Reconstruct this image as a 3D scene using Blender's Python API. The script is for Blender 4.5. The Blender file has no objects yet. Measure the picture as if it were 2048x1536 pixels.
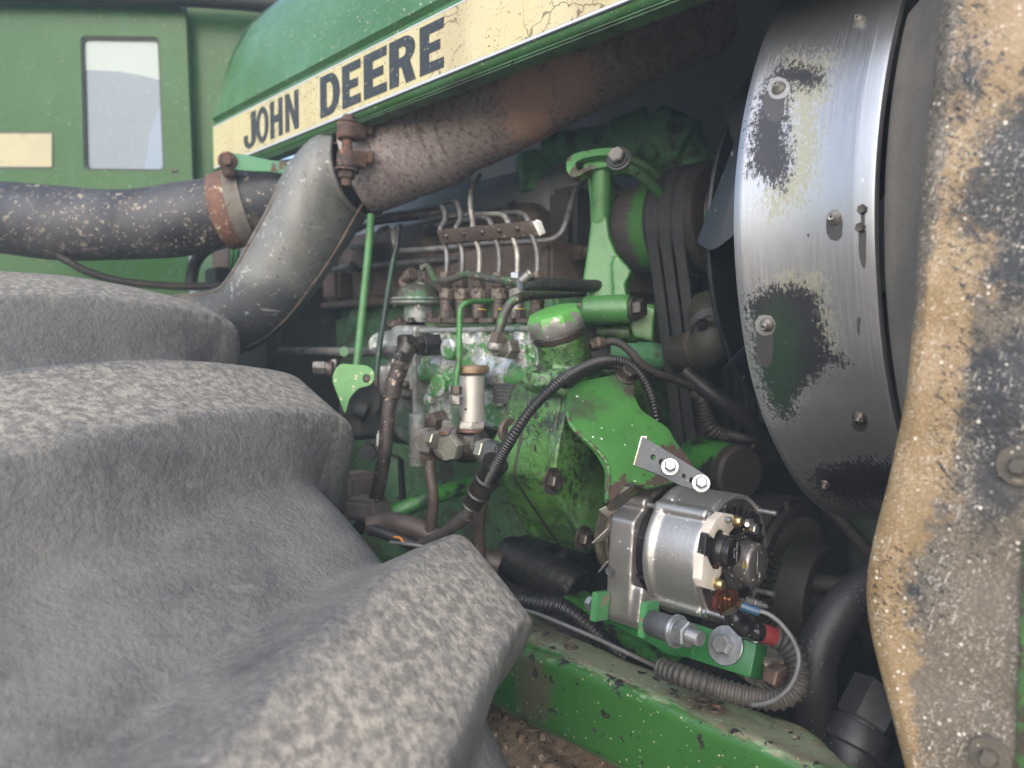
import bpy, bmesh, math, random
import numpy as np
from mathutils import Vector, Matrix

random.seed(7)
SC = bpy.context.scene
COL = SC.collection
R = math.radians

# ------------------------------------------------------------------ camera
FPX = 1518.0                      # focal length in photo pixels (2048 wide)
YAW, PITCH = R(43.8), R(3.0)
CAMZ = 1.75
CAM = Vector((0, 0, CAMZ))
FW = Vector((-math.cos(YAW) * math.cos(PITCH), math.sin(YAW) * math.cos(PITCH), -math.sin(PITCH)))
RT = Vector((math.sin(YAW), math.cos(YAW), 0))
UP = RT.cross(FW).normalized()
cam_d = bpy.data.cameras.new('camera')
cam_d.sensor_width = 36
cam_d.lens = 36 * FPX / 2048
cam_d.clip_start = 0.02
cam_d.clip_end = 500
cam_d.dof.use_dof = True
cam_d.dof.focus_distance = 0.77
cam_d.dof.aperture_fstop = 4.4
cam = bpy.data.objects.new('camera', cam_d)
COL.objects.link(cam)
cam.matrix_world = Matrix(((RT.x, UP.x, -FW.x, CAM.x), (RT.y, UP.y, -FW.y, CAM.y), (RT.z, UP.z, -FW.z, CAM.z), (0, 0, 0, 1)))
SC.camera = cam

# ------------------------------------------------------------------ daylight (bright overcast)
SUN_EL, SUN_AZ = R(33), R(150)     # azimuth clockwise from +Y
w = bpy.data.worlds.new('World')
SC.world = w
w.use_nodes = True
nt = w.node_tree
bg = nt.nodes['Background']
sky = nt.nodes.new('ShaderNodeTexSky')
sky.sky_type = 'NISHITA'
sky.sun_disc = False
sky.sun_elevation = SUN_EL
sky.sun_rotation = SUN_AZ
sky.air_density = 1.0
sky.dust_density = 2.2
sky.ozone_density = 1.2
nt.links.new(sky.outputs[0], bg.inputs[0])
bg.inputs[1].default_value = 0.15
sun_d = bpy.data.lights.new('sun', 'SUN')
sun_d.energy = 1.5
sun_d.angle = R(100)
sun_d.color = (1, 0.985, 0.965)
sun = bpy.data.objects.new('sun', sun_d)
COL.objects.link(sun)
sv = Vector((math.sin(SUN_AZ) * math.cos(SUN_EL), math.cos(SUN_AZ) * math.cos(SUN_EL), math.sin(SUN_EL)))
sun.rotation_euler = sv.to_track_quat('Z', 'Y').to_euler()
SC.view_settings.view_transform = 'Standard'
SC.view_settings.look = 'None'
SC.view_settings.exposure = 1.08
SC.view_settings.gamma = 1

# ------------------------------------------------------------------ points from the survey of the photograph
def ray(x, y):
    return FW + RT * ((x - 1024) / FPX) - UP * ((y - 768) / FPX)
def P(x, y, d):
    return CAM + ray(x, y) * d
def PX(x, y, X):
    r = ray(x, y); return CAM + r * (X / r.x)
def PY(x, y, Y):
    r = ray(x, y); return CAM + r * (Y / r.y)
def PZ(x, y, Z):
    r = ray(x, y); return CAM + r * (Z / r.z)
def PL(x, y, pl):
    p0, n = pl
    r = ray(x, y); return CAM + r * ((p0 - CAM).dot(n) / r.dot(n))
def plane3(a, b, c):
    A, B, C = P(*a), P(*b), P(*c)
    n = (B - A).cross(C - A).normalized()
    if n.dot(CAM - A) < 0: n = -n
    return (A, n)
def depth(p): return (p - CAM).dot(FW)
def rpx(px, d): return px * d / FPX
def proj(co):
    v = co - np.array(CAM)
    d = v @ np.array(FW)
    return 1024 + FPX * (v @ np.array(RT)) / d, 768 - FPX * (v @ np.array(UP)) / d
XA, YA, ZA = Vector((1, 0, 0)), Vector((0, 1, 0)), Vector((0, 0, 1))

# ------------------------------------------------------------------ materials
class MB:
    def __init__(s, name):
        s.m = bpy.data.materials.new(name); s.m.use_nodes = True
        s.t = s.m.node_tree; s.N = s.t.nodes; s.b = s.N['Principled BSDF']
        s.tc = s.N.new('ShaderNodeTexCoord').outputs['Object']
    def link(s, a, b):
        if hasattr(a, 'is_output'): s.t.links.new(a, b)
        elif isinstance(a, (tuple, list)) and len(a) == 3 and b.type == 'RGBA': b.default_value = (*a, 1)
        else: b.default_value = a
    def vec(s, scale=(1, 1, 1), rot=(0, 0, 0), loc=(0, 0, 0)):
        n = s.N.new('ShaderNodeMapping'); s.t.links.new(s.tc, n.inputs[0])
        if any(rot):
            n.vector_type = 'TEXTURE'; scale = tuple(1 / c for c in scale)
        n.inputs['Scale'].default_value = scale; n.inputs['Rotation'].default_value = rot; n.inputs['Location'].default_value = loc
        return n.outputs[0]
    def noise(s, scale, detail=6, rough=.6, vec=None, dist=0):
        n = s.N.new('ShaderNodeTexNoise'); s.t.links.new(vec or s.tc, n.inputs['Vector'])
        n.inputs['Scale'].default_value = scale; n.inputs['Detail'].default_value = detail
        n.inputs['Roughness'].default_value = rough; n.inputs['Distortion'].default_value = dist
        return n.outputs['Fac']
    def vor(s, scale, vec=None, feat='F1'):
        n = s.N.new('ShaderNodeTexVoronoi'); s.t.links.new(vec or s.tc, n.inputs['Vector']); n.feature = feat
        n.inputs['Scale'].default_value = scale
        return n.outputs['Distance'], n.outputs.get('Color')
    def math(s, op, a, b=0):
        n = s.N.new('ShaderNodeMath'); n.operation = op
        s.link(a, n.inputs[0]); s.link(b, n.inputs[1]); return n.outputs[0]
    def step(s, v, lo, hi, a=0., b=1.):
        n = s.N.new('ShaderNodeMapRange'); n.interpolation_type = 'SMOOTHSTEP'
        s.link(v, n.inputs[0]); n.inputs[1].default_value = lo; n.inputs[2].default_value = hi
        n.inputs[3].default_value = a; n.inputs[4].default_value = b; return n.outputs[0]
    def mix(s, f, a, b):
        n = s.N.new('ShaderNodeMix'); n.data_type = 'RGBA'
        s.link(f, n.inputs[0]); s.link(a, n.inputs[6]); s.link(b, n.inputs[7]); return n.outputs[2]
    def mixf(s, f, a, b):
        n = s.N.new('ShaderNodeMix'); n.data_type = 'FLOAT'
        s.link(f, n.inputs[0]); s.link(a, n.inputs[2]); s.link(b, n.inputs[3]); return n.outputs[0]
    def attr(s, name):
        n = s.N.new('ShaderNodeAttribute'); n.attribute_name = name; return n.outputs['Fac']

def mat(name, base, rough=.5, metal=0., var=None, layers=(), bump=(), spec=.5, coat=0., brush=None):
    """base colour, then layers laid over it one after another; each layer has a mask, a colour and its own gloss"""
    s = MB(name)
    col = base
    if var:
        c2, sc, lo, hi = var
        col = s.mix(s.step(s.noise(sc), lo, hi), base, c2)
    ro, me = rough, metal
    height = None
    def addh(h):
        nonlocal height
        height = h if height is None else s.math('ADD', height, h)
    if brush:
        bx, by, bz, amt = brush
        nb = s.noise(1.0, 4, .7, s.vec((bx, by, bz)))
        col = s.mix(s.step(nb, .3, .7), tuple(c * (1 - amt) for c in base), col)
        ro = s.step(nb, .25, .75, max(.05, rough - .1), rough + .12)
        addh(s.math('MULTIPLY', nb, .0001))
    for i, L in enumerate(layers):
        k = L['k']
        if k == 'noise':
            n = s.noise(L['s'], L.get('d', 8), L.get('r', .65), s.vec(L.get('v', (1, 1, 1)), L.get('rot', (0, 0, 0)), (i * 1.7, i * 2.3, i)))
            so = L.get('soft', .02)
            m = s.step(n, L['t'] - so, L['t'] + so)
        elif k == 'spots':
            v = s.vec(L.get('v', (1, 1, 1)), L.get('rot', (0, 0, 0)), (i * .71, i * .37, i * .53))
            if L.get('warp', 0):
                # break the round cells up
                nn = s.N.new('ShaderNodeTexNoise'); s.t.links.new(v, nn.inputs['Vector']); nn.inputs['Scale'].default_value = L['s'] * 1.3; nn.inputs['Detail'].default_value = 3
                va = s.N.new('ShaderNodeVectorMath'); va.operation = 'MULTIPLY_ADD'
                s.t.links.new(nn.outputs['Color'], va.inputs[0]); va.inputs[1].default_value = (L['warp'] / L['s'],) * 3; s.t.links.new(v, va.inputs[2]); v = va.outputs[0]
            d, c = s.vor(L['s'], v)
            sep = s.N.new('ShaderNodeSeparateColor'); s.t.links.new(c, sep.inputs[0])
            size = s.math('MULTIPLY', s.step(sep.outputs[0], L.get('gate', .5), 1.0), L['t'])
            m = s.step(s.math('SUBTRACT', size, d), 0, L.get('soft', .06))
        elif k == 'attr':
            n = s.noise(L['s'], L.get('d', 6), L.get('r', .7), s.vec(L.get('v', (1, 1, 1)), (0, 0, 0), (i, 2 * i, 0)))
            a = s.math('ADD', s.attr(L['a']), s.math('MULTIPLY', s.math('SUBTRACT', n, .5), L['amp']))
            so = L.get('soft', .05)
            m = s.step(a, -so, so)
        elif k == 'crack':
            nn = s.N.new('ShaderNodeTexNoise'); s.t.links.new(s.tc, nn.inputs['Vector']); nn.inputs['Scale'].default_value = L['s'] * 1.5; nn.inputs['Detail'].default_value = 4
            va = s.N.new('ShaderNodeVectorMath'); va.operation = 'MULTIPLY_ADD'
            s.t.links.new(nn.outputs['Color'], va.inputs[0]); va.inputs[1].default_value = (.7 / L['s'],) * 3; s.t.links.new(s.tc, va.inputs[2])
            d, c = s.vor(L['s'], va.outputs[0], 'DISTANCE_TO_EDGE')
            m = s.step(d, L['t'] * .3, L['t'], 1., 0.)
        elif k == 'strand':
            m = None
            for q in range(L.get('n', 4)):
                rot = (q * 1.1 + i, q * .83 + i * .4, q * 1.37)
                n = s.noise(1.0, 2, .5, s.vec((L['s'], L['s'], L['s'] * L.get('asp', .05)), rot, (q * .031, q * .01, i * .01)))
                mm = s.step(n, L['t'], L['t'] + L.get('soft', .03))
                m = mm if m is None else s.math('MAXIMUM', m, mm)
        if 'gate2' in L:
            gs, gt, gso = L['gate2']
            m = s.math('MULTIPLY', m, s.step(s.noise(gs, 5, .6, s.vec((1, 1, 1), (0, 0, 0), (5 + i, i, 9))), gt - gso, gt + gso))
        if 'am' in L:   # restrict to an area of the surface
            m = s.math('MULTIPLY', m, s.step(s.attr(L['am']), -L.get('ams', .3), L.get('ams', .3)))
        if L.get('o', 1) != 1: m = s.math('MULTIPLY', m, L['o'])
        col = s.mix(m, col, L['c'])
        if 'ro' in L: ro = s.mixf(m, ro, L['ro'])
        if 'me' in L or metal: me = s.mixf(m, me, L.get('me', 0.))
        if 'h' in L: addh(s.math('MULTIPLY', m, L['h']))
    for sc, h in bump:
        addh(s.math('MULTIPLY', s.noise(sc, 5, .6), h))
    s.link(col, s.b.inputs['Base Color']); s.link(ro, s.b.inputs['Roughness']); s.link(me, s.b.inputs['Metallic'])
    s.b.inputs['Specular IOR Level'].default_value = spec
    s.b.inputs['Coat Weight'].default_value = coat
    s.b.inputs['Coat Roughness'].default_value = .25
    if height is not None:
        bn = s.N.new('ShaderNodeBump'); bn.inputs['Strength'].default_value = 1; bn.inputs['Distance'].default_value = 1
        s.t.links.new(height, bn.inputs['Height']); s.t.links.new(bn.outputs[0], s.b.inputs['Normal'])
    return s.m

G1, G2 = (.048, .165, .048), (.065, .215, .06)
OIL, RUSTD, TAN = (.012, .011, .010), (.065, .032, .018), (.33, .26, .175)
def chips(s, t, c=(.025, .022, .02), **k): return dict(k='noise', s=s, t=t, c=c, soft=.008, ro=.65, h=-.0002, d=5, **k)
def specks(s, t=.35, c=TAN, gate=.6, **k): return dict(k='spots', s=s, t=t, c=c, gate=gate, warp=.35, ro=.9, **k)
M = {}
M['green'] = mat('green_paint', G1, .38, 0, (G2, 9, .35, .65), [
    dict(k='noise', s=14, t=.60, c=(.03, .045, .02), soft=.12, o=.6, ro=.7),
    chips(55, .65), specks(230, .3, gate=.75)], [(320, .00018)])
M['green_bright'] = mat('green_bracket_paint', (0.058, 0.176, 0.052), .36, 0, ((0.042, 0.136, 0.039), 12, .35, .65), [
    dict(k='noise', s=18, t=.64, c=(.02, .03, .015), soft=.1, o=.55, ro=.7),
    chips(75, .655), specks(260, .3, gate=.78)], [(90, .0005), (400, .00012)])
M['green_plate'] = mat('green_plate_paint', (0.056, 0.185, 0.043), .3, 0, ((0.044, 0.141, 0.037), 14, .35, .65), [
    dict(k='noise', s=26, t=.66, c=(.13, .33, .18), soft=.02, o=.7),
    chips(70, .635, (.05, .022, .018), gate2=(12, .5, .08)), specks(160, .34, (.5, .6, .5), .84),
    dict(k='attr', a='rust', s=80, amp=3., c=(.055, .032, .024), ro=.8, soft=.1),
    dict(k='attr', a='oil', s=60, amp=3., c=(.035, .034, .025), ro=.55, soft=.9, o=.85)], [(260, .00015)])
M['green_cast'] = mat('green_cast_paint', (.062, .165, .030), .34, 0, ((.10, .21, .085), 16, .4, .66), [
    dict(k='noise', s=11, t=.52, c=(.014, .03, .012), soft=.10, o=.85, ro=.45),
    dict(k='noise', s=130, t=.525, c=OIL, soft=.03, o=.85, gate2=(14, .47, .10)),
    dict(k='noise', s=38, v=(1, 1, .4), t=.62, c=(.016, .02, .014), soft=.04, o=.8),
    chips(60, .645, (.02, .014, .012)), specks(300, .28, gate=.8)], [(160, .0011), (500, .0003)])
M['green_dim'] = mat('green_dusty_paint', (0.068, 0.171, 0.077), .5, 0, ((0.054, 0.117, 0.054), 10, .4, .6), [
    dict(k='noise', s=9, t=.56, c=(.04, .035, .03), soft=.1, o=.85, ro=.8),
    chips(40, .62, (.03, .02, .018))], [(200, .0004)])
M['green_hood'] = mat('green_hood_paint', (.044, .130, .036), .3, 0, ((.056, .155, .048), 4, .35, .65), [
    dict(k='noise', s=6, t=.62, c=(.09, .22, .13), soft=.14, o=.5, ro=.5),
    dict(k='noise', s=.8, v=(22, 22, 5), t=.60, c=(.10, .25, .16), soft=.12, o=.35),
    specks(130, .27, (.36, .36, .24), .66), specks(330, .34, (.32, .32, .22), .58),
    chips(60, .76, (.03, .02, .02))], [(30, .0003)], coat=.15)
M['green_cab'] = mat('green_cab_paint', (.028, .088, .022), .3, 0, ((.034, .10, .028), 4, .35, .65), [
    dict(k='noise', s=6, t=.62, c=(.05, .14, .07), soft=.14, o=.5, ro=.5),
    dict(k='noise', s=.8, v=(22, 22, 5), t=.60, c=(.05, .14, .08), soft=.12, o=.3),
    specks(130, .25, (.26, .28, .18), .78), specks(330, .30, (.22, .25, .16), .66),
    chips(60, .76, (.03, .02, .02))], [(30, .0003)], spec=.22)
M['green_rail'] = mat('green_rail_paint', (0.033, 0.122, 0.026), .3, 0, ((0.027, 0.092, 0.022), 7, .35, .7), [
    dict(k='attr', a='dust', s=50, amp=7., c=(.21, .165, .115), ro=.95, soft=.5, o=.85, v=(.35, 1, 1), d=8),
    dict(k='attr', a='dust', s=120, amp=9.0, c=(.17, .28, .16), ro=.6, soft=.3, o=.6, v=(.4, 1, 1)), dict(k='attr', a='dust', s=30, amp=9., c=(.07, .05, .035), ro=.85, soft=.3, o=.45, v=(.5, 1, 1), d=7),
    dict(k='attr', a='mud', s=45, amp=4., c=(.075, .058, .036), ro=.9, soft=1.0, o=.8),
    dict(k='noise', s=60, t=.615, c=(.016, .013, .014), soft=.008, ro=.6, h=-.0003, d=3, gate2=(9, .48, .06)),
    chips(38, .73, (.05, .03, .02)), specks(70, .30, (.27, .21, .145), .78, v=(1.4, 1, .5)), specks(240, .3, (.3, .3, .2), .7)], [(240, .00012)])
M['lever_paint'] = mat('green_lever_paint', (0.054, 0.216, 0.042), .4, 0, ((0.045, 0.180, 0.036), 20, .4, .6), [
    specks(210, .42, (.50, .42, .28), .55), chips(60, .68, (.05, .035, .025))], [(300, .0002)])
M['pump'] = mat('pump_casting', (.60, .62, .63), .42, .65, ((.40, .42, .42), 30, .35, .65), [
    dict(k='noise', s=30, t=.495, c=(.05, .17, .05), soft=.035, ro=.33, me=0., d=10, r=.72),
    dict(k='noise', s=70, t=.55, c=(.16, .15, .13), soft=.08, o=.6, me=.2, ro=.7),
    dict(k='noise', s=220, t=.585, c=(.05, .05, .042), soft=.04, o=.75, me=0., ro=.8),
    dict(k='noise', s=16, t=.64, c=(.10, .085, .07), soft=.1, o=.7, me=0., ro=.8),
    specks(190, .3, (.40, .29, .18), .8)], [(220, .0004)])
M['pump_grey'] = mat('pump_grey_casting', (.36, .37, .37), .45, .5, ((.26, .27, .26), 22, .35, .65), [
    dict(k='noise', s=26, t=.545, c=(.05, .14, .075), soft=.05, ro=.45, me=0., o=.85),
    dict(k='noise', s=15, t=.56, c=(.09, .075, .06), soft=.12, o=.8, me=0., ro=.85),
    specks(200, .3, gate=.85)], [(260, .0005)])
M['steel'] = mat('dirty_steel', (.30, .29, .27), .45, .6, ((.18, .17, .15), 50, .35, .65), [
    dict(k='noise', s=40, t=.58, c=(.06, .045, .035), soft=.08, o=.8, me=0., ro=.8)], [(300, .0002)])
M['brown_steel'] = mat('browned_steel', (.075, .058, .048), .55, .4, ((.11, .085, .07), 40, .35, .65), [
    dict(k='noise', s=90, t=.62, c=(.19, .15, .11), soft=.04, me=0., ro=.9),
    specks(260, .3, gate=.8)], [(300, .0003)])
M['mottled_steel'] = mat('mottled_steel', (0.240, 0.198, 0.150), .6, .3, ((0.168, 0.150, 0.132), 30, .4, .6), [
    dict(k='noise', s=120, t=.54, c=(.045, .028, .02), soft=.03, me=0., ro=.85)], [(300, .0003)])
M['zinc'] = mat('zinc_plate', (0.081, 0.085, 0.088), .5, .35, ((0.058, 0.062, 0.065), 25, .35, .65), [
    dict(k='noise', s=180, t=.66, c=(.22, .23, .235), soft=.03, me=.5, ro=.5),
    dict(k='noise', s=22, t=.66, c=(.12, .105, .085), soft=.08, me=.3, ro=.7, o=.6)], [(350, .00012)])
M['zinc_bolt'] = mat('zinc_bolt', (0.340, 0.348, 0.357), .36, .75, ((0.238, 0.246, 0.255), 90, .35, .65), [], [(250, .0002)])
M['bolt'] = mat('dark_bolt', (.10, .088, .078), .42, .7, ((.055, .042, .034), 60, .35, .65), [
    specks(420, .3, (.3, .24, .17), .7, me=0.)], [(300, .0003)])
M['alu'] = mat('cast_aluminium', (.46, .445, .425), .41, .85, ((0.414, 0.397, 0.380), 14, .35, .65), [
    dict(k='noise', s=300, t=.60, c=(.30, .29, .28), soft=.06, me=.8, ro=.4, o=.6),
    specks(120, .22, (.68, .68, .66), .86), specks(310, .28, (.62, .62, .6), .78),
    dict(k='noise', s=24, t=.72, c=(.16, .10, .07), soft=.03, me=.2, ro=.7, o=.8)], [(420, .00022)])
M['alu_dark'] = mat('alternator_end_casting', (.13, .128, .125), .35, .7, ((.09, .088, .085), 20, .35, .65), [
    specks(260, .34, (.5, .5, .48), .6), dict(k='strand', s=260, n=3, t=.70, c=(.45, .45, .45), o=.6)], [(300, .0003)])
M['black_plastic'] = mat('black_plastic', (.012, .012, .013), .28, 0, None, [specks(420, .25, (.25, .25, .24), .85)], [(300, .0001)])
M['cream'] = mat('cream_plastic', (0.551, 0.505, 0.444), .45, 0, ((0.474, 0.436, 0.383), 40, .35, .65), [], [(200, .0001)])
M['white'] = mat('white_paint', (.72, .72, .68), .5, 0, None, [specks(200, .3, (.2, .15, .1), .8)])
M['yellow'] = mat('yellow_paint', (.78, .55, .03), .5)
M['brass'] = mat('brass', (.55, .42, .2), .3, .9, ((.4, .3, .15), 80, .4, .6))
M['knob'] = mat('brown_zinc_knob', (.33, .25, .16), .45, .6, ((.2, .14, .08), 50, .35, .65), [], [(300, .0002)])
M['copper'] = mat('copper', (0.260, 0.113, 0.059), .35, .9, ((0.147, 0.059, 0.034), 90, .35, .65))
M['red_ins'] = mat('red_insulation', (0.139, 0.029, 0.019), .5, 0, ((0.084, 0.021, 0.015), 90, .4, .6))
M['red'] = mat('red_sleeve', (.15, .02, .022), .45)
M['blue'] = mat('blue_sleeve', (0.018, 0.054, 0.102), .35)
M['orange'] = mat('orange_wire', (.55, .2, .02), .5)
M['rubber'] = mat('black_rubber', (0.015, 0.015, 0.017), .5, 0, ((0.025, 0.024, 0.024), 12, .35, .65), [
    specks(330, .28, (.22, .2, .17), .78)], [(150, .0003)])
M['loom'] = mat('split_loom_plastic', (0.011, 0.011, 0.012), .36, 0, ((0.028, 0.026, 0.023), 25, .45, .7), [], [(300, .0001)])
M['loom_dusty'] = mat('dusty_loom_plastic', (0.028, 0.026, 0.023), .6, 0, ((0.060, 0.052, 0.044), 25, .4, .7), [], [(300, .0002)])
M['wire_grey'] = mat('grey_wire', (0.120, 0.123, 0.126), .45, 0, ((0.078, 0.078, 0.078), 30, .4, .6))
M['hose_air'] = mat('weathered_air_hose', (0.021, 0.022, 0.026), .55, 0, ((0.056, 0.056, 0.060), 9, .38, .66), [
    dict(k='noise', s=75, t=.60, c=(.38, .32, .24), soft=.02, ro=.95, gate2=(9, .52, .12), d=6),
    specks(240, .35, (.42, .36, .27), .62), dict(k='noise', s=14, t=.66, c=(.13, .10, .085), soft=.1, o=.6, ro=.9)], [(60, .0008), (240, .0004)])
M['belt'] = mat('belt_rubber', (.042, .043, .047), .62, 0, ((.055, .056, .06), 30, .4, .6), [specks(650, .3, (.10, .10, .10), .45)], [(900, .00025)])
M['greasy'] = mat('oily_metal', (.014, .013, .012), .3, .2, ((.04, .033, .026), 22, .4, .66), [
    specks(300, .3, (.13, .1, .07), .8)], [(110, .0012), (340, .0005)])
M['grime'] = mat('dusty_grime', (0.040, 0.038, 0.035), .8, 0, ((0.022, 0.022, 0.021), 12, .35, .65), [
    dict(k='noise', s=14, t=.66, c=(.05, .11, .05), soft=.04, o=.6)], [(90, .0015)])
M['brown_head'] = mat('brown_dusty_iron', (.15, .115, .098), .85, 0, ((.09, .075, .065), 14, .35, .65), [
    dict(k='noise', s=30, t=.66, c=(.14, .09, .06), soft=.06)], [(120, .001)])
M['rust'] = mat('rusty_exhaust', (.225, .185, .180), .75, .1, ((.30, .255, .25), 7, .35, .65), [
    dict(k='noise', s=240, t=.53, c=(.36, .32, .32), soft=.07, o=.7, ro=.85),
    dict(k='noise', s=120, t=.56, c=(.07, .05, .045), soft=.06, o=.65, ro=.85), dict(k='noise', s=13, t=.60, c=(.12, .085, .08), soft=.1, o=.6),
    dict(k='attr', a='flake', s=150, amp=6., c=(.46, .30, .23), ro=.9, soft=.3, d=5, o=.85),
    dict(k='attr', a='flake', s=190, amp=2.2, c=(.035, .02, .017), ro=.9, soft=.1, d=4, o=.0),
    specks(210, .2, (.5, .46, .42), .93)], [(260, .0006), (30, .0006)])
M['rust_clamp'] = mat('rusty_clamp', (.095, .055, .04), .8, .2, ((.06, .045, .04), 30, .4, .6), [
    dict(k='noise', s=110, t=.60, c=(.36, .14, .05), soft=.04, gate2=(30, .5, .1)),
    dict(k='noise', s=170, t=.66, c=(.3, .22, .16), soft=.03)], [(170, .0012)])
M['rust_band'] = mat('rust_streaked_band', (.17, .085, .055), .8, .1, ((.09, .055, .042), 30, .35, .65), [
    dict(k='noise', s=120, t=.60, c=(.40, .33, .24), soft=.03)], [(150, .0006)])
M['elbow'] = mat('grey_steel_elbow', (0.183, 0.183, 0.168), .5, .15, ((0.133, 0.136, 0.133), 7, .36, .64), [
    dict(k='noise', s=16, t=.62, c=(.20, .17, .12), soft=.1, o=.5, me=0., ro=.7),
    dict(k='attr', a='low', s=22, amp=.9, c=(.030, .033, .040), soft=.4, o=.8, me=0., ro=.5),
    dict(k='noise', s=120, t=.62, c=(.035, .035, .034), soft=.03, me=0., o=.8), dict(k='noise', s=14, v=(1, 1, .25), t=.58, c=(.08, .075, .065), soft=.1, o=.5, me=0.), specks(230, .25, (.36, .34, .30), .7, me=0.),
    dict(k='strand', s=110, n=3, t=.69, asp=.06, c=(.40, .40, .38), o=.6)], [(200, .0003)])
M['seam'] = mat('rusty_seam', (.075, .055, .042), .8, .1, ((.15, .11, .08), 60, .4, .6), [], [(240, .0006)])
M['tyre'] = mat('dusty_tyre_rubber', (.080, .079, .079), .8, 0, ((.118, .117, .114), 7, .32, .68), [
    dict(k='noise', s=26, v=(1, 1, .45), t=.55, c=(.165, .158, .148), soft=.2, ro=.95, d=9, r=.65, o=.6),
    dict(k='noise', s=150, t=.53, c=(.19, .18, .168), soft=.12, ro=.95, d=6, o=.3),
    dict(k='noise', s=120, t=.57, c=(.060, .060, .062), soft=.10, o=.32),
    dict(k='noise', s=12, t=.60, c=(.058, .058, .061), soft=.12, o=.7),
    dict(k='noise', s=5, v=(1, 1, .6), t=.54, c=(.18, .172, .158), soft=.12, o=.5, d=10, r=.7),
    dict(k='strand', s=60, n=3, t=.66, asp=.10, c=(.19, .18, .165), soft=.05, o=.35),
    dict(k='attr', a='worn', s=95, amp=4.5, c=(.40, .36, .30), soft=1.2, ro=1., d=7, o=.75),
    dict(k='attr', a='pit', s=110, amp=5.0, c=(.085, .083, .081), soft=.7, ro=.9, d=6, r=.65, o=.7)],
    [(50, .0020), (200, .0014)], spec=.3)
M['window_rubber'] = mat('window_seal', (0.015, 0.016, 0.016), .6)
M['decal'] = mat('cream_yellow_decal', (.50, .45, .235), .45, 0, ((.50, .455, .29), 5, .35, .65), [
    dict(k='noise', s=9, v=(1, 1, .4), t=.56, c=(.36, .29, .16), soft=.12, o=.6), dict(k='crack', s=22, t=.022, c=(.10, .07, .035), gate2=(7, .47, .06), o=.8), specks(190, .30, (.10, .08, .05), .66), specks(420, .34, (.13, .10, .06), .62), dict(k='noise', s=150, t=.66, c=(.10, .09, .05), soft=.02)])
M['decal_faded'] = mat('faded_cream_decal', (.38, .345, .20), .5, 0, ((.34, .31, .19), 9, .35, .65), [
    specks(190, .3, (.13, .10, .06), .72)])
M['decal_black'] = mat('black_decal', (.022, .024, .025), .4, 0, None, [
    specks(260, .3, (.45, .42, .33), .62), specks(520, .33, (.3, .3, .25), .6)])
M['trim_white'] = mat('silver_trim', (.55, .57, .58), .35, .2)
M['shroud'] = mat('brushed_shroud_steel', (.46, .465, .48), .38, .9, ((.36, .365, .38), 5, .35, .65), [
    dict(k='attr', a='halo', s=420, amp=8.0, v=(1, .3, .5), c=(.27, .26, .13), soft=.8, me=.4, ro=.6, o=.6, d=6),
    dict(k='attr', a='paint', s=330, amp=7., v=(1, .4, .6), c=(.016, .016, .02), soft=.35, me=0., ro=.42, d=8, r=.8),
    dict(k='attr', a='paintg', s=250, amp=6., c=(.013, .038, .020), soft=1.2, me=0., ro=.42, o=.85),
    dict(k='attr', a='solid', s=200, amp=.25, c=(.05, .048, .05), soft=.05, me=.1, ro=.5),
    dict(k='attr', a='ring', s=200, amp=2., c=(.36, .36, .36), soft=.3, me=.6, ro=.5, o=.8),
    dict(k='strand', s=150, n=2, t=.76, asp=.05, c=(.75, .75, .77), me=.9, ro=.3, o=.5)], [(40, .0002)], brush=(1100, 14, 14, .16))
M['fan'] = mat('navy_fan_paint', (.009, .014, .022), .5, .1, ((.013, .018, .025), 14, .35, .65), [
    dict(k='noise', s=70, t=.655, c=(.30, .31, .30), soft=.02, gate2=(16, .54, .06), ro=.7),
    dict(k='noise', s=16, t=.66, c=(.075, .04, .03), soft=.04, ro=.8)], [(250, .0002)])
M['fibre_face'] = mat('bare_fibreglass', (.245, .172, .090), .42, 0, ((.205, .138, .062), 14, .35, .65), [
    dict(k='noise', s=60, t=.58, c=(0.292, 0.197, 0.102), soft=.08, o=.6),
    dict(k='strand', s=650, n=6, t=.62, asp=.10, c=(0.374, 0.279, 0.170), soft=.06, o=.6),
    dict(k='strand', s=520, n=6, t=.66, asp=.10, c=(0.136, 0.082, 0.037), soft=.06, o=.5),
    dict(k='attr', a='grey', s=60, amp=5.0, c=(0.085, 0.076, 0.065), soft=.5, ro=.6, o=.88),
    dict(k='strand', s=520, n=6, t=.64, asp=.10, c=(0.204, 0.173, 0.129), soft=.05, o=.8, am='grey'),
    dict(k='attr', a='dark', s=110, amp=6.5, c=(0.020, 0.022, 0.026), soft=.9, ro=.5, d=8, r=.75),
    dict(k='strand', s=330, n=6, t=.66, asp=.09, c=(0.015, 0.015, 0.016), soft=.02, am='edge', ams=.5),
    specks(330, .45, (.66, .62, .54), .8, gate2=(30, .5, .1)),
    dict(k='strand', s=700, n=6, t=.665, asp=.10, c=(0.476, 0.442, 0.381), soft=.03, o=.85, gate2=(30, .48, .1))], [(240, .0010), (50, .0012)], spec=.6)
M['fibre_inner'] = mat('dusty_fibreglass', (0.180, 0.156, 0.129), .85, 0, ((0.122, 0.112, 0.102), 10, .35, .65), [
    dict(k='noise', s=8, v=(1, 1, .3), t=.60, c=(.12, .092, .066), soft=.1),
    specks(300, .3, (.26, .22, .17), .8)], [(200, .0012)])
M['hood_inner'] = mat('glare_grey_underside', (.32, .36, .40), .9, 0, ((.27, .30, .34), 3, .3, .7), [], [(60, .0006)])  # veiling glare of the bright sky put into this pale blue-grey
M['dark_iron'] = mat('dark_brown_iron', (0.057, 0.047, 0.041), .6, .2, ((0.038, 0.035, 0.032), 18, .35, .65), [
    specks(280, .3, (.12, .1, .08), .85)], [(180, .0005)])
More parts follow.
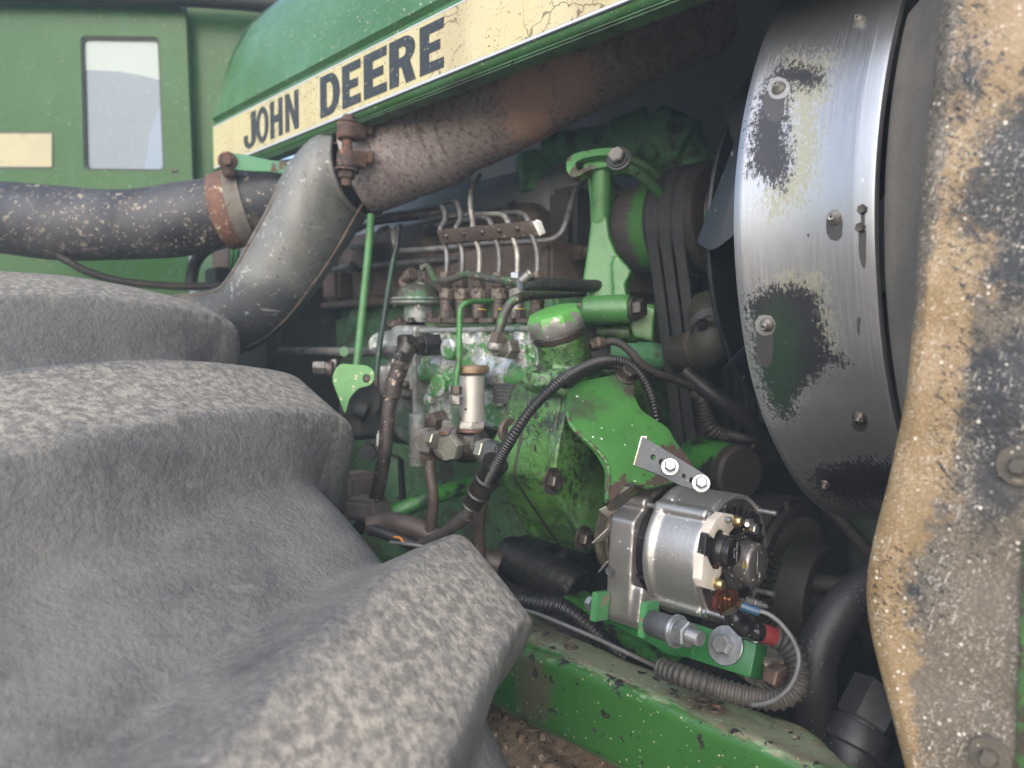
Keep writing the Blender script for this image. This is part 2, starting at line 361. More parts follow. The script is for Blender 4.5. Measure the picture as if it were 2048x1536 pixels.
M['glass'] = mat('dusty_reflection_glass', (0.130, 0.167, 0.194), .16, 0, ((0.114, 0.151, 0.184), 6, .3, .7), [  # reflected sky painted as pale and bluish areas, under dust specks
    dict(k='attr', a='pale_reflection', s=8, amp=.02, c=(.33, .385, .36), soft=.06, ro=.5),
    dict(k='attr', a='blue_reflection', s=8, amp=.02, c=(.15, .22, .31), soft=.05, ro=.15, o=.6),
    specks(230, .26, (.16, .17, .14), .72, am='pale_reflection', ams=.1), specks(260, .28, (.45, .47, .42), .74)])
M['dirt'] = mat('sandy_soil', (.33, .235, .155), .95, 0, ((.23, .16, .105), 9, .35, .65), [
    dict(k='noise', s=30, t=.6, c=(.12, .085, .055), soft=.06, h=-.004), dict(k='noise', s=12, t=.62, c=(.42, .33, .23), soft=.05)], [(25, .03), (90, .012)])
M['far_grass'] = mat('dry_grass_ground', (.24, .26, .10), .95, 0, ((.35, .30, .17), 3, .4, .6))
M['straw'] = mat('straw', (.5, .37, .2), .8)
M['chrome'] = mat('worn_bright_steel', (.55, .53, .50), .28, .9, ((.3, .28, .25), 40, .4, .7), [
    dict(k='noise', s=60, t=.62, c=(.05, .04, .035), soft=.06, me=.3)], [(200, .0004)])
M['ribbon_thread'] = mat('threaded_bolt', (.5, .5, .5), .3, .9)

M['fibre_grey'] = mat('dusty_washer', (0.072, 0.066, 0.057), .7, 0, ((0.096, 0.084, 0.066), 60, .35, .65), [
    dict(k='strand', s=220, n=4, t=.71, asp=.06, c=(.3, .25, .18), o=.6), specks(300, .35, (.45, .4, .32), .75)], [(300, .0004)])
M['soil_near'] = mat('fine_sandy_soil', (0.707, 0.531, 0.368), .95, 0, ((0.462, 0.339, 0.245), 30, .35, .65), [dict(k='noise', s=120, t=.6, c=(.09, .068, .05), soft=.06), specks(300, .4, (.38, .31, .23), .6)], [(160, .002), (500, .001)])
M['green_block'] = mat('faded_green_block', (.13, .29, .14), .5, 0, ((.09, .20, .095), 14, .38, .62), [dict(k='noise', s=16, t=.56, c=(.10, .075, .06), soft=.06, o=.8, ro=.85), dict(k='noise', s=60, t=.6, c=(.04, .05, .04), soft=.05, o=.7), chips(50, .64)], [(160, .0006)])
M['green_worn'] = mat('worn_green_paint', (.055, .20, .09), .5, 0, ((.05, .16, .075), 14, .4, .6), [
    dict(k='noise', s=32, t=.60, c=(.085, .05, .04), soft=.02, ro=.85), specks(260, .3, gate=.7)], [(200, .0003)])
M['green_dusty_dome'] = mat('dusty_green_dome', (0.036, 0.042, 0.028), .7, 0, ((0.052, 0.052, 0.042), 30, .35, .65), [
    dict(k='noise', s=30, t=.58, c=(.05, .13, .06), soft=.05), specks(280, .35, (.42, .34, .22), .55)], [(250, .0006)])
M['line_dark'] = mat('dull_steel_line', (.20, .20, .205), .5, .4, ((.10, .095, .09), 40, .35, .65), [specks(300, .3, (.35, .3, .22), .8)], [(260, .0002)])
M['line_pale'] = mat('pale_steel_line', (.42, .41, .37), .45, .4, ((.24, .22, .19), 50, .35, .65), [specks(300, .3, (.2, .15, .1), .8)], [(260, .0002)])
M['mottled_pale'] = mat('pale_mottled_steel', (.34, .33, .30), .5, .4, ((.22, .20, .18), 30, .4, .6), [dict(k='noise', s=120, t=.6, c=(.05, .035, .028), soft=.03, me=0., ro=.85)], [(300, .0003)])
M['green_pipe'] = mat('dirty_green_pipe', (.04, .075, .035), .5, 0, ((.045, .14, .04), 40, .45, .6), [
    dict(k='noise', s=45, t=.47, c=(.05, .043, .038), soft=.05), specks(260, .38, (.36, .3, .21), .68)], [(220, .0004)])
M['green_pipe2'] = mat('green_thin_pipe', (0.056, 0.195, 0.053), .42, 0, ((0.038, 0.128, 0.034), 50, .4, .6), [dict(k='noise', s=90, t=.62, c=(.06, .045, .035), soft=.03), specks(300, .32, gate=.8)])
M['plug_steel'] = mat('greenish_bare_steel', (.34, .34, .28), .38, .7, ((.24, .235, .19), 60, .35, .65), [dict(k='noise', s=50, t=.64, c=(.08, .065, .045), soft=.05, me=.2, ro=.6)], [(350, .0002)])
M['copper_dull'] = mat('dull_copper_washer', (.17, .10, .07), .5, .5)
M['primer_silver'] = mat('dull_silver_barrel', (.55, .53, .49), .42, .55, ((.47, .44, .39), 30, .35, .65), [
    dict(k='spots', s=150, t=.32, c=(.05, .04, .03), gate=.82, me=0., ro=.7), dict(k='noise', s=22, t=.63, c=(.34, .25, .16), soft=.08, o=.7, me=.2)], [(400, .0003)])
M['pipe_brown'] = mat('dirty_brown_pipe', (.055, .042, .034), .5, .1, ((.08, .06, .05), 30, .4, .6), [dict(k='noise', s=40, t=.68, c=(.05, .16, .04), soft=.02), specks(300, .3, (.3, .22, .14), .75)], [(200, .0005)])
M['fit_black'] = mat('black_chipped_fitting', (.02, .02, .02), .4, .3, None, [chips(110, .68, (.35, .30, .24)), specks(250, .3, (.35, .28, .2), .8)], [(250, .0003)])
M['hose_greasy'] = mat('greasy_hose', (.022, .018, .016), .5, 0, ((.055, .042, .035), 20, .4, .62), [dict(k='noise', s=75, t=.66, c=(.36, .27, .19), soft=.02), specks(260, .35, (.4, .3, .2), .78)], [(160, .0012)])
M['crimp'] = mat('dirty_crimp_sleeve', (.06, .045, .036), .55, .3, ((.035, .03, .028), 40, .4, .6), [dict(k='noise', s=95, t=.60, c=(.42, .33, .25), soft=.03)], [(200, .0008)])
M['rod_green'] = mat('light_green_rod', (0.064, 0.192, 0.064), .45, 0, ((0.048, 0.141, 0.045), 25, .4, .6), [dict(k='noise', s=80, t=.64, c=(.09, .05, .03), soft=.02)], [(200, .0003)])
M['cable_green'] = mat('dark_green_cable', (.014, .045, .026), .4, 0, ((.012, .016, .016), 9, .42, .58), [specks(300, .32, (.4, .32, .22), .8)])
M['band_grey'] = mat('dusty_grey_band', (.11, .10, .085), .75, .1, ((.16, .145, .12), 40, .35, .65), [dict(k='noise', s=90, t=.62, c=(.10, .06, .04), soft=.04), specks(260, .3, gate=.7)], [(200, .0006)])
M['oil_line'] = mat('oily_seam', (.012, .010, .009), .4)
M['green_bolt'] = mat('painted_bolt', (.03, .07, .02), .5, 0, ((.012, .012, .01), 60, .45, .55))
M['cap_paint'] = mat('worn_cap', (.40, .39, .38), .4, .65, ((.27, .25, .24), 40, .35, .65), [
    dict(k='attr', a='top', s=75, amp=17., c=(.085, .28, .06), soft=.15, me=0., ro=.45), specks(200, .25, (.5, .4, .3), .9, me=0.)], [(300, .0003)])
M['lip_rust'] = mat('rusty_lip', (.085, .065, .052), .7, .1, ((.06, .05, .04), 40, .4, .6), [chips(60, .62, (.05, .17, .04))], [(260, .0004)])
M['yellow_dull'] = mat('faded_yellow_mark', (.25, .2, .06), .6)
M['alu_warm'] = mat('cast_aluminium_bracket', (.37, .35, .33), .38, .8, ((.30, .285, .27), 16, .35, .65), [
    dict(k='noise', s=30, t=.66, c=(.12, .10, .09), soft=.08, me=.4, ro=.6, o=.8), specks(180, .22, (.6, .6, .58), .86)], [(420, .00022)])
M['dome_grey'] = mat('scratched_grey_dome', (.25, .24, .23), .36, .75, ((.2, .19, .185), 20, .4, .6), [
    dict(k='strand', s=200, n=4, t=.70, asp=.08, c=(.62, .62, .6), soft=.02), specks(300, .3, (.6, .6, .58), .72)], [(320, .0003)])
M['pulley_brass'] = mat('yellow_zinc_pulley', (0.126, 0.114, 0.090), .4, .8, ((0.180, 0.156, 0.102), 30, .4, .6), [dict(k='noise', s=30, t=.6, c=(.05, .045, .04), soft=.08, me=.5)], [(300, .0002)])
M['green_new'] = mat('fresh_green_paint', (0.018, 0.108, 0.028), .3, 0, ((0.016, 0.092, 0.024), 20, .4, .6), [specks(220, .25, (.3, .38, .28), .88), dict(k='noise', s=90, t=.72, c=(.3, .33, .3), soft=.01)], [(200, .0002)])
M['green_ear'] = mat('worn_green_ear', (0.045, 0.180, 0.064), .5, 0, None, [chips(70, .60, (.14, .13, .09))], [(240, .0003)])
M['bolt_brown'] = mat('brown_bolt', (.11, .07, .05), .6, .4, ((.06, .045, .038), 50, .4, .6), [], [(250, .0005)])
M['tape'] = mat('glossy_black_tape', (.010, .010, .011), .2, 0, None, [specks(300, .25, (.3, .28, .26), .85)], [(120, .0008)])
M['hose_dirty'] = mat('dirty_dark_cable', (.03, .026, .024), .65, 0, ((.05, .043, .038), 40, .4, .6), [], [(200, .001)])
M['green_oily'] = mat('oily_green_paint', (.05, .22, .04), .35, 0, ((.04, .16, .035), 20, .4, .6), [dict(k='noise', s=26, t=.53, c=(.018, .02, .02), soft=.04, ro=.3), chips(60, .68)], [(150, .0006)])
M['oil_crust'] = mat('oil_crusted_iron', (.016, .017, .018), .45, .1, ((.035, .033, .03), 18, .4, .65), [dict(k='noise', s=22, t=.62, c=(.028, .085, .028), soft=.05, ro=.5), dict(k='noise', s=60, t=.66, c=(.07, .06, .05), soft=.04, ro=.9)], [(70, .003), (220, .001)])
M['head_worn'] = mat('worn_slotted_head', (.075, .27, .075), .45, 0, ((.055, .2, .055), 20, .4, .6), [dict(k='noise', s=34, t=.50, c=(.06, .04, .032), soft=.02, ro=.7)], [(200, .0004)])
M['green_dim2'] = mat('faded_green_casting', (0.113, 0.340, 0.164), .5, 0, ((0.151, 0.428, 0.214), 12, .4, .6), [dict(k='noise', s=14, t=.56, c=(.05, .045, .045), soft=.08, ro=.7)], [(120, .0006)])
M['drum_paint'] = mat('speckled_drum', (0.099, 0.090, 0.094), .6, .3, ((0.126, 0.108, 0.104), 20, .4, .6), [dict(k='attr', a='g', s=150, amp=4., c=(.075, .24, .06), soft=.25, me=0., ro=.6)], [(220, .0004)])
M['pulley_brown'] = mat('brown_pulley', (0.078, 0.061, 0.054), .55, .3, ((0.056, 0.047, 0.044), 30, .4, .6), [], [(220, .0003)])
M['pulley_patchy'] = mat('patchy_pulley_paint', (0.144, 0.120, 0.105), .55, .2, ((0.108, 0.091, 0.084), 30, .4, .6), [dict(k='noise', s=26, t=.54, c=(.05, .19, .045), soft=.015, me=0.)], [(220, .0004)])
M['green_dark'] = mat('dark_dusty_green', (.05, .075, .05), .7)
M['fit_grey'] = mat('dull_fitting', (0.055, 0.055, 0.054), .5, .5, ((0.033, 0.033, 0.033), 30, .4, .6), [dict(k='strand', s=90, n=2, t=.74, asp=.05, c=(.5, .5, .48))], [(250, .0003)])
M['rod_brown'] = mat('brown_rod', (.085, .065, .055), .7, .1, ((.05, .042, .036), 20, .4, .6), [], [(160, .0006)])
M['elbow_rubber'] = mat('olive_rubber', (.05, .05, .036), .6, 0, ((.035, .033, .028), 18, .4, .6), [specks(260, .3, (.2, .17, .12), .8)], [(160, .0006)])
M['zinc_dull'] = mat('dull_zinc', (.25, .25, .25), .4, .8)
M['fin_iron'] = mat('dusty_fin_iron', (.085, .075, .066), .6, .2, ((.06, .052, .046), 20, .4, .6), [], [(180, .0005)])

# ------------------------------------------------------------------ scene objects
def root_loc(o):
    while o.parent: o = o.parent
    return o.location.copy()
def thing(name, label, cat, loc, group=None):
    o = bpy.data.objects.new(name, None); COL.objects.link(o)
    o.empty_display_size = .03; o.location = loc
    o['label'] = label; o['category'] = cat
    if group: o['group'] = group
    return o
def finish(bm, m, angle=38, smooth=True):
    bmesh.ops.recalc_face_normals(bm, faces=bm.faces[:])
    me = bpy.data.meshes.new('mesh'); bm.to_mesh(me); bm.free()
    if smooth:
        me.polygons.foreach_set('use_smooth', [True] * len(me.polygons))
        me.set_sharp_from_angle(angle=R(angle))
    me.materials.append(M[m] if isinstance(m, str) else m)
    return me
def place(name, me, parent, label=None, kind=None):
    me.name = name
    L = root_loc(parent) if parent else None
    if parent is None:
        n = len(me.vertices); a = np.empty(n * 3); me.vertices.foreach_get('co', a); a = a.reshape(-1, 3)
        L = Vector(((a[:, 0].min() + a[:, 0].max()) / 2, (a[:, 1].min() + a[:, 1].max()) / 2, a[:, 2].min()))
    me.transform(Matrix.Translation(-L))
    o = bpy.data.objects.new(name, me); COL.objects.link(o)
    if parent: o.parent = parent
    else: o.location = L
    if label: o['label'] = label
    if kind: o['kind'] = kind
    return o
def part(parent, name, bm, m, angle=38, label=None, smooth=True, kind=None, masks=None):
    me = finish(bm, m, angle, smooth)
    if masks: paint(me, masks)
    return place(name, me, parent, label, kind)
def solo(name, label, cat, bm, m, angle=38, group=None, masks=None, smooth=True):
    me = finish(bm, m, angle, smooth)
    if masks: paint(me, masks)
    o = place(name, me, None)
    o['label'] = label; o['category'] = cat
    if group: o['group'] = group
    return o
def struct(name, bm, m, angle=38, kind='structure', smooth=True):
    o = place(name, finish(bm, m, angle, smooth), None); o['kind'] = kind; return o
_cache = {}
def inst(parent, name, key, make, m, M4):
    """a copy of a shared mesh placed by a matrix, as a part"""
    k = (key, m)
    if k not in _cache: _cache[k] = finish(make(), m, 32)
    o = bpy.data.objects.new(name, _cache[k]); COL.objects.link(o); o.parent = parent
    o.matrix_local = Matrix.Translation(-root_loc(parent)) @ M4
    return o
def frame_to(p, axis, spin=0):
    q = axis.normalized().to_track_quat('Z', 'Y')
    return Matrix.Translation(p) @ q.to_matrix().to_4x4() @ Matrix.Rotation(spin, 4, 'Z')

# area masks: signed distance (in units of `unit` photo pixels) to outlines surveyed from the photo, kept on the surface
def sdf(px, py, poly):
    d = np.full(px.shape, 1e18); ins = np.zeros(px.shape, bool)
    n = len(poly)
    for i in range(n):
        ax, ay = poly[i]; bx, by = poly[(i + 1) % n]
        ex, ey = bx - ax, by - ay
        t = np.clip(((px - ax) * ex + (py - ay) * ey) / (ex * ex + ey * ey + 1e-9), 0, 1)
        d = np.minimum(d, (px - ax - ex * t) ** 2 + (py - ay - ey * t) ** 2)
        c = (ay > py) != (by > py)
        ins ^= c & (px < (bx - ax) * (py - ay) / ((by - ay) if by != ay else 1e-9) + ax)
    return np.where(ins, 1, -1) * np.sqrt(d)
def paint(me, masks):
    n = len(me.vertices); a = np.empty(n * 3); me.vertices.foreach_get('co', a); a = a.reshape(-1, 3)
    px, py = proj(a)
    for name, f in masks.items():
        v = f(px, py, a).astype(np.float32)
        at = me.attributes.new(name, 'FLOAT', 'POINT'); at.data.foreach_set('value', v)
def area(polys, unit=20.):
    def f(px, py, a):
        return np.clip(np.max([sdf(px, py, p) for p in polys], axis=0) / unit, -4, 4)
    return f
def const(v): return lambda px, py, a: np.full(px.shape, v)

# ------------------------------------------------------------------ shapes (bmesh, world coordinates)
def bmj(*bms):
    out = bmesh.new()
    for b in bms:
        me = bpy.data.meshes.new('t'); b.to_mesh(me); b.free(); out.from_mesh(me); bpy.data.meshes.remove(me)
    return out
def lathe(p, axis, prof, seg=40, phase=0., cap=True):
    bm = bmesh.new(); axis = axis.normalized()
    q = axis.to_track_quat('Z', 'Y'); u = q @ Vector((1, 0, 0)); v = q @ Vector((0, 1, 0))
    rings = []
    for t, r in prof:
        c = p + axis * t
        rings.append([bm.verts.new(c + (u * math.cos(a) + v * math.sin(a)) * max(r, 1e-5)) for a in [phase + 2 * math.pi * i / seg for i in range(seg)]])
    for A, B in zip(rings, rings[1:]):
        for i in range(seg): bm.faces.new((A[i], A[(i + 1) % seg], B[(i + 1) % seg], B[i]))
    if cap: bm.faces.new(rings[0][::-1]); bm.faces.new(rings[-1])
    return bm
def cyl(p, axis, h, r, seg=32, b=.0008):
    return lathe(p, axis, [(0, r - b), (b, r), (h - b, r), (h, r - b)], seg)
def cyl2(a, b, r, seg=32, bev=.0008): return cyl(a, b - a, (b - a).length, r, seg, bev)
def hexbolt_bm(r=.008, h=.006, wr=0., wh=.002):
    def mk():
        parts = []
        z = 0
        if wr:
            parts.append(lathe(Vector((0, 0, 0)), ZA, [(0, wr), (wh * .8, wr), (wh, wr - wh * .25)], 28)); z = wh
        parts.append(lathe(Vector((0, 0, z)), ZA, [(0, r * .98), (h * .12, r), (h * .82, r), (h, r * .84), (h * .985, r * .70)], 6))
        return bmj(*parts)
    return mk
def bolt(parent, p, axis, r=.008, h=.006, wr=None, m='bolt', spin=.3, name='bolt', wh=.002):
    wr = r * 1.45 if wr is None else wr
    return inst(parent, name, ('hex', round(r, 5), round(h, 5), round(wr, 5), wh), hexbolt_bm(r, h, wr, wh), m, frame_to(p, axis, spin))
def catmull(pts, n=10):
    P_ = [pts[0] * 2 - pts[1]] + list(pts) + [pts[-1] * 2 - pts[-2]]
    out = []
    for i in range(1, len(P_) - 2):
        a, b, c, d = P_[i - 1:i + 3]
        for k in range(n):
            t = k / n
            out.append(.5 * ((2 * b) + (c - a) * t + (2 * a - 5 * b + 4 * c - d) * t * t + (3 * b - a - 3 * c + d) * t ** 3))
    out.append(pts[-1]); return out
def resample(pts, step):
    L = [0]
    for a, b in zip(pts, pts[1:]): L.append(L[-1] + (b - a).length)
    n = max(2, int(L[-1] / step)); out = []; j = 0
    for i in range(n + 1):
        s = L[-1] * i / n
        while j < len(L) - 2 and L[j + 1] < s: j += 1
        t = (s - L[j]) / max(1e-9, L[j + 1] - L[j]); out.append(pts[j].lerp(pts[j + 1], min(1, t)))
    return out
def frames(pts):
    fr = []; n = None
    for i, p in enumerate(pts):
        t = (pts[min(i + 1, len(pts) - 1)] - pts[max(i - 1, 0)]).normalized()
        if n is None:
            n = t.orthogonal().normalized()
        else:
            n = (n - t * n.dot(t)).normalized()
        fr.append((p, t, n, t.cross(n)))
    return fr
def sweep(pts, rad, seg=14, cap=True, scale=None):
    bm = bmesh.new(); rings = []
    fr = frames(pts)
    for i, (p, t, n, b) in enumerate(fr):
        r = rad(i, len(fr)) if callable(rad) else rad
        rings.append([bm.verts.new(p + (n * math.cos(a) + b * math.sin(a)) * r) for a in [2 * math.pi * k / seg for k in range(seg)]])
    for A, B in zip(rings, rings[1:]):
        for i in range(seg): bm.faces.new((A[i], A[(i + 1) % seg], B[(i + 1) % seg], B[i]))
    if cap: bm.faces.new(rings[0][::-1]); bm.faces.new(rings[-1])
    return bm
def PP(lst): return [P(*a) for a in lst]
def tube(lst, r, seg=14, n=8):
    pts = catmull(PP(lst) if not isinstance(lst[0], Vector) else lst, n)
    return sweep(pts, r, seg)
def loom(lst, r, pitch=.0042, dep=.14, seg=16):
    pts = resample(catmull(PP(lst), 12), pitch / 6)
    prof = [0, 0, .25, 1, 1, .25]
    return sweep(pts, lambda i, n: r * (1 - dep * (1 - prof[i % 6])), seg)
def prism(pts, n, th, bev=.001, seg=2):
    """flat outline (world points) with thickness th behind it (against n), edges broken"""
    bm = bmesh.new()
    f = bm.faces.new([bm.verts.new(p) for p in pts])
    r = bmesh.ops.extrude_face_region(bm, geom=[f])
    for v in [g for g in r['geom'] if isinstance(g, bmesh.types.BMVert)]: v.co -= n * th
    bmesh.ops.recalc_face_normals(bm, faces=bm.faces[:])
    if bev: bmesh.ops.bevel(bm, geom=bm.edges[:], offset=bev, segments=seg, affect='EDGES', profile=.6)
    return bm
def smooth_loop(pts, n=5):
    m = len(pts); out = []
    for i in range(m):
        a, b, c, d = pts[i - 1], pts[i], pts[(i + 1) % m], pts[(i + 2) % m]
        for k in range(n):
            t = k / n
            out.append(.5 * ((2 * b) + (c - a) * t + (2 * a - 5 * b + 4 * c - d) * t * t + (3 * b - a - 3 * c + d) * t ** 3))
    return out
def round_poly(pts, r, n=4):
    """rounded corners"""
    m = len(pts); out = []
    for i in range(m):
        a, b, c = pts[i - 1], pts[i], pts[(i + 1) % m]
        da, dc = (a - b), (c - b)
        k = min(r, da.length * .45, dc.length * .45)
        s, e = b + da.normalized() * k, b + dc.normalized() * k
        for j in range(n + 1):
            t = j / n; out.append(s * (1 - t) ** 2 + b * 2 * t * (1 - t) + e * t * t)
    return out
def plate(poly, pl, th, bev=.001, rnd=0, smooth=False):
    pts = [PL(x, y, pl) for x, y in poly]
    if rnd: pts = round_poly(pts, rnd)
    if smooth: pts = smooth_loop(pts)
    return prism(pts, pl[1], th, bev)
def holed(outer, inners, n, th):
    """plate with holes: outlines in world points, thickness against n"""
    bm = bmesh.new()
    def dd(lp):
        out = []
        for q in lp:
            if not out or (q - out[-1]).length > 1e-6: out.append(q)
        if (out[0] - out[-1]).length < 1e-6: out.pop()
        return out
    loops = [[bm.verts.new(p) for p in dd(lp)] for lp in [outer] + inners]
    ed = []
    for lp in loops:
        for i in range(len(lp)): ed.append(bm.edges.new((lp[i], lp[(i + 1) % len(lp)])))
    bmesh.ops.triangle_fill(bm, use_beauty=True, use_dissolve=False, edges=ed)
    top = bm.faces[:]
    r = bmesh.ops.extrude_face_region(bm, geom=top)
    for v in [g for g in r['geom'] if isinstance(g, bmesh.types.BMVert)]: v.co -= n * th
    return bm
def circle3(c, n, r, k=20):
    q = n.to_track_quat('Z', 'Y')
    return [c + q @ Vector((r * math.cos(2 * math.pi * i / k), r * math.sin(2 * math.pi * i / k), 0)) for i in range(k)]
def box(c, s, rot=None, bev=.0015):
    bm = bmesh.new(); bmesh.ops.create_cube(bm, size=1)
    bmesh.ops.scale(bm, vec=s, verts=bm.verts)
    if bev: bmesh.ops.bevel(bm, geom=bm.edges[:], offset=bev, segments=2, affect='EDGES')
    if rot is not None: bmesh.ops.transform(bm, matrix=rot.to_4x4(), verts=bm.verts)
    bmesh.ops.translate(bm, vec=c, verts=bm.verts)
    return bm
def box2(a, b, bev=.0015):
    a, b = Vector(a), Vector(b)
    return box((a + b) / 2, [abs(b[i] - a[i]) for i in range(3)], None, bev)
def cast(bms, voxel=.002, it=3):
    """fuse solids into one casting with soft fillets"""
    bm = bmj(*bms)
    bmesh.ops.recalc_face_normals(bm, faces=bm.faces[:])
    me = bpy.data.meshes.new('t'); bm.to_mesh(me); bm.free()
    o = bpy.data.objects.new('t', me); COL.objects.link(o)
    md = o.modifiers.new('r', 'REMESH'); md.mode = 'VOXEL'; md.voxel_size = voxel
    dg = bpy.context.evaluated_depsgraph_get()
    me2 = bpy.data.meshes.new_from_object(o.evaluated_get(dg), depsgraph=dg)
    bpy.data.objects.remove(o); bpy.data.meshes.remove(me)
    out = bmesh.new(); out.from_mesh(me2); bpy.data.meshes.remove(me2)
    for _ in range(it): bmesh.ops.smooth_vert(out, verts=out.verts[:], factor=.5, use_axis_x=True, use_axis_y=True, use_axis_z=True)
    return out
def grid(rows):
    bm = bmesh.new()
    V = [[bm.verts.new(p) for p in r] for r in rows]
    for A, B in zip(V, V[1:]):
        for i in range(len(A) - 1): bm.faces.new((A[i], A[i + 1], B[i + 1], B[i]))
    return bm
def thread(p, axis, h, r, pitch=.0018):
    n = max(2, int(h / pitch)); prof = [(0, r * .85)]
    for i in range(n): prof += [((i + .3) * h / n, r), ((i + .5) * h / n, r), ((i + .9) * h / n, r * .84)]
    return lathe(p, axis, prof + [(h, r * .7)], 20)
# ================================================================== SETTING
def ground():
    n = 60; bm = bmesh.new()
    bmesh.ops.create_grid(bm, x_segments=n, y_segments=n, size=40)
    for v in bm.verts: v.co.z = -.02 + .02 * math.sin(v.co.x * 1.3) * math.cos(v.co.y * 1.1)
    struct('ground', bm, 'dirt')
ground()
bm = bmesh.new()
for i in range(420):
    x, y = random.uniform(-3.4, -1.2), random.uniform(.6, 3.4)
    r = random.uniform(.008, .035)
    b = bmesh.new(); bmesh.ops.create_icosphere(b, subdivisions=1, radius=r)
    for v in b.verts: v.co *= random.uniform(.7, 1.25)
    bmesh.ops.translate(b, vec=(x, y, r * .4), verts=b.verts)
    me = bpy.data.meshes.new('t'); b.to_mesh(me); b.free(); bm.from_mesh(me); bpy.data.meshes.remove(me)
o = struct('soil_clods', bm, 'dirt', kind='stuff')
bm = bmesh.new()
for i in range(160):
    p = Vector((random.uniform(-3.4, -1.4), random.uniform(.8, 3.2), random.uniform(.01, .04)))
    a = random.uniform(0, 6.28); d = Vector((math.cos(a), math.sin(a), random.uniform(-.15, .15))) * random.uniform(.03, .09)
    b = sweep([p, p + d * .5, p + d], .0025, 5)
    me = bpy.data.meshes.new('t'); b.to_mesh(me); b.free(); bm.from_mesh(me); bpy.data.meshes.remove(me)
struct('straw_litter', bm, 'straw', kind='stuff')

# ================================================================== TYRE
def make_tyre():
    ctrl = [(-.24, -.62), (-.285, -.48), (-.35, -.345), (-.42, -.262), (-.507, -.195), (-.66, -.11), (-.82, -.048), (-1.0, .025), (-1.182, .080),
            (-1.4, .095), (-1.65, .02), (-1.9, -.15), (-2.1, -.45), (-2.2, -.85), (-2.1, -1.3), (-1.7, -1.64), (-1.2, -1.74), (-.75, -1.65), (-.4, -1.38), (-.26, -1.0), (-.225, -.78)]
    pts = smooth_loop([Vector((x, 0, z + CAMZ)) for x, z in ctrl], 60)
    # arc length table
    n = len(pts); acc = [0]
    for i in range(n): acc.append(acc[-1] + (pts[(i + 1) % n] - pts[i]).length)
    total = acc[-1]
    def nearest(x, z):
        k = min(range(n), key=lambda i: (pts[i].x - x) ** 2 + (pts[i].z - CAMZ - z) ** 2); return acc[k]
    NS = 760
    # finer where the camera looks
    s0, s1 = nearest(-.24, -.62), nearest(-1.5, .05)
    S = [s0 + (s1 - s0) * i / 560 for i in range(560)] + [s1 + (total - (s1 - s0)) * i / 160 for i in range(160)]
    S = np.array(S)
    xs = np.array([p.x for p in pts]); zs = np.array([p.z for p in pts]); ac = np.array(acc[:-1])
    def at(s):
        s = np.mod(s, total)
        return np.interp(s, np.append(ac, total), np.append(xs, xs[0])), np.interp(s, np.append(ac, total), np.append(zs, zs[0]))
    sx, sz = at(S)
    xa, za = at(S + .035); xb, zb = at(S - .035)
    tx, tz = xa - xb, za - zb; ln = np.hypot(tx, tz); tx /= ln; tz /= ln
    nx, nz = tz, -tx
    cx, cz = xs.mean(), zs.mean()
    flip = np.sign(nx * (sx - cx) + nz * (sz - cz)); nx *= flip; nz *= flip
    # cross sections, inner half: (y, height)
    YC = .21
    lug = np.array([(0, .016), (.07, .014), (.14, .006), (.20, -.005), (.250, -.017), (.276, -.032), (.286, -.060), (.286, -.10), (.272, -.16), (.262, -.24), (.24, -.34), (.19, -.43)])
    car = np.array([(0, -.050), (.07, -.051), (.135, -.056), (.185, -.066), (.215, -.084), (.232, -.108), (.240, -.135), (.244, -.17), (.246, -.22), (.246, -.29), (.235, -.36), (.19, -.43)])
    t0 = np.linspace(0, 1, len(lug)); NV = 96
    tv = np.linspace(0, 1, NV)
    def crv(a):
        # smooth interpolation of the outline
        out = []
        for k in range(2):
            p = [Vector((x, y, 0)) for x, y in a]
        c = catmull(p, 12); c = np.array([(q.x, q.y) for q in c]); tt = np.linspace(0, 1, len(c))
        return np.stack([np.interp(tv, tt, c[:, 0]), np.interp(tv, tt, c[:, 1])], 1)
    LU, CA = crv(lug), crv(car)
    # lugs: arc position at the shoulder, lean toward the middle, half widths
    inner = [(nearest(-1.50, .04), -.02, .058), (nearest(-1.150, .05), -.03, .058), (nearest(-.835, -.05), -.05, .062), (nearest(-.505, -.197), -.135, .056), (nearest(-.262, -.53), -.13, .058)]
    pitch = .37
    k = inner[0][0] + pitch
    k_end = inner[-1][0] + total - pitch * .8
    while k < k_end:
        inner.append((k, -.06, .058)); k += pitch
    V = []; LUGID = []; WORN = []
    rng = np.random.default_rng(3)
    for side in (1, -1):
        base = []
        ids = []
        wn = []
        tq = tv
        for j in range(NV):
            v = tv[j]
            u = 1 - min(1, LU[j, 0] / .26) if side == 1 else 1 + LU[j, 0] / .26   # 1 at the middle, 0 at the inner shoulder
            m = np.zeros(len(S)); idv = np.full(len(S), -1); core = np.full(len(S), -9.)
            for q, (sc, lean, hw) in enumerate(inner):
                c = sc + lean * u ** 1.15
                d = np.abs(np.mod(S - c + total / 2, total) - total / 2)
                hwv = hw * (.93 + .15 * u)
                fl = .048 + .050 * np.clip(u, 0, 1)
                mm = np.clip((hwv + fl - d) / fl, 0, 1)
                if side == -1: mm = mm * np.clip((.21 - LU[j, 0]) / .05, 0, 1)
                mm = mm * mm * (3 - 2 * mm)
                idv = np.where((mm > .02) & (mm > m), q, idv); m = np.maximum(m, mm)
                core = np.maximum(core, (hwv * .93 - d) / .02)
            m = np.where(m > .93, 1 - (1 - m) * .6, m)
            y = CA[j, 0] + (LU[j, 0] - CA[j, 0]) * m
            h = CA[j, 1] + (LU[j, 1] - CA[j, 1]) * m
            if v > .45: core = core - (v - .45) * 14
            base.append((y, h)); ids.append(idv); wn.append(core)
        V.append((base, ids, wn))
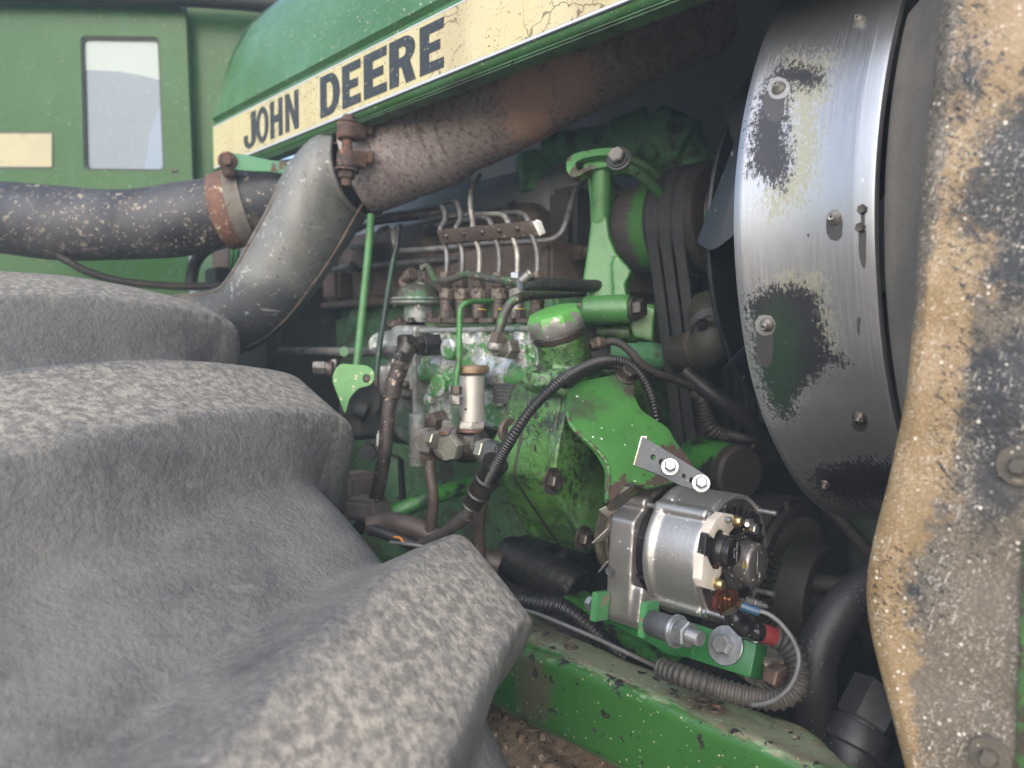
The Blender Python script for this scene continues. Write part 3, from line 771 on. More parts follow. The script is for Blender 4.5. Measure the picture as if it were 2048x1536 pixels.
    # assemble full width: outer sidewall .. middle .. inner sidewall
    cols = [(-1, j) for j in range(NV - 1, 0, -1)] + [(1, j) for j in range(NV)]
    co = np.zeros((len(cols), len(S), 3)); ID = np.zeros((len(cols), len(S)), int); WN = np.zeros((len(cols), len(S)))
    for c, (side, j) in enumerate(cols):
        y, h = V[0 if side == 1 else 1][0][j]
        if side == -1 and j < 40:   # near the middle the inner lugs run on a little past the centre line
            pass
        co[c, :, 0] = sx + nx * h; co[c, :, 1] = YC + side * y; co[c, :, 2] = sz + nz * h
        ID[c] = V[0 if side == 1 else 1][1][j] 
        WN[c] = V[0 if side == 1 else 1][2][j]
    nC, nS = len(cols), len(S)
    idx = np.arange(nC * nS).reshape(nC, nS)
    A = idx[:-1, :]; B = idx[1:, :]
    quads = np.stack([A, np.roll(A, -1, 1), np.roll(B, -1, 1), B], -1).reshape(-1, 4)
    fid = np.maximum(ID[:-1, :], ID[1:, :]).reshape(-1)
    flat = co.reshape(-1, 3); wf = WN.reshape(-1)
    # unevenness of old rubber
    t = thing('tyre', 'large dusty tractor tyre with deep slanting lugs in the near left corner', 'tyre', (-1.2, YC, 0))
    L = Vector((-1.2, YC, 0))
    # smooth normals over the whole tyre, kept when it is split
    def build(name, mask, par):
        f = quads[mask]; used = np.unique(f); mp = np.zeros(nC * nS, int); mp[used] = np.arange(len(used))
        me = bpy.data.meshes.new(name)
        me.from_pydata((flat[used]).tolist(), [], mp[f].tolist())
        me.polygons.foreach_set('use_smooth', [True] * len(me.polygons))
        nn = NRM[used]; me.normals_split_custom_set_from_vertices(nn.tolist())
        a = me.attributes.new('worn', 'FLOAT', 'POINT'); a.data.foreach_set('value', np.clip(wf[used], -4, 1.2).astype(np.float32))
        a = me.attributes.new('pit', 'FLOAT', 'POINT'); a.data.foreach_set('value', np.clip(wf[used] - .35, -4, .1).astype(np.float32))
        me.materials.append(M['tyre'])
        me.transform(Matrix.Translation(-L))
        o = bpy.data.objects.new(name, me); COL.objects.link(o); o.parent = par; return o
    e1 = flat[quads[:, 1]] - flat[quads[:, 0]]; e2 = flat[quads[:, 3]] - flat[quads[:, 0]]
    fn = np.cross(e1, e2)
    NRM = np.zeros_like(flat)
    for k4 in range(4): np.add.at(NRM, quads[:, k4], fn)
    NRM /= np.linalg.norm(NRM, axis=1)[:, None] + 1e-12
    mid = NRM.reshape(nC, nS, 3)[nC // 2]
    if (mid[:, 0] * nx + mid[:, 2] * nz).mean() < 0:
        NRM = -NRM; quads = quads[:, ::-1]
    build('carcass', fid < 0, t)
    for q in np.unique(fid):
        if q >= 0: build('tread_lug', fid == q, t)
    # wheel rim disc closing the tyre
    part(t, 'rim', lathe(Vector((-1.22, -.02, CAMZ - .85)), YA, [(0, .42), (.02, .46), (.22, .44), (.42, .46), (.44, .42)], 48), 'green')
    return t
make_tyre()

# ================================================================== HOOD
HY = .62
def hood():
    t = thing('engine_hood', 'green engine hood with a cream lettered stripe along its lower edge', 'hood', (-.8, 1.04, CAMZ + .33))
    xs = [-1.5 + i * .03 for i in range(64)]
    xs_in = [-1.495 + i * .06 for i in range(32)]
    zt = CAMZ
    def sect(x):
        # lower lip, stripe face, groove, shoulder, crown
        k = max(0, (-x - 1.30) / .2)          # rear edge leans
        return [(HY + .030, zt + .330), (HY + .006, zt + .332), (HY, zt + .338), (HY, zt + .424), (HY + .008, zt + .427), (HY + .008, zt + .434), (HY + .0, zt + .440),
                (HY + .012, zt + .50), (HY + .030, zt + .56), (HY + .055, zt + .615), (HY + .10, zt + .668), (HY + .18, zt + .71), (HY + .30, zt + .735), (1.04, zt + .745),
                (2.08 - HY - .18, zt + .71), (2.08 - HY - .06, zt + .63), (2.08 - HY, zt + .45), (2.08 - HY, zt + .15), (2.08 - HY, zt + .02)]
    rows = [[Vector((x + (0.10 * max(0, (z - zt - .42)) / .3 if i == 0 else 0), y, z)) for y, z in sect(x)] for i, x in enumerate(xs)]
    part(t, 'hood_skin', grid(rows), 'green_hood', 50)
    # underside, set inside the skin
    rows2 = [[Vector((x + .004, y + (.012 if y < 1.04 else -.012 if y > 1.04 else 0), z - (.012 if z > zt + .6 else 0))) for y, z in sect(x)[3:]] for x in xs_in]
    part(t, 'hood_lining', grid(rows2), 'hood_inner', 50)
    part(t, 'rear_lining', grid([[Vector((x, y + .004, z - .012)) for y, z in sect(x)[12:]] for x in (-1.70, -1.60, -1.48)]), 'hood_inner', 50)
    # folded lower rail behind the stripe
    part(t, 'lower_lip', box2((-1.49, HY + .004, zt + .3265), (.35, HY + .032, zt + .3318), .003), 'green_dim')
    # decal stripe
    yf = HY - .0018
    def SP(x, y): return PY(x, y, yf)
    xl, xr = SP(427, 300).x, .33
    zb, zu = zt + .3445, zt + .4195
    def strip(z0, z1, x0, x1, y0, m, name):
        return part(t, name, box2((x0, y0, z0), (x1, y0 + .0015, z1), 0), m, smooth=False)
    # the cream part ends in a green patch then white at the front end, as in the photo
    d = strip(zb, zu, xl, xr, yf, 'decal', 'decal_stripe')
    strip(zb - .0035, zb - .0004, xl, xr, yf - .0002, 'trim_white', 'stripe_edge')
    strip(zu + .0004, zu + .0024, xl, xr, yf - .0002, 'trim_white', 'stripe_edge')
    strip(zb - .0055, zb - .0037, xl, xr, yf - .0001, 'decal_black', 'stripe_border')
    # letters: outlines in unit boxes
    def slab(x0, y0, x1, y1): return [(x0, y0), (x1, y0), (x1, y1), (x0, y1)]
    def arc(cx, cy, rx, ry, a0, a1, k=12): return [(cx + rx * math.cos(R(a0 + (a1 - a0) * i / k)), cy + ry * math.sin(R(a0 + (a1 - a0) * i / k))) for i in range(k + 1)]
    S_ = .27
    LET = {
        'J': [[(.62, 1), (1, 1), (1, .26)] + arc(.52, .28, .48, .28, 0, -180, 14)[1:] + [(.04, .40), (.36, .40), (.36, .28)] + arc(.50, .26, .13, .12, 180, 360, 8)],
        'O': [arc(.5, .5, .5, .5, 0, 360, 36)[:-1], arc(.5, .5, .22, .33, 0, 360, 36)[:-1]],
        'H': [[(0, 0), (.33, 0), (.33, .4), (.67, .4), (.67, 0), (1, 0), (1, 1), (.67, 1), (.67, .6), (.33, .6), (.33, 1), (0, 1)]],
        'N': [[(0, 0), (.31, 0), (.31, .58), (.70, 0), (1, 0), (1, 1), (.69, 1), (.69, .44), (.31, 1), (0, 1)]],
        'D': [[(0, 0), (.5, 0)] + arc(.5, .5, .5, .5, -90, 90, 16) + [(0, 1)], [(.34, .2), (.48, .2)] + arc(.48, .5, .19, .3, -90, 90, 12) + [(.34, .8)]],
        'E': [[(0, 0), (1, 0), (1, .21), (.4, .21), (.4, .40), (.86, .40), (.86, .60), (.4, .60), (.4, .79), (1, .79), (1, 1), (0, 1)]],
        'R': [[(0, 0), (.37, 0), (.37, .38), (.46, .38), (.64, 0), (1, 0), (.80, .42)] + arc(.56, .71, .42, .29, -55, 90, 12) + [(0, 1)], [(.37, .58), (.52, .58)] + arc(.52, .69, .12, .11, -90, 90, 8) + [(.37, .80)]],
    }
    # letter places read off the photo: left and right pixel at mid height, converted to the stripe
    spec = [('J', 487, 513, 276), ('O', 513, 538, 264), ('H', 541, 566, 250), ('N', 571, 598, 235), ('D', 641, 680, 196), ('E', 685, 722, 173), ('E', 728, 774, 146), ('R', 779, 832, 118), ('E', 840, 888, 88)]
    h0, h1 = zb + .0068, zu - .0058
    for ch, a, b, ym in spec:
        x0, x1 = SP(a, ym).x, SP(b, ym).x
        loops = [[Vector((x0 + (x1 - x0) * u, yf - .0008, h0 + (h1 - h0) * v)) for u, v in lp] for lp in LET[ch]]
        bm = holed(loops[0], loops[1:], -YA, .0006)
        part(d, 'letter', bm, 'decal_black', smooth=False)
        oo = [[Vector((p.x + (p.x - (x0 + x1) / 2) * .0, p.y + .0004, p.z)) for p in lp] for lp in loops]
    return t
hood()

# ================================================================== CAB
def cab():
    t = thing('cab', 'green cab corner panel with a small dusty window behind the hood', 'cab', P(200, 600, 1.8))
    n = Vector((-FW.x, -FW.y, 0)).normalized()
    pl = (P(200, 250, 1.72), n)
    def q(x, y): return PL(x, y, pl)
    hole = round_poly([q(161, 72), q(318, 74), q(329, 342), q(168, 340)], .012)
    outer = round_poly([q(-160, 2), q(362, 12), q(371, 24), q(384, 330), q(402, 800), q(-160, 800)], .015)
    bm = holed(outer, [hole], n, .02)
    part(t, 'corner_panel', bm, 'green_cab', 30)
    # window: seal, glass set back
    ring_in = round_poly([q(165, 77), q(314, 79), q(325, 338), q(172, 336)], .011)
    part(t, 'window_seal', holed([p - n * .003 for p in hole], [[p - n * .003 for p in ring_in]], n, .012), 'window_rubber', 30)
    gl = [p - n * .011 for p in round_poly([q(162, 73), q(317, 75), q(328, 341), q(169, 339)], .012)]
    # glass as a fine sheet
    rows = [[(q(160, 70).lerp(q(320, 72), i / 40)).lerp(q(166, 344).lerp(q(331, 345), i / 40), j / 60) - n * .009 for i in range(41)] for j in range(61)]
    bm = grid(rows)
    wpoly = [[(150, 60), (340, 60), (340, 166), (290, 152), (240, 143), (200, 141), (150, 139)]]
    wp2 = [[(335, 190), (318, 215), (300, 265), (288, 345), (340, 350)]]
    part(t, 'window_pane', bm, 'glass', masks={'pale_reflection': area(wpoly), 'blue_reflection': area(wp2)})
    # door post to the right of the gap
    pl2 = (P(200, 250, 1.755), n)
    bm = prism(round_poly([PL(366, 6, pl2), PL(560, 20, pl2), PL(540, 800, pl2), PL(384, 800, pl2)], .004), n, .03, .003)
    part(t, 'door_post', bm, 'green_cab', 30)
    part(t, 'door_gap_seal', sweep(catmull([PL(x, y, (P(200, 250, 1.735), n)) for x, y in [(364, 8), (371, 28), (377, 180), (385, 340), (400, 700)]], 8), .0045, 8), 'window_rubber')
    part(t, 'roof_edge', sweep(catmull([PL(x, y, (P(200, 250, 1.69), n)) for x, y in [(-160, -18), (60, -16), (300, -10), (430, -4), (600, 10)]], 8), .022, 12), 'window_rubber')
    pl3 = (pl[0] + n * .0016, n)
    b = part(t, 'decal_stripe', prism([PL(x, y, pl3) for x, y in [(-120, 267), (103, 267), (103, 333), (-120, 336)]], n, .0014, 0), 'decal_faded', smooth=False)
    for lp in ([(-120, 264), (103, 264), (103, 266.6), (-120, 266.6)], [(-120, 333.5), (103.4, 333.2), (103.4, 336), (-120, 338)], [(103.3, 264), (105.5, 264), (105.5, 336), (103.3, 336)]):
        part(b, 'stripe_edge', prism([PL(x, y, (pl3[0] + n * .0003, n)) for x, y in lp], n, .0012, 0), 'decal_black', smooth=False)
    for x, y in [(345, 341), (352, 341)]:
        part(t, 'panel_screw', lathe(PL(x, y, pl3), n, [(-.001, .004), (.0015, .004), (.0025, .002)], 12), 'bolt')
cab()

# ================================================================== ENGINE COMPARTMENT BACK
def compartment():
    t = thing('engine_block', 'dim green and brown engine block behind the injection pump', 'engine', Vector((-1.2, 1.0, CAMZ - .5)))
    Yb = .86
    def B(x, y, Y=Yb): return PY(x, y, Y)
    z1, z2, z3 = B(700, 612).z, B(700, 545).z, B(700, 440).z
    x0, x1 = -2.2, -.80
    part(t, 'crankcase', box2((x0, Yb, CAMZ - .62), (x1, 1.3, z1), .006), 'green_block')
    part(t, 'cylinder_head', box2((x0, Yb - .012, z1 + .004), (x1, 1.28, z2 + .01), .006), 'brown_head')
    part(t, 'gasket_ledge', box2((x0, Yb - .05, z1 - .006), (x1 - .1, Yb + .02, z1 + .006), .003), 'brown_head')
    part(t, 'intake_manifold', cast([box2((x0, Yb + .06, z2), (x1 - .12, 1.22, z2 + .10), .02)] + [cyl2(Vector((x, Yb - .0, z2 + .02)), Vector((x, Yb + .12, z2 + .05)), .035) for x in (-1.75, -1.55, -1.35, -1.15)], .008, 3), 'brown_head')
    # raised pads and bosses on the crankcase side
    for a, b, c, d in [(595, 640, 648, 672), (655, 640, 800, 700), (600, 690, 640, 720), (690, 715, 800, 770), (560, 650, 590, 740)]:
        pa, pb = B(a, b), B(c, d)
        part(t, 'side_pad', box2((pa.x, Yb - .014, pb.z), (pb.x, Yb + .004, pa.z), .004), 'green_block')
    for x, y in [(625, 575), (690, 575), (760, 570), (640, 560)]:
        p = B(x, y, Yb - .012); part(t, 'head_boss', box2((p.x - .03, Yb - .05, p.z - .03), (p.x + .03, Yb - .008, p.z + .035), .008), 'brown_head')
    p = B(733, 640); part(t, 'boss', lathe(p - YA * .03, YA, [(0, .02), (.004, .026), (.03, .028)], 24), 'green_block')
    part(t, 'sump', cast([box2((x0, .74, CAMZ - .75), (-.60, 1.34, CAMZ - .43), .02), box2((-.95, .72, CAMZ - .50), (-.62, 1.0, CAMZ - .36), .03)], .01, 2), 'grime')
    part(t, 'front_cover', box2((-.86, .90, CAMZ - .5), (-.80, 1.25, CAMZ + .25), .01), 'grime')
    part(t, 'rear_housing', box2((-2.3, .70, CAMZ - .9), (-1.42, 1.36, CAMZ + .12), .02), 'grime')
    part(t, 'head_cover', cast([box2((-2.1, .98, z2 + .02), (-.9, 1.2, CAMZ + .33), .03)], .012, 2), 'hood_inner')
    # pressure line with a clip along the block, above the ledge
    return t
compartment()
bm = bmj(box2((-1.72, .655, CAMZ - .9), (-1.68, 1.455, CAMZ + .26), .004), box2((-1.72, .93, CAMZ + .25), (-1.685, 1.455, CAMZ + .72), .004))
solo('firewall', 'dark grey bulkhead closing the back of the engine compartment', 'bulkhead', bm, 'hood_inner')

# ================================================================== FRAME RAIL
def rail():
    zt = CAMZ - .348; yo = .60
    # back edge read from the photo on the top plane
    be = [PZ(x, y, zt - CAMZ) for x, y in [(1000, 1190), (1075, 1235), (1240, 1317), (1400, 1376), (1530, 1424), (1607, 1452), (1640, 1473), (1690, 1527)]]
    bx = [p.x for p in be]; by = [p.y for p in be]
    rows = []
    zb = CAMZ - .428
    N = 300
    for i in range(N + 1):
        x = -1.25 + i * (1.35 / N)
        yb = float(np.interp(x, bx, by))
        if x < bx[0]: yb = by[0]
        r = .011
        prof = [(yb, zt - .010), (yb, zt - .001), (yb - .001, zt)]
        prof += [(yb + (yo + r - yb) * k / 12, zt) for k in range(1, 12)]
        prof += [(yo + r - r * math.sin(a), zt - r + r * math.cos(a)) for a in [math.pi / 2 * k / 7 for k in range(8)]]
        prof += [(yo, zt - r - (zt - r - zb) * k / 14) for k in range(1, 14)]
        prof += [(yo, zb), (yo + .002, zb - .006), (yo + .010, zb - .008), (yo + .05, zb - .008)]
        dz = .0012 * math.sin(x * 23) + .0008 * math.sin(x * 57 + 1)
        rows.append([Vector((x, y, z + dz)) for y, z in prof])
    t = thing('frame_rail', 'chipped green frame rail running along the bottom under the alternator', 'frame rail', Vector((-.5, .6, zb)))
    def top(px, py, a): return np.clip(1.2 - np.abs(a[:, 2] - zt) / .004, -3, 1.) - .1
    dust = area([[(1040, 1232), (1110, 1240), (1420, 1385), (1600, 1450), (1680, 1530), (1600, 1530), (1420, 1440), (1250, 1365), (1040, 1275)]], 16.)
    mud = area([[(1030, 1300), (1085, 1325), (1105, 1390), (1090, 1440), (1040, 1445)], [(1345, 1388), (1440, 1400), (1450, 1425), (1380, 1418)], [(1050, 1238), (1150, 1275), (1120, 1290), (1050, 1262)], [(1520, 1470), (1680, 1530), (1600, 1528)]], 14.)
    part(t, 'channel', grid(rows), 'green_rail', 60, masks={'dust': lambda px, py, a: np.minimum(dust(px, py, a), top(px, py, a) * 2) * .9, 'mud': mud})
    # threaded holes in the top flange
    for x, y in [(1142, 1295), (1406, 1404), (1433, 1419)]:
        p = PZ(x, y, zt - CAMZ)
        pr = [(-.016, .0055)]
        for k in range(7): pr += [(-.014 + k * .002, .0048), (-.013 + k * .002, .0058)]
        bm = lathe(p + ZA * .0016, ZA, [(-.016, .001)] + pr + [(0, .0062), (.0002, .0078), (-.0008, .0082)], 24, cap=False)
        part(t, 'threaded_hole', bm, 'rust_clamp')
    return t
rail()

# ================================================================== FIBREGLASS SHROUD
def fibre():
    t = thing('radiator_shroud', 'worn brown and grey fibreglass radiator shroud panel at the right edge', 'shroud', PY(1850, 1540, .6))
    ys = list(np.linspace(-120, 1660, 150))
    #  y: edge (outline on the left of the face), fold start
    ey = [-120, 0, 150, 300, 450, 620, 800, 960, 1080, 1170, 1240, 1330, 1440, 1536, 1660]
    ex = [1905, 1890, 1872, 1852, 1842, 1832, 1815, 1782, 1750, 1734, 1738, 1758, 1788, 1812, 1845]
    def edge(y): return float(np.interp(y, ey, ex))
    sm = [np.mean([edge(y + k) for k in range(-40, 41, 8)]) for y in ys]
    rows = []; rows_in = []
    for y, e in zip(ys, sm):
        yk = y
        c = PY(e, y, .575)
        # return flange going in toward the fan ring, then the face
        dzr = c.z - (CAMZ + .118)
        ye = .981 - math.sqrt(max(.02, .334 ** 2 - dzr ** 2)); ye = min(ye, .86)
        xe = -.241
        en = Vector((min(xe, c.x - .012), max(ye + .004, .640), c.z))
        inn = [en + Vector((-.004, .05, 0)), en, c.lerp(en, .72) + Vector((.004, -.003, 0)), c.lerp(en, .45) + Vector((.005, -.004, 0)), c.lerp(en, .2) + Vector((.003, -.002, 0)), c + Vector((-.003, .005, 0))]
        face = []
        for k in range(90):
            px = e + 2 + (2090 - e) * (k / 89)
            yy = .5745 - .004 * math.sin(min(1, k / 8) * math.pi / 2) + .0015 * math.sin(px * .021 + y * .008) + .001 * math.sin(y * .03)
            q = PY(px, y, yy); face.append(Vector((q.x, yy, c.z)))
        for px in range(2130, 2720, 45):
            q = PY(px, y, .572); face.append(Vector((q.x, .572, c.z)))
        rows.append([inn[-1]] + face); rows_in.append(catmull(inn, 4))
    edgepx = area([[(1890, -130), (1872, 150), (1842, 450), (1830, 620), (1800, 900), (1600, 900), (1600, -130)]], 30.)
    dark = area([[(2100, 150), (2030, 190), (1985, 240), (1955, 290), (1945, 350), (1915, 390), (1905, 430), (1935, 470), (1990, 480), (1975, 520), (1960, 560), (1990, 600), (2100, 610)],
                 [(1935, 60), (1955, 110), (1955, 180), (1935, 220), (1905, 240), (1920, 150)],
                 [(1945, 690), (2100, 640), (2100, 900), (2060, 950), (2020, 1040), (1960, 1060), (1940, 980), (1925, 860)],
                 [(1810, 1150), (1850, 1150), (1840, 1210), (1800, 1200)]], 34.)
    grey = area([[(1960, 600), (2120, 560), (2120, 1700), (1850, 1700), (1840, 1560), (1830, 1440), (1830, 1270), (1810, 1190), (1830, 1140), (1850, 1040), (1900, 1010), (1930, 800)],
                 [(2020, 640), (2120, 100), (2120, 640)]], 34.)
    soot = area([[(1800, -130), (1925, -130), (1915, 60), (1900, 230), (1895, 330), (1870, 450), (1850, 560), (1835, 660), (1790, 800), (1700, 800)]], 30.)
    edge_f = lambda px, py, a: np.clip(1.2 - np.abs(dark(px, py, a) + .6) * 1.1, -2, 1) + .2
    part(t, 'outer_face', grid(rows), 'fibre_face', 60, masks={'dark': dark, 'grey': lambda px, py, a: np.maximum(grey(px, py, a), soot(px, py, a) * 1.3), 'edge': edge_f})
    part(t, 'inner_flange', grid(rows_in), 'fibre_inner', 60)
    for x, y, r in [(2040, 931, 46), (1980, 1512, 42)]:
        p = PY(x, y, .567); rr = rpx(r, depth(p)) * .92
        w_ = part(t, 'washer', lathe(p, -YA, [(-.003, rr), (.0008, rr), (.0016, rr * .96), (.0016, rr * .45), (.0005, rr * .42)], 40), 'fibre_grey')
        part(w_, 'bolt_head', lathe(p - YA * .001, -YA, [(0, rr * .42), (.006, rr * .42), (.0075, rr * .34)], 6), 'fibre_grey')
    g = part(t, 'green_edge_strip', prism([PY(x, y, .566) for x, y in [(2044, 1080), (2100, 1080), (2100, 1700), (2022, 1700)]], -YA, .02, .002), 'green_plate')
    return t
fibre()

# ================================================================== FAN SHROUD RING
FY, FZ = 1.04, CAMZ + .18
RY, RZ = .981, CAMZ + .118
def ring():
    t = thing('fan_shroud', 'bright brushed steel fan shroud ring with scuffed black paint', 'fan shroud', Vector((-.31, RY, RZ - .33)))
    Rr = .331; xb, xf = -.376, -.247
    prof = [(xb + .002, Rr - .012), (xb - .001, Rr - .004), (xb, Rr), (xb + .006, Rr + .0015)]
    for k in range(1, 34): prof.append((xb + .006 + (xf - xb - .022) * k / 33, Rr + .0015 - .004 * math.sin(k / 33 * math.pi)))
    prof += [(xf - .010, Rr + .001), (xf - .004, Rr + .0015), (xf - .001, Rr + .001), (xf, Rr - .001), (xf, Rr - .006), (xf - .004, Rr - .008), (xf - .008, Rr - .005)]
    prof_in = [(xf - .012, Rr - .004), (xb + .01, Rr - .006)]
    bm = bmesh.new(); rings = []
    NA = 560
    for i in range(NA):
        a = 2 * math.pi * i / NA
        e = .0012 * math.sin(3 * a) + .0006 * math.sin(11 * a + 1)
        rings.append([bm.verts.new(Vector((x, RY - (r + e) * math.cos(a), RZ + (r + e) * math.sin(a)))) for x, r in prof + prof_in])
    for i in range(NA):
        A, B = rings[i], rings[(i + 1) % NA]
        n = len(A)
        for k in range(n): bm.faces.new((A[k], A[(k + 1) % n], B[(k + 1) % n], B[k]))
    blob1 = [(1555, 130), (1600, 128), (1640, 135), (1650, 165), (1615, 180), (1580, 172), (1575, 250), (1585, 330), (1565, 380), (1530, 360), (1500, 350), (1500, 260), (1520, 185)]
    blob2 = [(1500, 640), (1490, 600), (1530, 575), (1600, 568), (1638, 590), (1648, 650), (1660, 700), (1690, 708), (1695, 725), (1660, 738), (1620, 770), (1590, 800), (1590, 835), (1560, 840), (1535, 800), (1510, 720)]
    blob3 = [(1610, 950), (1640, 930), (1720, 915), (1800, 920), (1800, 1000), (1700, 1010), (1640, 985)]
    halo = [[(1575, 115), (1655, 115), (1660, 190), (1632, 210), (1635, 300), (1625, 370), (1590, 410), (1550, 430), (1530, 405), (1545, 385), (1580, 340), (1590, 260), (1580, 200)], [(1520, 590), (1560, 552), (1632, 545), (1650, 600), (1668, 690), (1645, 700), (1620, 640), (1560, 600)]]
    greenm = [(1495, 640), (1560, 610), (1600, 660), (1590, 800), (1550, 830), (1520, 760)]
    rr = lambda x, y, w, h: [(x - w, y), (x + w, y), (x + w * .9, y + h * .8), (x + w * .3, y + h), (x - w * .5, y + h * .93), (x - w, y + h * .6)]
    solid = [rr(1548, 185, 22, 60), rr(1669, 437, 17, 46), rr(1725, 420, 5, 36), rr(1724, 460, 9, 85), rr(1718, 632, 4, 45), rr(1530, 652, 17, 85), rr(1720, 840, 16, 24), [(1612, 467), (1618, 466), (1623, 478), (1618, 478), (1613, 472)]]
    circ = lambda x, y, r: [(x + r * math.cos(a), y + r * math.sin(a)) for a in [i * .5236 for i in range(12)]]
    rings_ = [circ(1557, 176, 23), circ(1530, 650, 21)]
    part(t, 'ring', bm, 'shroud', 40, masks={'paint': area([blob1, blob2, blob3], 26.), 'paintg': area([greenm], 26.), 'halo': area(halo, 26.), 'solid': area(solid, 8.), 'ring': area(rings_, 6.)})
    # rivet nuts and bolts sitting on the outside of the ring
    def on(x, y, X=None):
        # intersect the ray with the cylinder
        r = ray(x, y); a = r.y ** 2 + r.z ** 2; oy, oz = CAM.y - RY, CAM.z - RZ
        b = 2 * (r.y * oy + r.z * oz); c = oy ** 2 + oz ** 2 - Rr ** 2
        s = (-b - math.sqrt(b * b - 4 * a * c)) / (2 * a); p = CAM + r * s
        return p, Vector((0, p.y - RY, p.z - RZ)).normalized()
    for x, y, sc in [(1557, 176, 1), (1669, 435, 1), (1533, 650, 1), (1719, 836, 1.0), (1650, 968, 1), (1720, 45, 1)]:
        try: p, n = on(x, y)
        except ValueError: continue
        r = .0064 * sc
        q = part(t, 'rivet', lathe(p - n * .001, n, [(0, r * 1.05), (.002, r * 1.0), (.003, r * .85), (.0055, r * .62), (.0075, r * .55), (.0085, r * .40), (.0082, r * .2), (.005, r * .18)], 28), 'steel' if y < 700 else 'bolt')
    for x, y in [(1727, 419), (1723, 455)]:
        p, n = on(x, y); bolt(t, p, n, .0042, .005, .0, 'bolt')
    return t
ring()

def ledge():
    t = thing('axle_housing', 'soil covered axle ledge seen under the frame rail beside the tyre', 'axle', Vector((-.75, .72, CAMZ - .6)))
    part(t, 'housing', box2((-1.3, .56, CAMZ - .68), (-.45, .88, CAMZ - .535), .02), 'grime')
    rng = random.Random(5); rows = []
    for i in range(140):
        x = -1.25 + i * .0055
        rows.append([Vector((x, .565 + j * .005, CAMZ - .512 + .010 * math.sin(x * 31 + j * .2) * math.sin(j * .31) + rng.uniform(-.0022, .0022))) for j in range(62)])
    part(t, 'soil_layer', grid(rows), 'soil_near')
    bits = []
    for k in range(140):
        b = bmesh.new(); bmesh.ops.create_icosphere(b, subdivisions=1, radius=rng.uniform(.002, .007))
        for v in b.verts: v.co *= rng.uniform(.7, 1.2)
        bmesh.ops.translate(b, vec=(rng.uniform(-1.1, -.55), rng.uniform(.57, .80), CAMZ - .508 + rng.uniform(-.004, .008)), verts=b.verts); bits.append(b)
    part(t, 'soil_crumbs', bmj(*bits), 'soil_near', kind='stuff')
    bits = []
    for k in range(30):
        p = Vector((rng.uniform(-1.05, -.6), rng.uniform(.57, .75), CAMZ - .498)); a = rng.uniform(0, 6.28)
        d = Vector((math.cos(a), math.sin(a), rng.uniform(-.2, .3))) * rng.uniform(.012, .04); bits.append(sweep([p, p + d * .5, p + d], .0008, 5))
    part(t, 'straw_bits', bmj(*bits), 'straw', kind='stuff')
ledge()
# ================================================================== EXHAUST, ELBOW, AIR HOSE
def exhaust():
    t = thing('exhaust_pipe', 'fat rusty brown exhaust pipe running up under the hood from the grey elbow', 'exhaust pipe', P(900, 400, 1.22))
    pts = catmull(PP([(640, 366, 1.25), (705, 342, 1.24), (785, 311, 1.225), (928, 253, 1.175), (1037, 202, 1.13), (1150, 140, 1.10), (1300, 66, 1.10), (1420, 20, 1.12)]), 40)
    r = .0715
    flake = area([[(1000, 90), (1060, 90), (1120, 180), (1090, 300), (1020, 280), (1000, 200)], [(1080, 110), (1180, 110), (1200, 200), (1120, 240)]], 30.)
    part(t, 'pipe', sweep(pts[52:], lambda i, n: r * (1 - .085 * min(1, max(0, (i - 30) / 90))) + .0006 * math.sin(i * .35), 72), 'rust', 60, masks={'flake': flake})
    # sleeve of the clamp
    part(t, 'sleeve', sweep(pts[46:118], lambda i, n: r + (.0045 if 3 < i < 62 else .0014) - (.004 if i > 68 else 0), 64), 'rust', 40, masks={'flake': const(-3)})
    c = thing('pipe_clamp', 'rusty bolted clamp joining the brown exhaust pipe to the grey elbow', 'pipe clamp', P(697, 365, 1.16))
    fr = frames(pts)
    for a, b, rr in [(58, 84, .0062), (92, 108, .0058)]:
        part(c, 'clamp_band', sweep(pts[a:b], r + rr, 64), 'rust', 30, masks={'flake': const(-3)})
    d = 1.125
    ax = (P(690, 370, d) - P(697, 235, d)).normalized()
    part(c, 'bolt_head', lathe(P(697, 246, d), -ax, [(0, .0145), (.003, .0145), (.0045, .0095), (.009, .0095), (.0115, .007)], 24), 'rust_clamp')
    for y, wd, hh in [(263, 21, 17), (321, 21, 17)]:
        p = P(698, y, d + .006)
        rot = frame_to(p, ax).to_3x3()
        part(c, 'clamp_lug', cast([cyl2(P(694, y - hh, d), P(694, y + hh, d), .0150), box(P(712, y, d + .012), (.030, .024, .026), rot, .003), box(P(735, y - 4, d + .022), (.03, .010, .022), rot, .003)], .0022, 3), 'rust_clamp')
    part(c, 'clamp_bolt', cyl2(P(695, 255, d), P(693, 372, d), .0078), 'rust_clamp')
    part(c, 'clamp_washer', lathe(P(694, 339, d), ax, [(0, .0185), (.003, .0185)], 28), 'rust_clamp')
    part(c, 'clamp_nut', lathe(P(694, 342, d), ax, [(0, .0125), (.010, .0125), (.012, .010)], 6), 'rust_clamp')
    part(c, 'thread_end', thread(P(694, 355, d), ax, .014, .0075, .0028), 'rust_clamp')
exhaust()

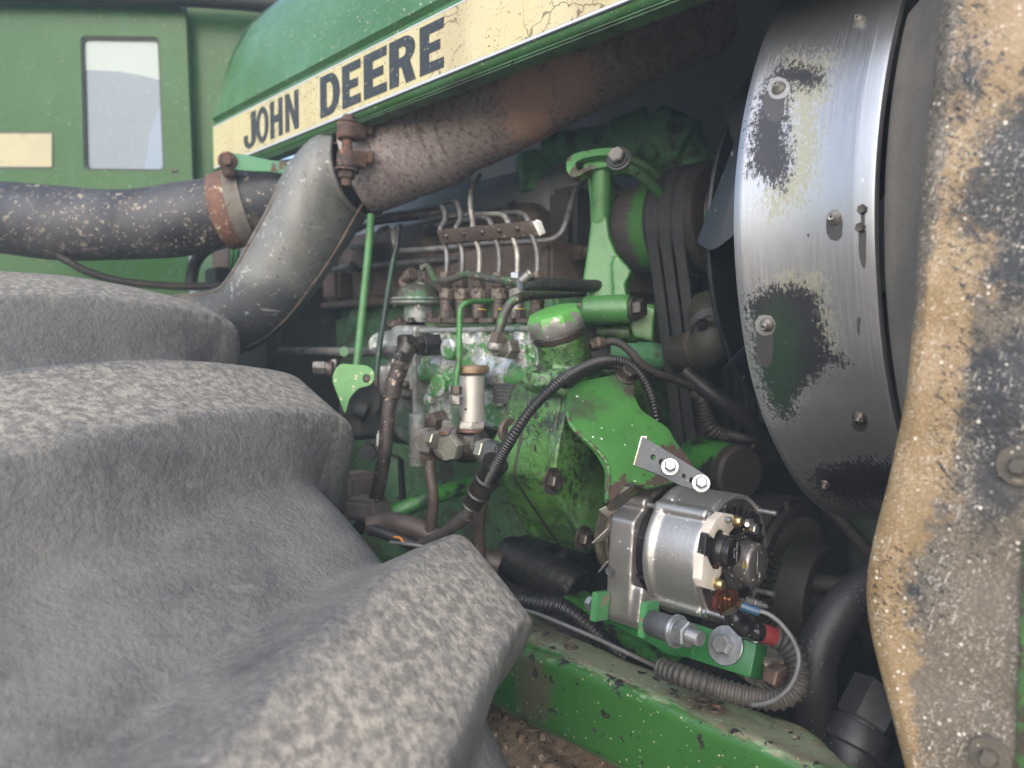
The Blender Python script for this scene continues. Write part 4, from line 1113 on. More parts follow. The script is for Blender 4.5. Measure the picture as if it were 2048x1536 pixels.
def elbow():
    t = thing('elbow_pipe', 'grey sheet steel elbow with raised seams below the rusty exhaust pipe', 'elbow pipe', P(520, 700, 1.28))
    ctrl = [(726, 336, 1.262), (702, 343, 1.258), (675, 362, 1.253), (645, 404, 1.25), (610, 466, 1.25), (566, 534, 1.255), (524, 594, 1.265), (478, 634, 1.29), (410, 652, 1.33), (300, 658, 1.39)]
    pts = catmull(PP(ctrl), 14)
    N = len(pts)
    def rad(i, n):
        k = i / (n - 1)
        return .0735 - .014 * min(1, max(0, (k - .35) / .4)) + .0065 * math.exp(-((i - 2) / 11) ** 2)
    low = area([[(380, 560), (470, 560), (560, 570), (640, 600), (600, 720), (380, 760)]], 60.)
    def miter(bm):
        # the open end is cut back on the near side
        p0, t0 = pts[0], (pts[2] - pts[0]).normalized(); v = CAM - p0; v = (v - t0 * v.dot(t0)).normalized()
        for q in bm.verts:
            rel = q.co - p0; al = rel.dot(t0)
            if al < .16 and rel.length < .30:
                q.co += t0 * (rel.dot(v) * .66 * max(0, 1 - max(0, al) / .16))
        return bm
    bm = miter(sweep(pts, rad, 72, cap=False))
    # a wall so that the rim has an inside
    bm2 = miter(sweep(pts, lambda i, n: rad(i, n) - .003, 72, cap=False))
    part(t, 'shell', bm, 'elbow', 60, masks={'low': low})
    part(t, 'shell_inside', bm2, 'dark_iron', 60)
    fr = frames(pts)
    # rolled rim at the open end
    p, tt, n, b = fr[1]
    rim = [p + (n * math.cos(a) + b * math.sin(a)) * (rad(1, N) - .001) for a in [2 * math.pi * k / 64 for k in range(65)]]
    part(t, 'rim', miter(sweep(rim, .0024, 8, cap=False)), 'elbow', masks={'low': const(-3)})
    # seams along the two sides: lines on the shell
    def seam(off):
        out = []
        for i, (p, tt, n, b) in enumerate(fr[2:]):
            v = (CAM - p); v = (v - tt * v.dot(tt)).normalized(); w_ = tt.cross(v)
            if w_.dot(RT) > 0: w_ = -w_
            o = off(i / (len(fr) - 3))
            out.append(p + (v * math.cos(o) + w_ * math.sin(o)) * (rad(i + 2, N) + .0002))
        return out
    for f in (lambda k: R(20 + 46 * min(1, k * 3.2)), lambda k: R(-38 - 14 * min(1, k * 2))):
        part(t, 'seam', sweep(seam(f), .0019, 6), 'seam')
    for k in (.16, .36, .55):
        s = seam(lambda q: R(20 + 46 * min(1, q * 3.2))); p = s[int(k * len(s))]
        part(t, 'seam_clip', box(p, (.006, .006, .011), frame_to(p, s[int(k * len(s)) + 1] - p).to_3x3(), .001), 'seam')
elbow()

def air_hose():
    pts = catmull(PP([(-220, 430, 1.42), (-80, 432, 1.38), (0, 435, 1.36), (120, 447, 1.33), (230, 450, 1.315), (320, 445, 1.30), (400, 433, 1.29), (470, 418, 1.285), (560, 398, 1.30), (640, 380, 1.34)]), 16)
    def rad(i, n): return .0665 - .006 * min(1, i / 60) + .0012 * math.sin(i * .16) + .002 * math.exp(-((i - 40) / 16) ** 2)
    o = solo('air_hose', 'weathered black rubber air hose with flaking dust crossing the cab', 'hose', sweep(pts, rad, 72), 'hose_air', 60)
    c = thing('hose_clamp', 'rust streaked steel band clamp around the black air hose', 'hose clamp', P(465, 500, 1.25))
    i0 = min(range(len(pts)), key=lambda i: abs(proj(np.array([pts[i]]))[0][0] - 446))
    i1 = min(range(len(pts)), key=lambda i: abs(proj(np.array([pts[i]]))[0][0] - 497))
    fine = resample(pts[i0:i1 + 1], .003)
    part(c, 'band', sweep(fine, lambda i, n: .0640 + (.0012 if i in (0, n - 1) else 0) + .001 * math.sin(i / n * 3.1), 64), 'rust_band', 30)
    f2 = fine[len(fine) // 2:]
    part(c, 'outer_band', sweep(f2, lambda i, n: .0655, 64), 'band_grey', 30)
    # ears of the band and its rusty bolt
    d = 1.205
    part(c, 'clamp_ear', cast([cyl2(P(455, 322, d), P(455, 322, d + .03), .0150), box(P(458, 338, d + .014), (.02, .02, .03), None, .004)], .0022, 2), 'rust_clamp')
    bolt(c, P(456, 322, d - .001), -FW, .0085, .006, .0, 'rust_clamp')
    # the green stay the clamp hangs from
    b = thing('support_strap', 'short green stay with a rusty bolt between hood stripe and air hose', 'bracket', P(520, 350, 1.21))
    pl = plane3((455, 322, 1.212), (590, 345, 1.235), (520, 360, 1.22))
    part(b, 'strap', plate([(448, 308), (470, 306), (490, 309), (540, 320), (600, 326), (600, 352), (540, 343), (500, 342), (478, 340), (452, 338)], pl, .006, .0012, .006), 'green_worn')
    part(b, 'rivet', lathe(PL(583, 329, pl), pl[1], [(-.001, .007), (.002, .0065), (.004, .004)], 20), 'zinc_bolt')
air_hose()

# wiring and pipes at the left under the hose
solo('wire_loom', 'thin ribbed black loom sagging below the air hose over the cab', 'cable', loom([(118, 512, 1.30), (140, 524, 1.30), (170, 541, 1.31), (230, 560, 1.33), (300, 569, 1.35), (370, 573, 1.37), (470, 570, 1.4)], .0075, .0042, .16), 'loom_dusty')
solo('vent_tube', 'plain black vent tube bending down behind the air hose', 'hose', tube([(470, 480, 1.45), (425, 492, 1.45), (397, 515, 1.45), (385, 545, 1.45), (382, 580, 1.45)], .0115), 'rubber')
t = thing('rear_bracket', 'small dark stack of brackets between cab and elbow', 'bracket', P(440, 560, 1.5))
part(t, 'green_plate', prism([P(x, y, 1.56) for x, y in [(395, 490), (428, 490), (428, 600), (395, 600)]], -FW, .01, .002), 'green_dim')
part(t, 'brown_plate', prism([P(x, y, 1.52) for x, y in [(424, 486), (458, 486), (456, 600), (424, 600)]], -FW, .01, .002), 'brown_head')
part(t, 'green_rod', cyl2(P(466, 490, 1.5), P(463, 560, 1.5), .005), 'green')
part(t, 'green_rod', cyl2(P(476, 490, 1.5), P(470, 560, 1.5), .005), 'green')
part(t, 'clip', box(P(436, 552, 1.49), (.06, .03, .03), None, .004), 'rubber')

# ================================================================== INJECTION PUMP
def Y_(x, y, Y=.66): return PY(x, y, Y)
ELX = [893, 924, 958, 998, 1034, 1074]
YE = .715
def pump():
    t = thing('injection_pump', 'silver and green fuel injection pump with a row of six outlets', 'injection pump', Y_(950, 930, .74))
    Yf = .662
    a, b = Y_(836, 655, Yf), Y_(1072, 655, Yf)
    zt, zb = a.z, Y_(950, 860, Yf).z
    zt = (a.z + b.z) / 2
    xl, xr = a.x, b.x
    solids = [box2((xl, Yf + .012, zb), (xr, .80, zt - .003), .004)]
    # six plunger columns standing under the outlets
    for x in ELX[:-1] + [866, 1062]:
        p = Y_(x - 4, 672, Yf)
        solids.append(cyl2(Vector((p.x, Yf + .014, zt - .002)), Vector((p.x, Yf + .016, zt - .05)), .0125))
        bm_ = bmesh.new(); bmesh.ops.create_uvsphere(bm_, u_segments=16, v_segments=10, radius=.0125); bmesh.ops.translate(bm_, vec=(p.x, Yf + .016, zt - .05), verts=bm_.verts); solids.append(bm_)
    # fuel galleries
    for y, r, off in [(750, .0145, .010), (727, .009, .012)]:
        p, q = Y_(836, y, Yf), Y_(1072, y, Yf); z = (p.z + q.z) / 2
        solids.append(cyl2(Vector((xl, Yf + off, z)), Vector((xr, Yf + off, z)), r))
    # bosses on the side
    def boss(x, y, r, out):
        p = Y_(x, y, Yf - out); return cyl2(p, Vector((p.x, Yf + .03, p.z)), r, 32, .0015)
    for x, y, r, out in [(893, 698, .0155, .018), (872, 772, .0165, .014), (907, 776, .0125, .016), (849, 735, .008, .006), (852, 800, .009, .004), (1015, 752, .010, .004), (1050, 730, .011, .004), (955, 760, .010, .006), (1035, 700, .012, .006)]:
        solids.append(boss(x, y, r, out))
    solids.append(box2(Y_(985, 765, Yf - .002), Y_(1040, 812, Yf + .03), .002))
    part(t, 'body', cast(solids, .0019, 4), 'pump', 80)
    # flanges at both ends and the ledge over the columns
    part(t, 'end_flange', cast([box2((xr, Yf - .004, zb - .03), (xr + .007, .80, zt + .004), .002)], .0022, 1), 'pump_grey')
    part(t, 'top_ledge', box2((xl - .004, Yf - .001, zt - .006), (xr, .80, zt + .0005), .0018), 'pump_grey')
    part(t, 'side_flange', cast([box2((xl - .010, Yf - .006, zb - .02), (xl, .80, zt + .004), .002)], .0022, 1), 'pump_grey')
    # maker's plate, kept blank where the print is worn off
    pa, pb = Y_(987, 766, Yf - .0032), Y_(1037, 809, Yf - .0032)
    npl = part(t, 'nameplate', box2((pa.x, Yf - .0045, pb.z), (pb.x, Yf - .002, pa.z), .0004), 'zinc')
    for k in range(3):
        part(npl, 'print_line', box2((pa.x + .008, Yf - .0050, pa.z - .009 - k * .0048), (pb.x - .010 - .004 * k, Yf - .0044, pa.z - .0082 - k * .0048), 0), 'steel', smooth=False)
    # outlets
    zs = {}
    for x, m in zip(ELX, ['mottled_steel', 'mottled_steel', 'mottled_steel', 'mottled_steel', 'mottled_pale', 'brown_steel']):
        p = PY(x, 632, YE)
        def H(y): return PY(x, y, YE).z
        e = part(t, 'outlet', lathe(Vector((p.x, YE, H(638))), ZA, [(0, .0104), (H(620) - H(638), .0104), (H(619) - H(638), .0092), (H(607) - H(638), .0092), (H(606) - H(638), .0103), (H(601) - H(638), .0103), (H(600) - H(638), .0080), (H(570) - H(638), .0080)], 28), 'brown_steel' if x != 1034 else 'steel')
        part(e, 'collar', lathe(Vector((p.x, YE, H(599))), ZA, [(0, 0.0099), (.0012, 0.0107), (H(578) - H(599) - .0012, 0.0107), (H(578) - H(599), 0.0099)], 8, .3), m)
        part(e, 'ring_groove', lathe(Vector((p.x, YE, H(577))), ZA, [(0, 0.0079), (.003, 0.0090), (.004, 0.0079)], 24), 'brown_steel')
        part(e, 'union_nut', lathe(Vector((p.x, YE, H(573))), ZA, [(0, 0.0086), (.001, 0.0102), (H(560) - H(573), 0.0102), (H(559) - H(573), 0.0088), (H(557) - H(573), 0.0102), (H(547) - H(573), 0.0102), (H(545) - H(573), 0.0090)], 6, .4), 'zinc_bolt' if x == 1034 else 'brown_steel')
        q = PY(x + 2, 640, .69)
        pl_ = part(t, 'clamp_plate', box2((p.x - .0150, .690, H(647)), (p.x + .0150, .75, H(637)), .0012), 'brown_steel')
        # clamp nut in front of each outlet
        nx = PY(x - 14 if x < 1060 else x - 12, 630, .684)
        part(pl_, 'nut', lathe(Vector((nx.x + .006, .6975, H(638))), ZA, [(0, .0088), (.002, .0088), (.0022, .0076), (.0105, .0076), (.0115, .0062)], 6, .2), 'bolt')
        if x in (958, 1034, 998): part(pl_, 'paint_mark', box2((nx.x + .003, .6925, H(638) + .0116), (nx.x + .009, .702, H(638) + .0126), .0002), 'yellow')
    # extra bolts on the left of the row
    p = PY(864, 632, .70); bolt(t, Vector((p.x, .70, p.z - .006)), ZA, .0105, .012, .0135)
    # drive side screw and cover plate at the right
    p = Y_(1040, 795, Yf - .004)
    part(t, 'cover_plug', cast([cyl2(p + YA * .02, p - YA * .004, .017)], .002, 2), 'green_cast')
    part(t, 'socket', lathe(p - YA * .0042, -YA, [(0, .007), (.0005, .006), (-.006, .0055)], 12), 'greasy')
    part(t, 'paint_dab', box(Y_(1046, 777, Yf - .010), (.006, .001, .008), None, .0003), 'yellow')
    return t
PUMP = pump()
def governor():
    t = thing('governor_housing', 'grey cast governor housing bolted to the left end of the injection pump', 'housing', Y_(795, 900, .72))
    Yf = .672
    s = []
    a, b = Y_(764, 655, Yf), Y_(829, 790, Yf)
    s.append(box2((a.x, Yf, b.z), (b.x, .80, a.z), .006))
    a, b = Y_(752, 665, Yf - .004), Y_(772, 700, Yf)
    s.append(cyl2(Y_(762, 690, Yf - .004), Y_(762, 690, Yf + .06), .020))
    c = Y_(803, 822, Yf + .03)
    s.append(cyl2(Vector((c.x - .05, Yf + .042, c.z)), Vector((c.x + .035, Yf + .042, c.z)), .054))
    s.append(cyl2(Y_(770, 730, Yf), Y_(770, 790, Yf), .014))
    s.append(box2(Y_(812, 650, Yf + .0), Y_(832, 790, Yf + .05), .004))
    s.append(cyl2(Y_(760, 702, Yf - .006), Y_(812, 700, Yf - .006), .010))
    part(t, 'casing', cast(s, .0023, 4), 'pump_grey', 80)
    pa, pb = Y_(808, 665, Yf - .006), Y_(832, 728, Yf - .006)
    part(t, 'side_cover', prism(round_poly([Vector((pa.x, Yf - .006, pa.z)), Vector((pb.x, Yf - .006, pa.z)), Vector((pb.x, Yf - .006, pb.z)), Vector((pa.x + .006, Yf - .006, pb.z))], .006), -YA, .012, .0015), 'pump_grey')
    part(t, 'top_cap', cast([box2(Y_(783, 640, Yf - .004), Y_(832, 662, Yf + .07), .006)], .002, 2), 'brown_steel')
    for x, y in [(800, 638), (822, 640), (790, 644)]:
        p = Y_(x, y, Yf + .02); bolt(t, p - ZA * .003, ZA, .0058, .005, .008)
    # post with the stop screw
    p = Y_(836, 930, .655)
    part(t, 'post', lathe(p, ZA, [(0, .0130), (.014, .0140), (.016, .0120), (Y_(836, 828, .655).z - p.z, .0128)], 24), 'pump_grey')
    p = Y_(864, 843, .655)
    part(t, 'plug', lathe(p + YA * .03, -YA, [(0, .016), (.020, .016), (.0205, .0135), (.033, .0135), (.034, .012)], 6, .2), 'brown_steel')
    for x, y, r in [(766, 775, .008), (808, 770, .006), (760, 770, .010)]:
        p = Y_(x, y, Yf - .006); part(t, 'boss', lathe(p + YA * .02, -YA, [(0, r * 1.1), (.022, r), (.024, r * .7), (.015, r * .6)], 20), 'brown_steel')
    # little lever with white tip
    part(t, 'lever', cast([cyl2(Y_(748, 868, .66), Y_(748, 868, .69), .018), box(Y_(760, 872, .655), (.03, .012, .014), None, .002), cyl2(Y_(702, 856, .67), Y_(735, 842, .68), .006)], .002, 2), 'pump_grey')
governor()
def aneroid():
    t = thing('boost_capsule', 'small grey green diaphragm capsule on top of the governor', 'capsule', PY(838, 612, .72))
    Y = .72
    p = PY(836, 611, Y)
    def H(y): return PY(836, y, Y).z - p.z
    part(t, 'flange', lathe(p, ZA, [(0, .040), (.003, .044), (H(604), .044), (H(602), .041), (H(600), .044), (H(596), .043)], 10, .2), 'pump_grey')
    part(t, 'neck', cyl2(PY(838, 645, Y), PY(838, 606, Y), .024), 'pump_grey')
    q = p + ZA * H(597)
    part(t, 'dome', lathe(q, ZA, [(0, .036), (.008, .034), (.016, .028), (.021, .020), (.024, .012), (.030, .011), (.031, .009)], 40), 'green_dusty_dome')
    part(t, 'post', box2(PY(837, 572, Y - .006), PY(849, 540, Y + .006), .001), 'steel')
    part(t, 'post_collar', lathe(PY(843, 577, Y), ZA, [(0, .013), (.004, .013), (.005, .010), (.008, .010)], 24), 'steel')
    part(t, 'elbow_union', cast([cyl2(PY(818, 585, Y - .012), PY(806, 564, Y - .014), .0095), cyl2(PY(806, 564, Y - .014), PY(824, 548, Y - .014), .0085), cyl2(PY(815, 556, Y - .014), PY(826, 546, Y - .014), .0105)], .0014, 2), 'brown_steel')
    for x, y in [(790, 614), (838, 617)]:
        pp = PY(x, y, Y - .03); part(t, 'screw', cyl2(pp, pp + ZA * .006, .003), 'steel')
aneroid()

# ================================================================== FUEL LINES
GL = 'injector lines between pump and engine'
def line(lst, r, m, label, cat='fuel line', group=None, name='fuel_line', seg=12):
    return solo(name, label, cat, tube(lst, r, seg, 8), m, group=group)
dE = lambda x: depth(PY(x, 545, YE))
ORD = ['first', 'second', 'third', 'fourth', 'fifth', 'sixth']
LM = ['line_dark', 'line_dark', 'line_pale', 'line_dark', 'line_pale', 'line_dark']
TOPS = [
    [(890, 440, .02), (887, 418, .05), (870, 412, .2), (800, 428, .35), (740, 440, .42)],
    [(921, 438, .02), (917, 415, .05), (905, 402, .15), (850, 418, .32), (745, 432, .4)],
    [(945, 440, .02), (941, 415, .03), (941, 400, .06), (944, 380, .14), (960, 350, .25)],
    [(982, 448, .01), (975, 438, .03), (955, 436, .12), (905, 445, .25), (850, 452, .35)],
    [(1016, 445, .01), (1008, 432, .03), (985, 428, .1), (920, 430, .25), (840, 436, .36)],
    [(1056, 440, .01), (1048, 430, .03), (1030, 425, .1), (990, 428, .25), (940, 432, .36)],
]
for i, x in enumerate(ELX):
    d = dE(x)
    lst = [(x, 549, d), (x + 1, 530, d), (x + 1, 512, d), (x - 1, 497, d), (x - 5, 484, d), (x - 9, 470, d + .004)]
    xb = x - 12
    lst += [(xb if i < 3 else xb, 456, d + .004)] + [(a, b, d + c) for a, b, c in TOPS[i]]
    o = line(lst, .0037, LM[i], '%s injector line from the left rising out of the pump outlets' % ORD[i], group=GL)
def clampbar():
    pl = plane3((876, 474, dE(893) - .012), (1070, 457, dE(1074) - .008), (970, 485, dE(970) - .010))
    t = thing('line_clamp', 'dark riveted clamp strip holding the six injector lines together', 'clamp bar', PL(975, 487, pl))
    part(t, 'strip', plate([(873, 461), (1066, 442), (1078, 471), (881, 487)], pl, .006, .001), 'brown_steel')
    plb = (pl[0] - pl[1] * .0165, pl[1])
    part(t, 'back_strip', plate([(876, 463), (1066, 444), (1080, 473), (884, 490)], plb, .004, .0008), 'mottled_steel')
    part(t, 'white_end', plate([(1064, 443), (1073, 446), (1082, 470), (1079, 472)], (pl[0] + pl[1] * .0005, pl[1]), .010, .0004), 'white')
    for i in range(5):
        x = 893 + i * 35.5; y = 472 - i * 3.6
        part(t, 'rivet', lathe(PL(x, y, pl), pl[1], [(-.001, .0042), (.0012, .004), (.0024, .0026), (.003, .001)], 14), 'bolt')
clampbar()
line([(800, 502, 1.28), (840, 500, 1.22), (900, 495, 1.18), (960, 488, 1.16), (1050, 484, 1.15), (1098, 480, 1.14), (1120, 468, 1.14), (1132, 446, 1.14), (1142, 410, 1.15), (1152, 380, 1.16), (1165, 366, 1.18)], .0048, 'line_dark', 'long dark pipe curving up to the right behind the clamp strip', 'pipe', name='coolant_pipe')
line([(660, 540, 1.50), (720, 535, 1.46), (800, 527, 1.38), (900, 518, 1.32), (1000, 512, 1.28), (1100, 505, 1.22), (1170, 503, 1.18)], .0055, 'line_dark', 'straight dull pipe with unions lying along the engine block', 'pipe', name='return_pipe')
t = thing('pipe_union', 'dark hexagon union on the pipe along the engine block', 'union', P(697, 545, 1.44))
part(t, 'nut', lathe(P(682, 538, 1.465), P(712, 534, 1.44) - P(682, 538, 1.465), [(0, .009), (.018, .010), (.020, .007), (.024, .007), (.026, .013), (.034, .013)], 6), 'steel')
t = thing('pipe_union', 'brown hexagon union behind the green tensioner bracket', 'union', P(1165, 520, 1.14))
part(t, 'nut', lathe(P(1148, 506, 1.17), P(1180, 504, 1.15) - P(1148, 506, 1.17), [(0, .009), (.004, .012), (.020, .012), (.022, .008), (.04, .008)], 6), 'brown_steel')
line([(695, 488, 1.42), (705, 495, 1.41), (728, 494, 1.40), (745, 480, 1.39), (760, 462, 1.40), (775, 455, 1.43)], .005, 'line_pale', 'short pale pipe bent like a hook above the engine block', 'pipe', name='leak_off_pipe')
line([(715, 460, 1.45), (740, 448, 1.42), (790, 440, 1.40), (840, 434, 1.39), (880, 430, 1.38)], .0050, 'rubber', 'upper black pipe running under the rusty exhaust pipe', 'pipe', name='rail_pipe')
line([(745, 440, 1.36), (800, 432, 1.33), (860, 426, 1.32), (890, 422, 1.32)], .0062, 'line_dark', 'lower grey pipe running under the rusty exhaust pipe', 'pipe', name='rail_pipe')
line([(795, 500, 1.30), (788, 480, 1.30), (790, 462, 1.32), (800, 452, 1.36)], .0055, 'line_pale', 'short tan pipe end curling up behind the dark control cable', 'pipe', name='leak_off_pipe')
line([(1050, 470, 1.16), (1012, 420, 1.3), (1030, 405, 1.4)], .005, 'line_dark', 'short grey pipe climbing into the dark above the clamp strip', 'pipe', name='leak_off_pipe')
# boost line over the outlets
line([(842, 537, dE(850) - .03), (852, 532, dE(850) - .03), (858, 536, dE(850) - .03), (864, 550, dE(860) - .035), (872, 560, dE(870) - .04), (888, 562, dE(890) - .045), (912, 556, dE(910) - .045), (935, 549, dE(930) - .045), (960, 553, dE(960) - .045), (1000, 560, dE(1000) - .045), (1035, 565, dE(1040) - .045), (1052, 566, dE(1052) - .045)], .0052, 'green_pipe', 'wavy dirty green pipe crossing in front of the pump outlets', 'pipe', name='boost_line')
o = solo('fuel_hose', 'black rubber hose with a worm clip running behind the tensioner bracket', 'hose', tube([(1044, 567, .905), (1070, 568, .91), (1110, 569, .93), (1150, 571, .95), (1200, 572, .98)], .0080, 18), 'rubber')
t = thing('worm_clip', 'bright worm drive clip on the end of the black fuel hose', 'hose clip', P(1047, 580, .90))
ax = (P(1110, 569, .93) - P(1044, 567, .905)).normalized()
part(t, 'band', lathe(P(1041, 567, .905), ax, [(0, .0088), (.0075, .0088)], 24), 'zinc_bolt')
part(t, 'screw', lathe(P(1050, 556, .897), (P(1062, 546, .895) - P(1050, 556, .897)), [(-.006, .004), (0, .0052), (.006, .0052), (.007, .0062), (.010, .0058)], 14), 'steel')
for k in range(5):
    part(t, 'slot', box(P(1042 + .6 * k, 562 + 4 * k, .8965), (.0045, .001, .0010), None, 0), 'greasy', smooth=False)

# supply pipe arching down to the elbow union
d0 = depth(PY(1000, 660, .63))
solo('supply_pipe', 'brown green pipe arching from the right down to an elbow on the pump', 'pipe', tube([(996, 668, d0), (1003, 645, d0), (1010, 625, d0), (1021, 607, d0), (1036, 597, d0), (1058, 592, d0 + .02), (1095, 589, d0 + .05), (1160, 585, d0 + .09), (1200, 580, d0 + .12)], .0060, 14), 'green_pipe')
def hexlen(p, q, r, m, par, name='nut', ph=.2, ch=.0012):
    L_ = (q - p).length
    return part(par, name, lathe(p, q - p, [(0, r - ch), (ch, r), (L_ - ch, r), (L_, r - ch)], 6, ph), m)
t = thing('elbow_union', 'dark steel elbow union screwed into the right side of the pump', 'union', P(1000, 712, d0))
hexlen(P(998, 665, d0), P(991, 692, d0), .0105, 'brown_steel', t)
part(t, 'elbow', cast([cyl2(P(992, 686, d0), P(990, 702, d0), .0105), cyl2(P(990, 696, d0), P(1012, 698, d0 + .01), .0105)], .0014, 2), 'steel')
hexlen(P(1006, 697, d0 + .005), P(1036, 699, d0 + .03), .0130, 'steel', t)
hexlen(P(1040, 699, d0 + .032), P(1050, 700, d0 + .04), .0165, 'brown_steel', t)
part(t, 'cap', cyl2(P(1034, 699, d0 + .028), P(1042, 699, d0 + .036), .0125), 'steel')
# thin green pipe to the small unions
d1 = depth(PY(920, 700, .60))
solo('drain_pipe', 'thin bright green pipe bending down in front of the pump', 'pipe', tube([(985, 602, d1 + .06), (960, 603, d1 + .03), (938, 604, d1 + .005), (925, 611, d1), (920, 625, d1), (919, 660, d1), (918, 700, d1), (917, 730, d1), (914, 748, d1), (912, 775, d1)], .0036, 12), 'green_pipe2')
t = thing('drain_union', 'pair of small green grey hexagon unions left of the primer barrel', 'union', P(912, 812, d1))
hexlen(P(913, 772, d1), P(912, 789, d1), .0072, 'brown_steel', t); hexlen(P(912, 791, d1), P(911, 810, d1), .0085, 'steel', t)
part(t, 'stub', cyl2(P(911, 808, d1), P(912, 850, d1 + .02), .005), 'pump_grey')

# ================================================================== PRIMER AND FEED PUMP
def feed():
    t = thing('feed_pump', 'oily black feed pump body with a big bare hexagon plug', 'feed pump', PY(935, 925, .64))
    Y = .625; d = depth(PY(930, 885, Y))
    def Q(x, y, o=0.): return PY(x, y, Y - o)
    s = [cyl2(Q(880, 893), Q(965, 893), .0185), cyl2(Q(943, 866), Q(943, 905), .021), cyl2(Q(905, 866), Q(905, 890), .0175), cyl2(Q(893, 896, .012), Q(893, 896, -.02), .019), cyl2(Q(935, 885), Q(935, 885, -.06), .027), cyl2(Q(955, 893), Q(985, 900), .013), box2(Q(900, 905), Q(960, 925, -.03), .006)]
    part(t, 'body', cast(s, .002, 4), 'greasy', 80)
    # big plug facing out
    p = Q(893, 896, .034)
    pg = part(t, 'hex_plug', lathe(p + YA * .012, -YA + XA * .25, [(0, .0168), (.002, .0176), (.013, .0176), (.0150, .0160), (.0150, .0112), (.0144, .0108), (.0144, .0100), (.0150, .0096)], 6, .25), 'plug_steel')
    part(t, 'top_plug', lathe(Q(904, 858), ZA, [(-.004, .017), (0, .017), (.001, .0135), (.010, .0135), (.0115, .012)], 6, .1), 'steel')
    part(t, 'plug_washer', lathe(Q(904, 862), ZA, [(-.003, .0185), (.001, .0185)], 30), 'copper_dull')
    # left union
    u = part(t, 'left_block', box(Q(853, 880, .022), (.024, .022, .030), Matrix.Rotation(.2, 3, 'Z'), .002), 'steel')
    hexlen(Q(861, 877, .024), Q(874, 880, .024), .0115, 'plug_steel', t)
    hexlen(Q(857, 893, .012), Q(858, 901, .012), .0095, 'steel', t); hexlen(Q(858, 901, .012), Q(859, 922, .012), .0138, 'brown_steel', t)
    # right union
    hexlen(Q(963, 900, .016), Q(976, 903, .016), .0150, 'plug_steel', t)
    part(t, 'elbow_block', box(Q(985, 903, .018), (.020, .020, .024), Matrix.Rotation(.3, 3, 'Z') @ Matrix.Rotation(.2, 3, 'Y'), .002), 'zinc')
    part(t, 'neck', cyl2(Q(984, 912, .018), Q(980, 930, .018), .0058), 'zinc_bolt')
    hexlen(Q(981, 927, .018), Q(973, 943, .018), .0100, 'steel', t)
    # primer
    h = thing('hand_primer', 'silver upright primer barrel with a knurled brown knob on top', 'hand primer', Q(943, 860))
    b = Q(943, 858); zz = lambda y: Q(943, y).z - b.z
    part(h, 'barrel', lathe(b + ZA * zz(842), ZA, [(0, .0165), (zz(752) - zz(842), .0165), (zz(749) - zz(842), .0150), (zz(747) - zz(842), .0120)], 40), 'primer_silver')
    part(h, 'hex_base', lathe(b, ZA, [(0, .0155), (.002, .0175), (zz(842) - .001, .0175), (zz(840), .0160)], 6, .35), 'primer_silver')
    part(h, 'base_washer', lathe(b - ZA * .003, ZA, [(0, .0165), (.003, .0165)], 30), 'copper_dull')
    part(h, 'groove', cyl2(Q(943, 750), Q(943, 745), .0130), 'greasy')
    k = part(h, 'knob', lathe(Q(943, 747), ZA, [(0, .020), (.0015, .0222), (.0088, .0222), (.0105, .0205), (.0108, .018)], 60), 'knob')
    for i in range(60):
        a = 2 * math.pi * i / 60; c = Q(943, 747) + Vector((math.cos(a) * .0222, math.sin(a) * .0222, .0052))
        inst(k, 'knurl', 'knurl', lambda: box(Vector((0, 0, 0)), (.0012, .0010, .0068), None, 0), 'knob', Matrix.Translation(c) @ Matrix.Rotation(a + math.pi / 2, 4, 'Z'))
feed()
solo('feed_pipe', 'brown steel pipe hanging from the left union of the feed pump', 'pipe', tube([(860, 920, .98), (861, 950, .98), (866, 985, .98), (866, 1020, .985), (860, 1060, .99), (855, 1110, 1.0)], .0070, 14), 'pipe_brown')

# big hose from the top fitting down behind the tyre
def feed_hose():
    d = depth(PY(850, 690, .64))
    t = thing('hose_fitting', 'black hexagon and elbow fitting screwed into the left of the pump', 'fitting', P(830, 712, d))
    hexlen(P(878, 690, d + .01), P(845, 691, d), .0165, 'fit_black', t, ph=.1)
    hexlen(P(846, 691, d), P(834, 691, d - .003), .0140, 'greasy', t)
    part(t, 'elbow', cast([cyl2(P(840, 690, d), P(815, 690, d - .01), .0120), cyl2(P(818, 690, d - .012), P(808, 710, d - .015), .0125), box(P(812, 688, d - .012), (.022, .02, .026), None, .003)], .0015, 2), 'greasy')
    hexlen(P(808, 706, d - .015), P(803, 722, d - .015), .0140, 'fit_black', t)
    o = thing('pump_hose', 'long greasy black hose with a crimped sleeve dropping from the pump fitting', 'hose', P(760, 1040, d))
    part(o, 'hose', tube([(801, 728, d - .015), (795, 750, d - .015), (784, 790, d - .015), (776, 830, d - .015), (773, 870, d - .015), (769, 905, d - .015), (763, 940, d - .01), (755, 985, d), (742, 1020, d + .01), (715, 1060, d + .02)], .0098, 18, 12), 'hose_greasy')
    sl = catmull(PP([(803, 722, d - .016), (797, 742, d - .016), (788, 770, d - .016), (784, 795, d - .016)]), 20)
    pr = lambda i, n: .0118 + (.0018 if i < 10 or i > n - 6 else 0) + (.0012 if 12 < i < 17 else 0)
    part(o, 'crimp_sleeve', sweep(sl, pr, 24), 'crimp')
feed_hose()

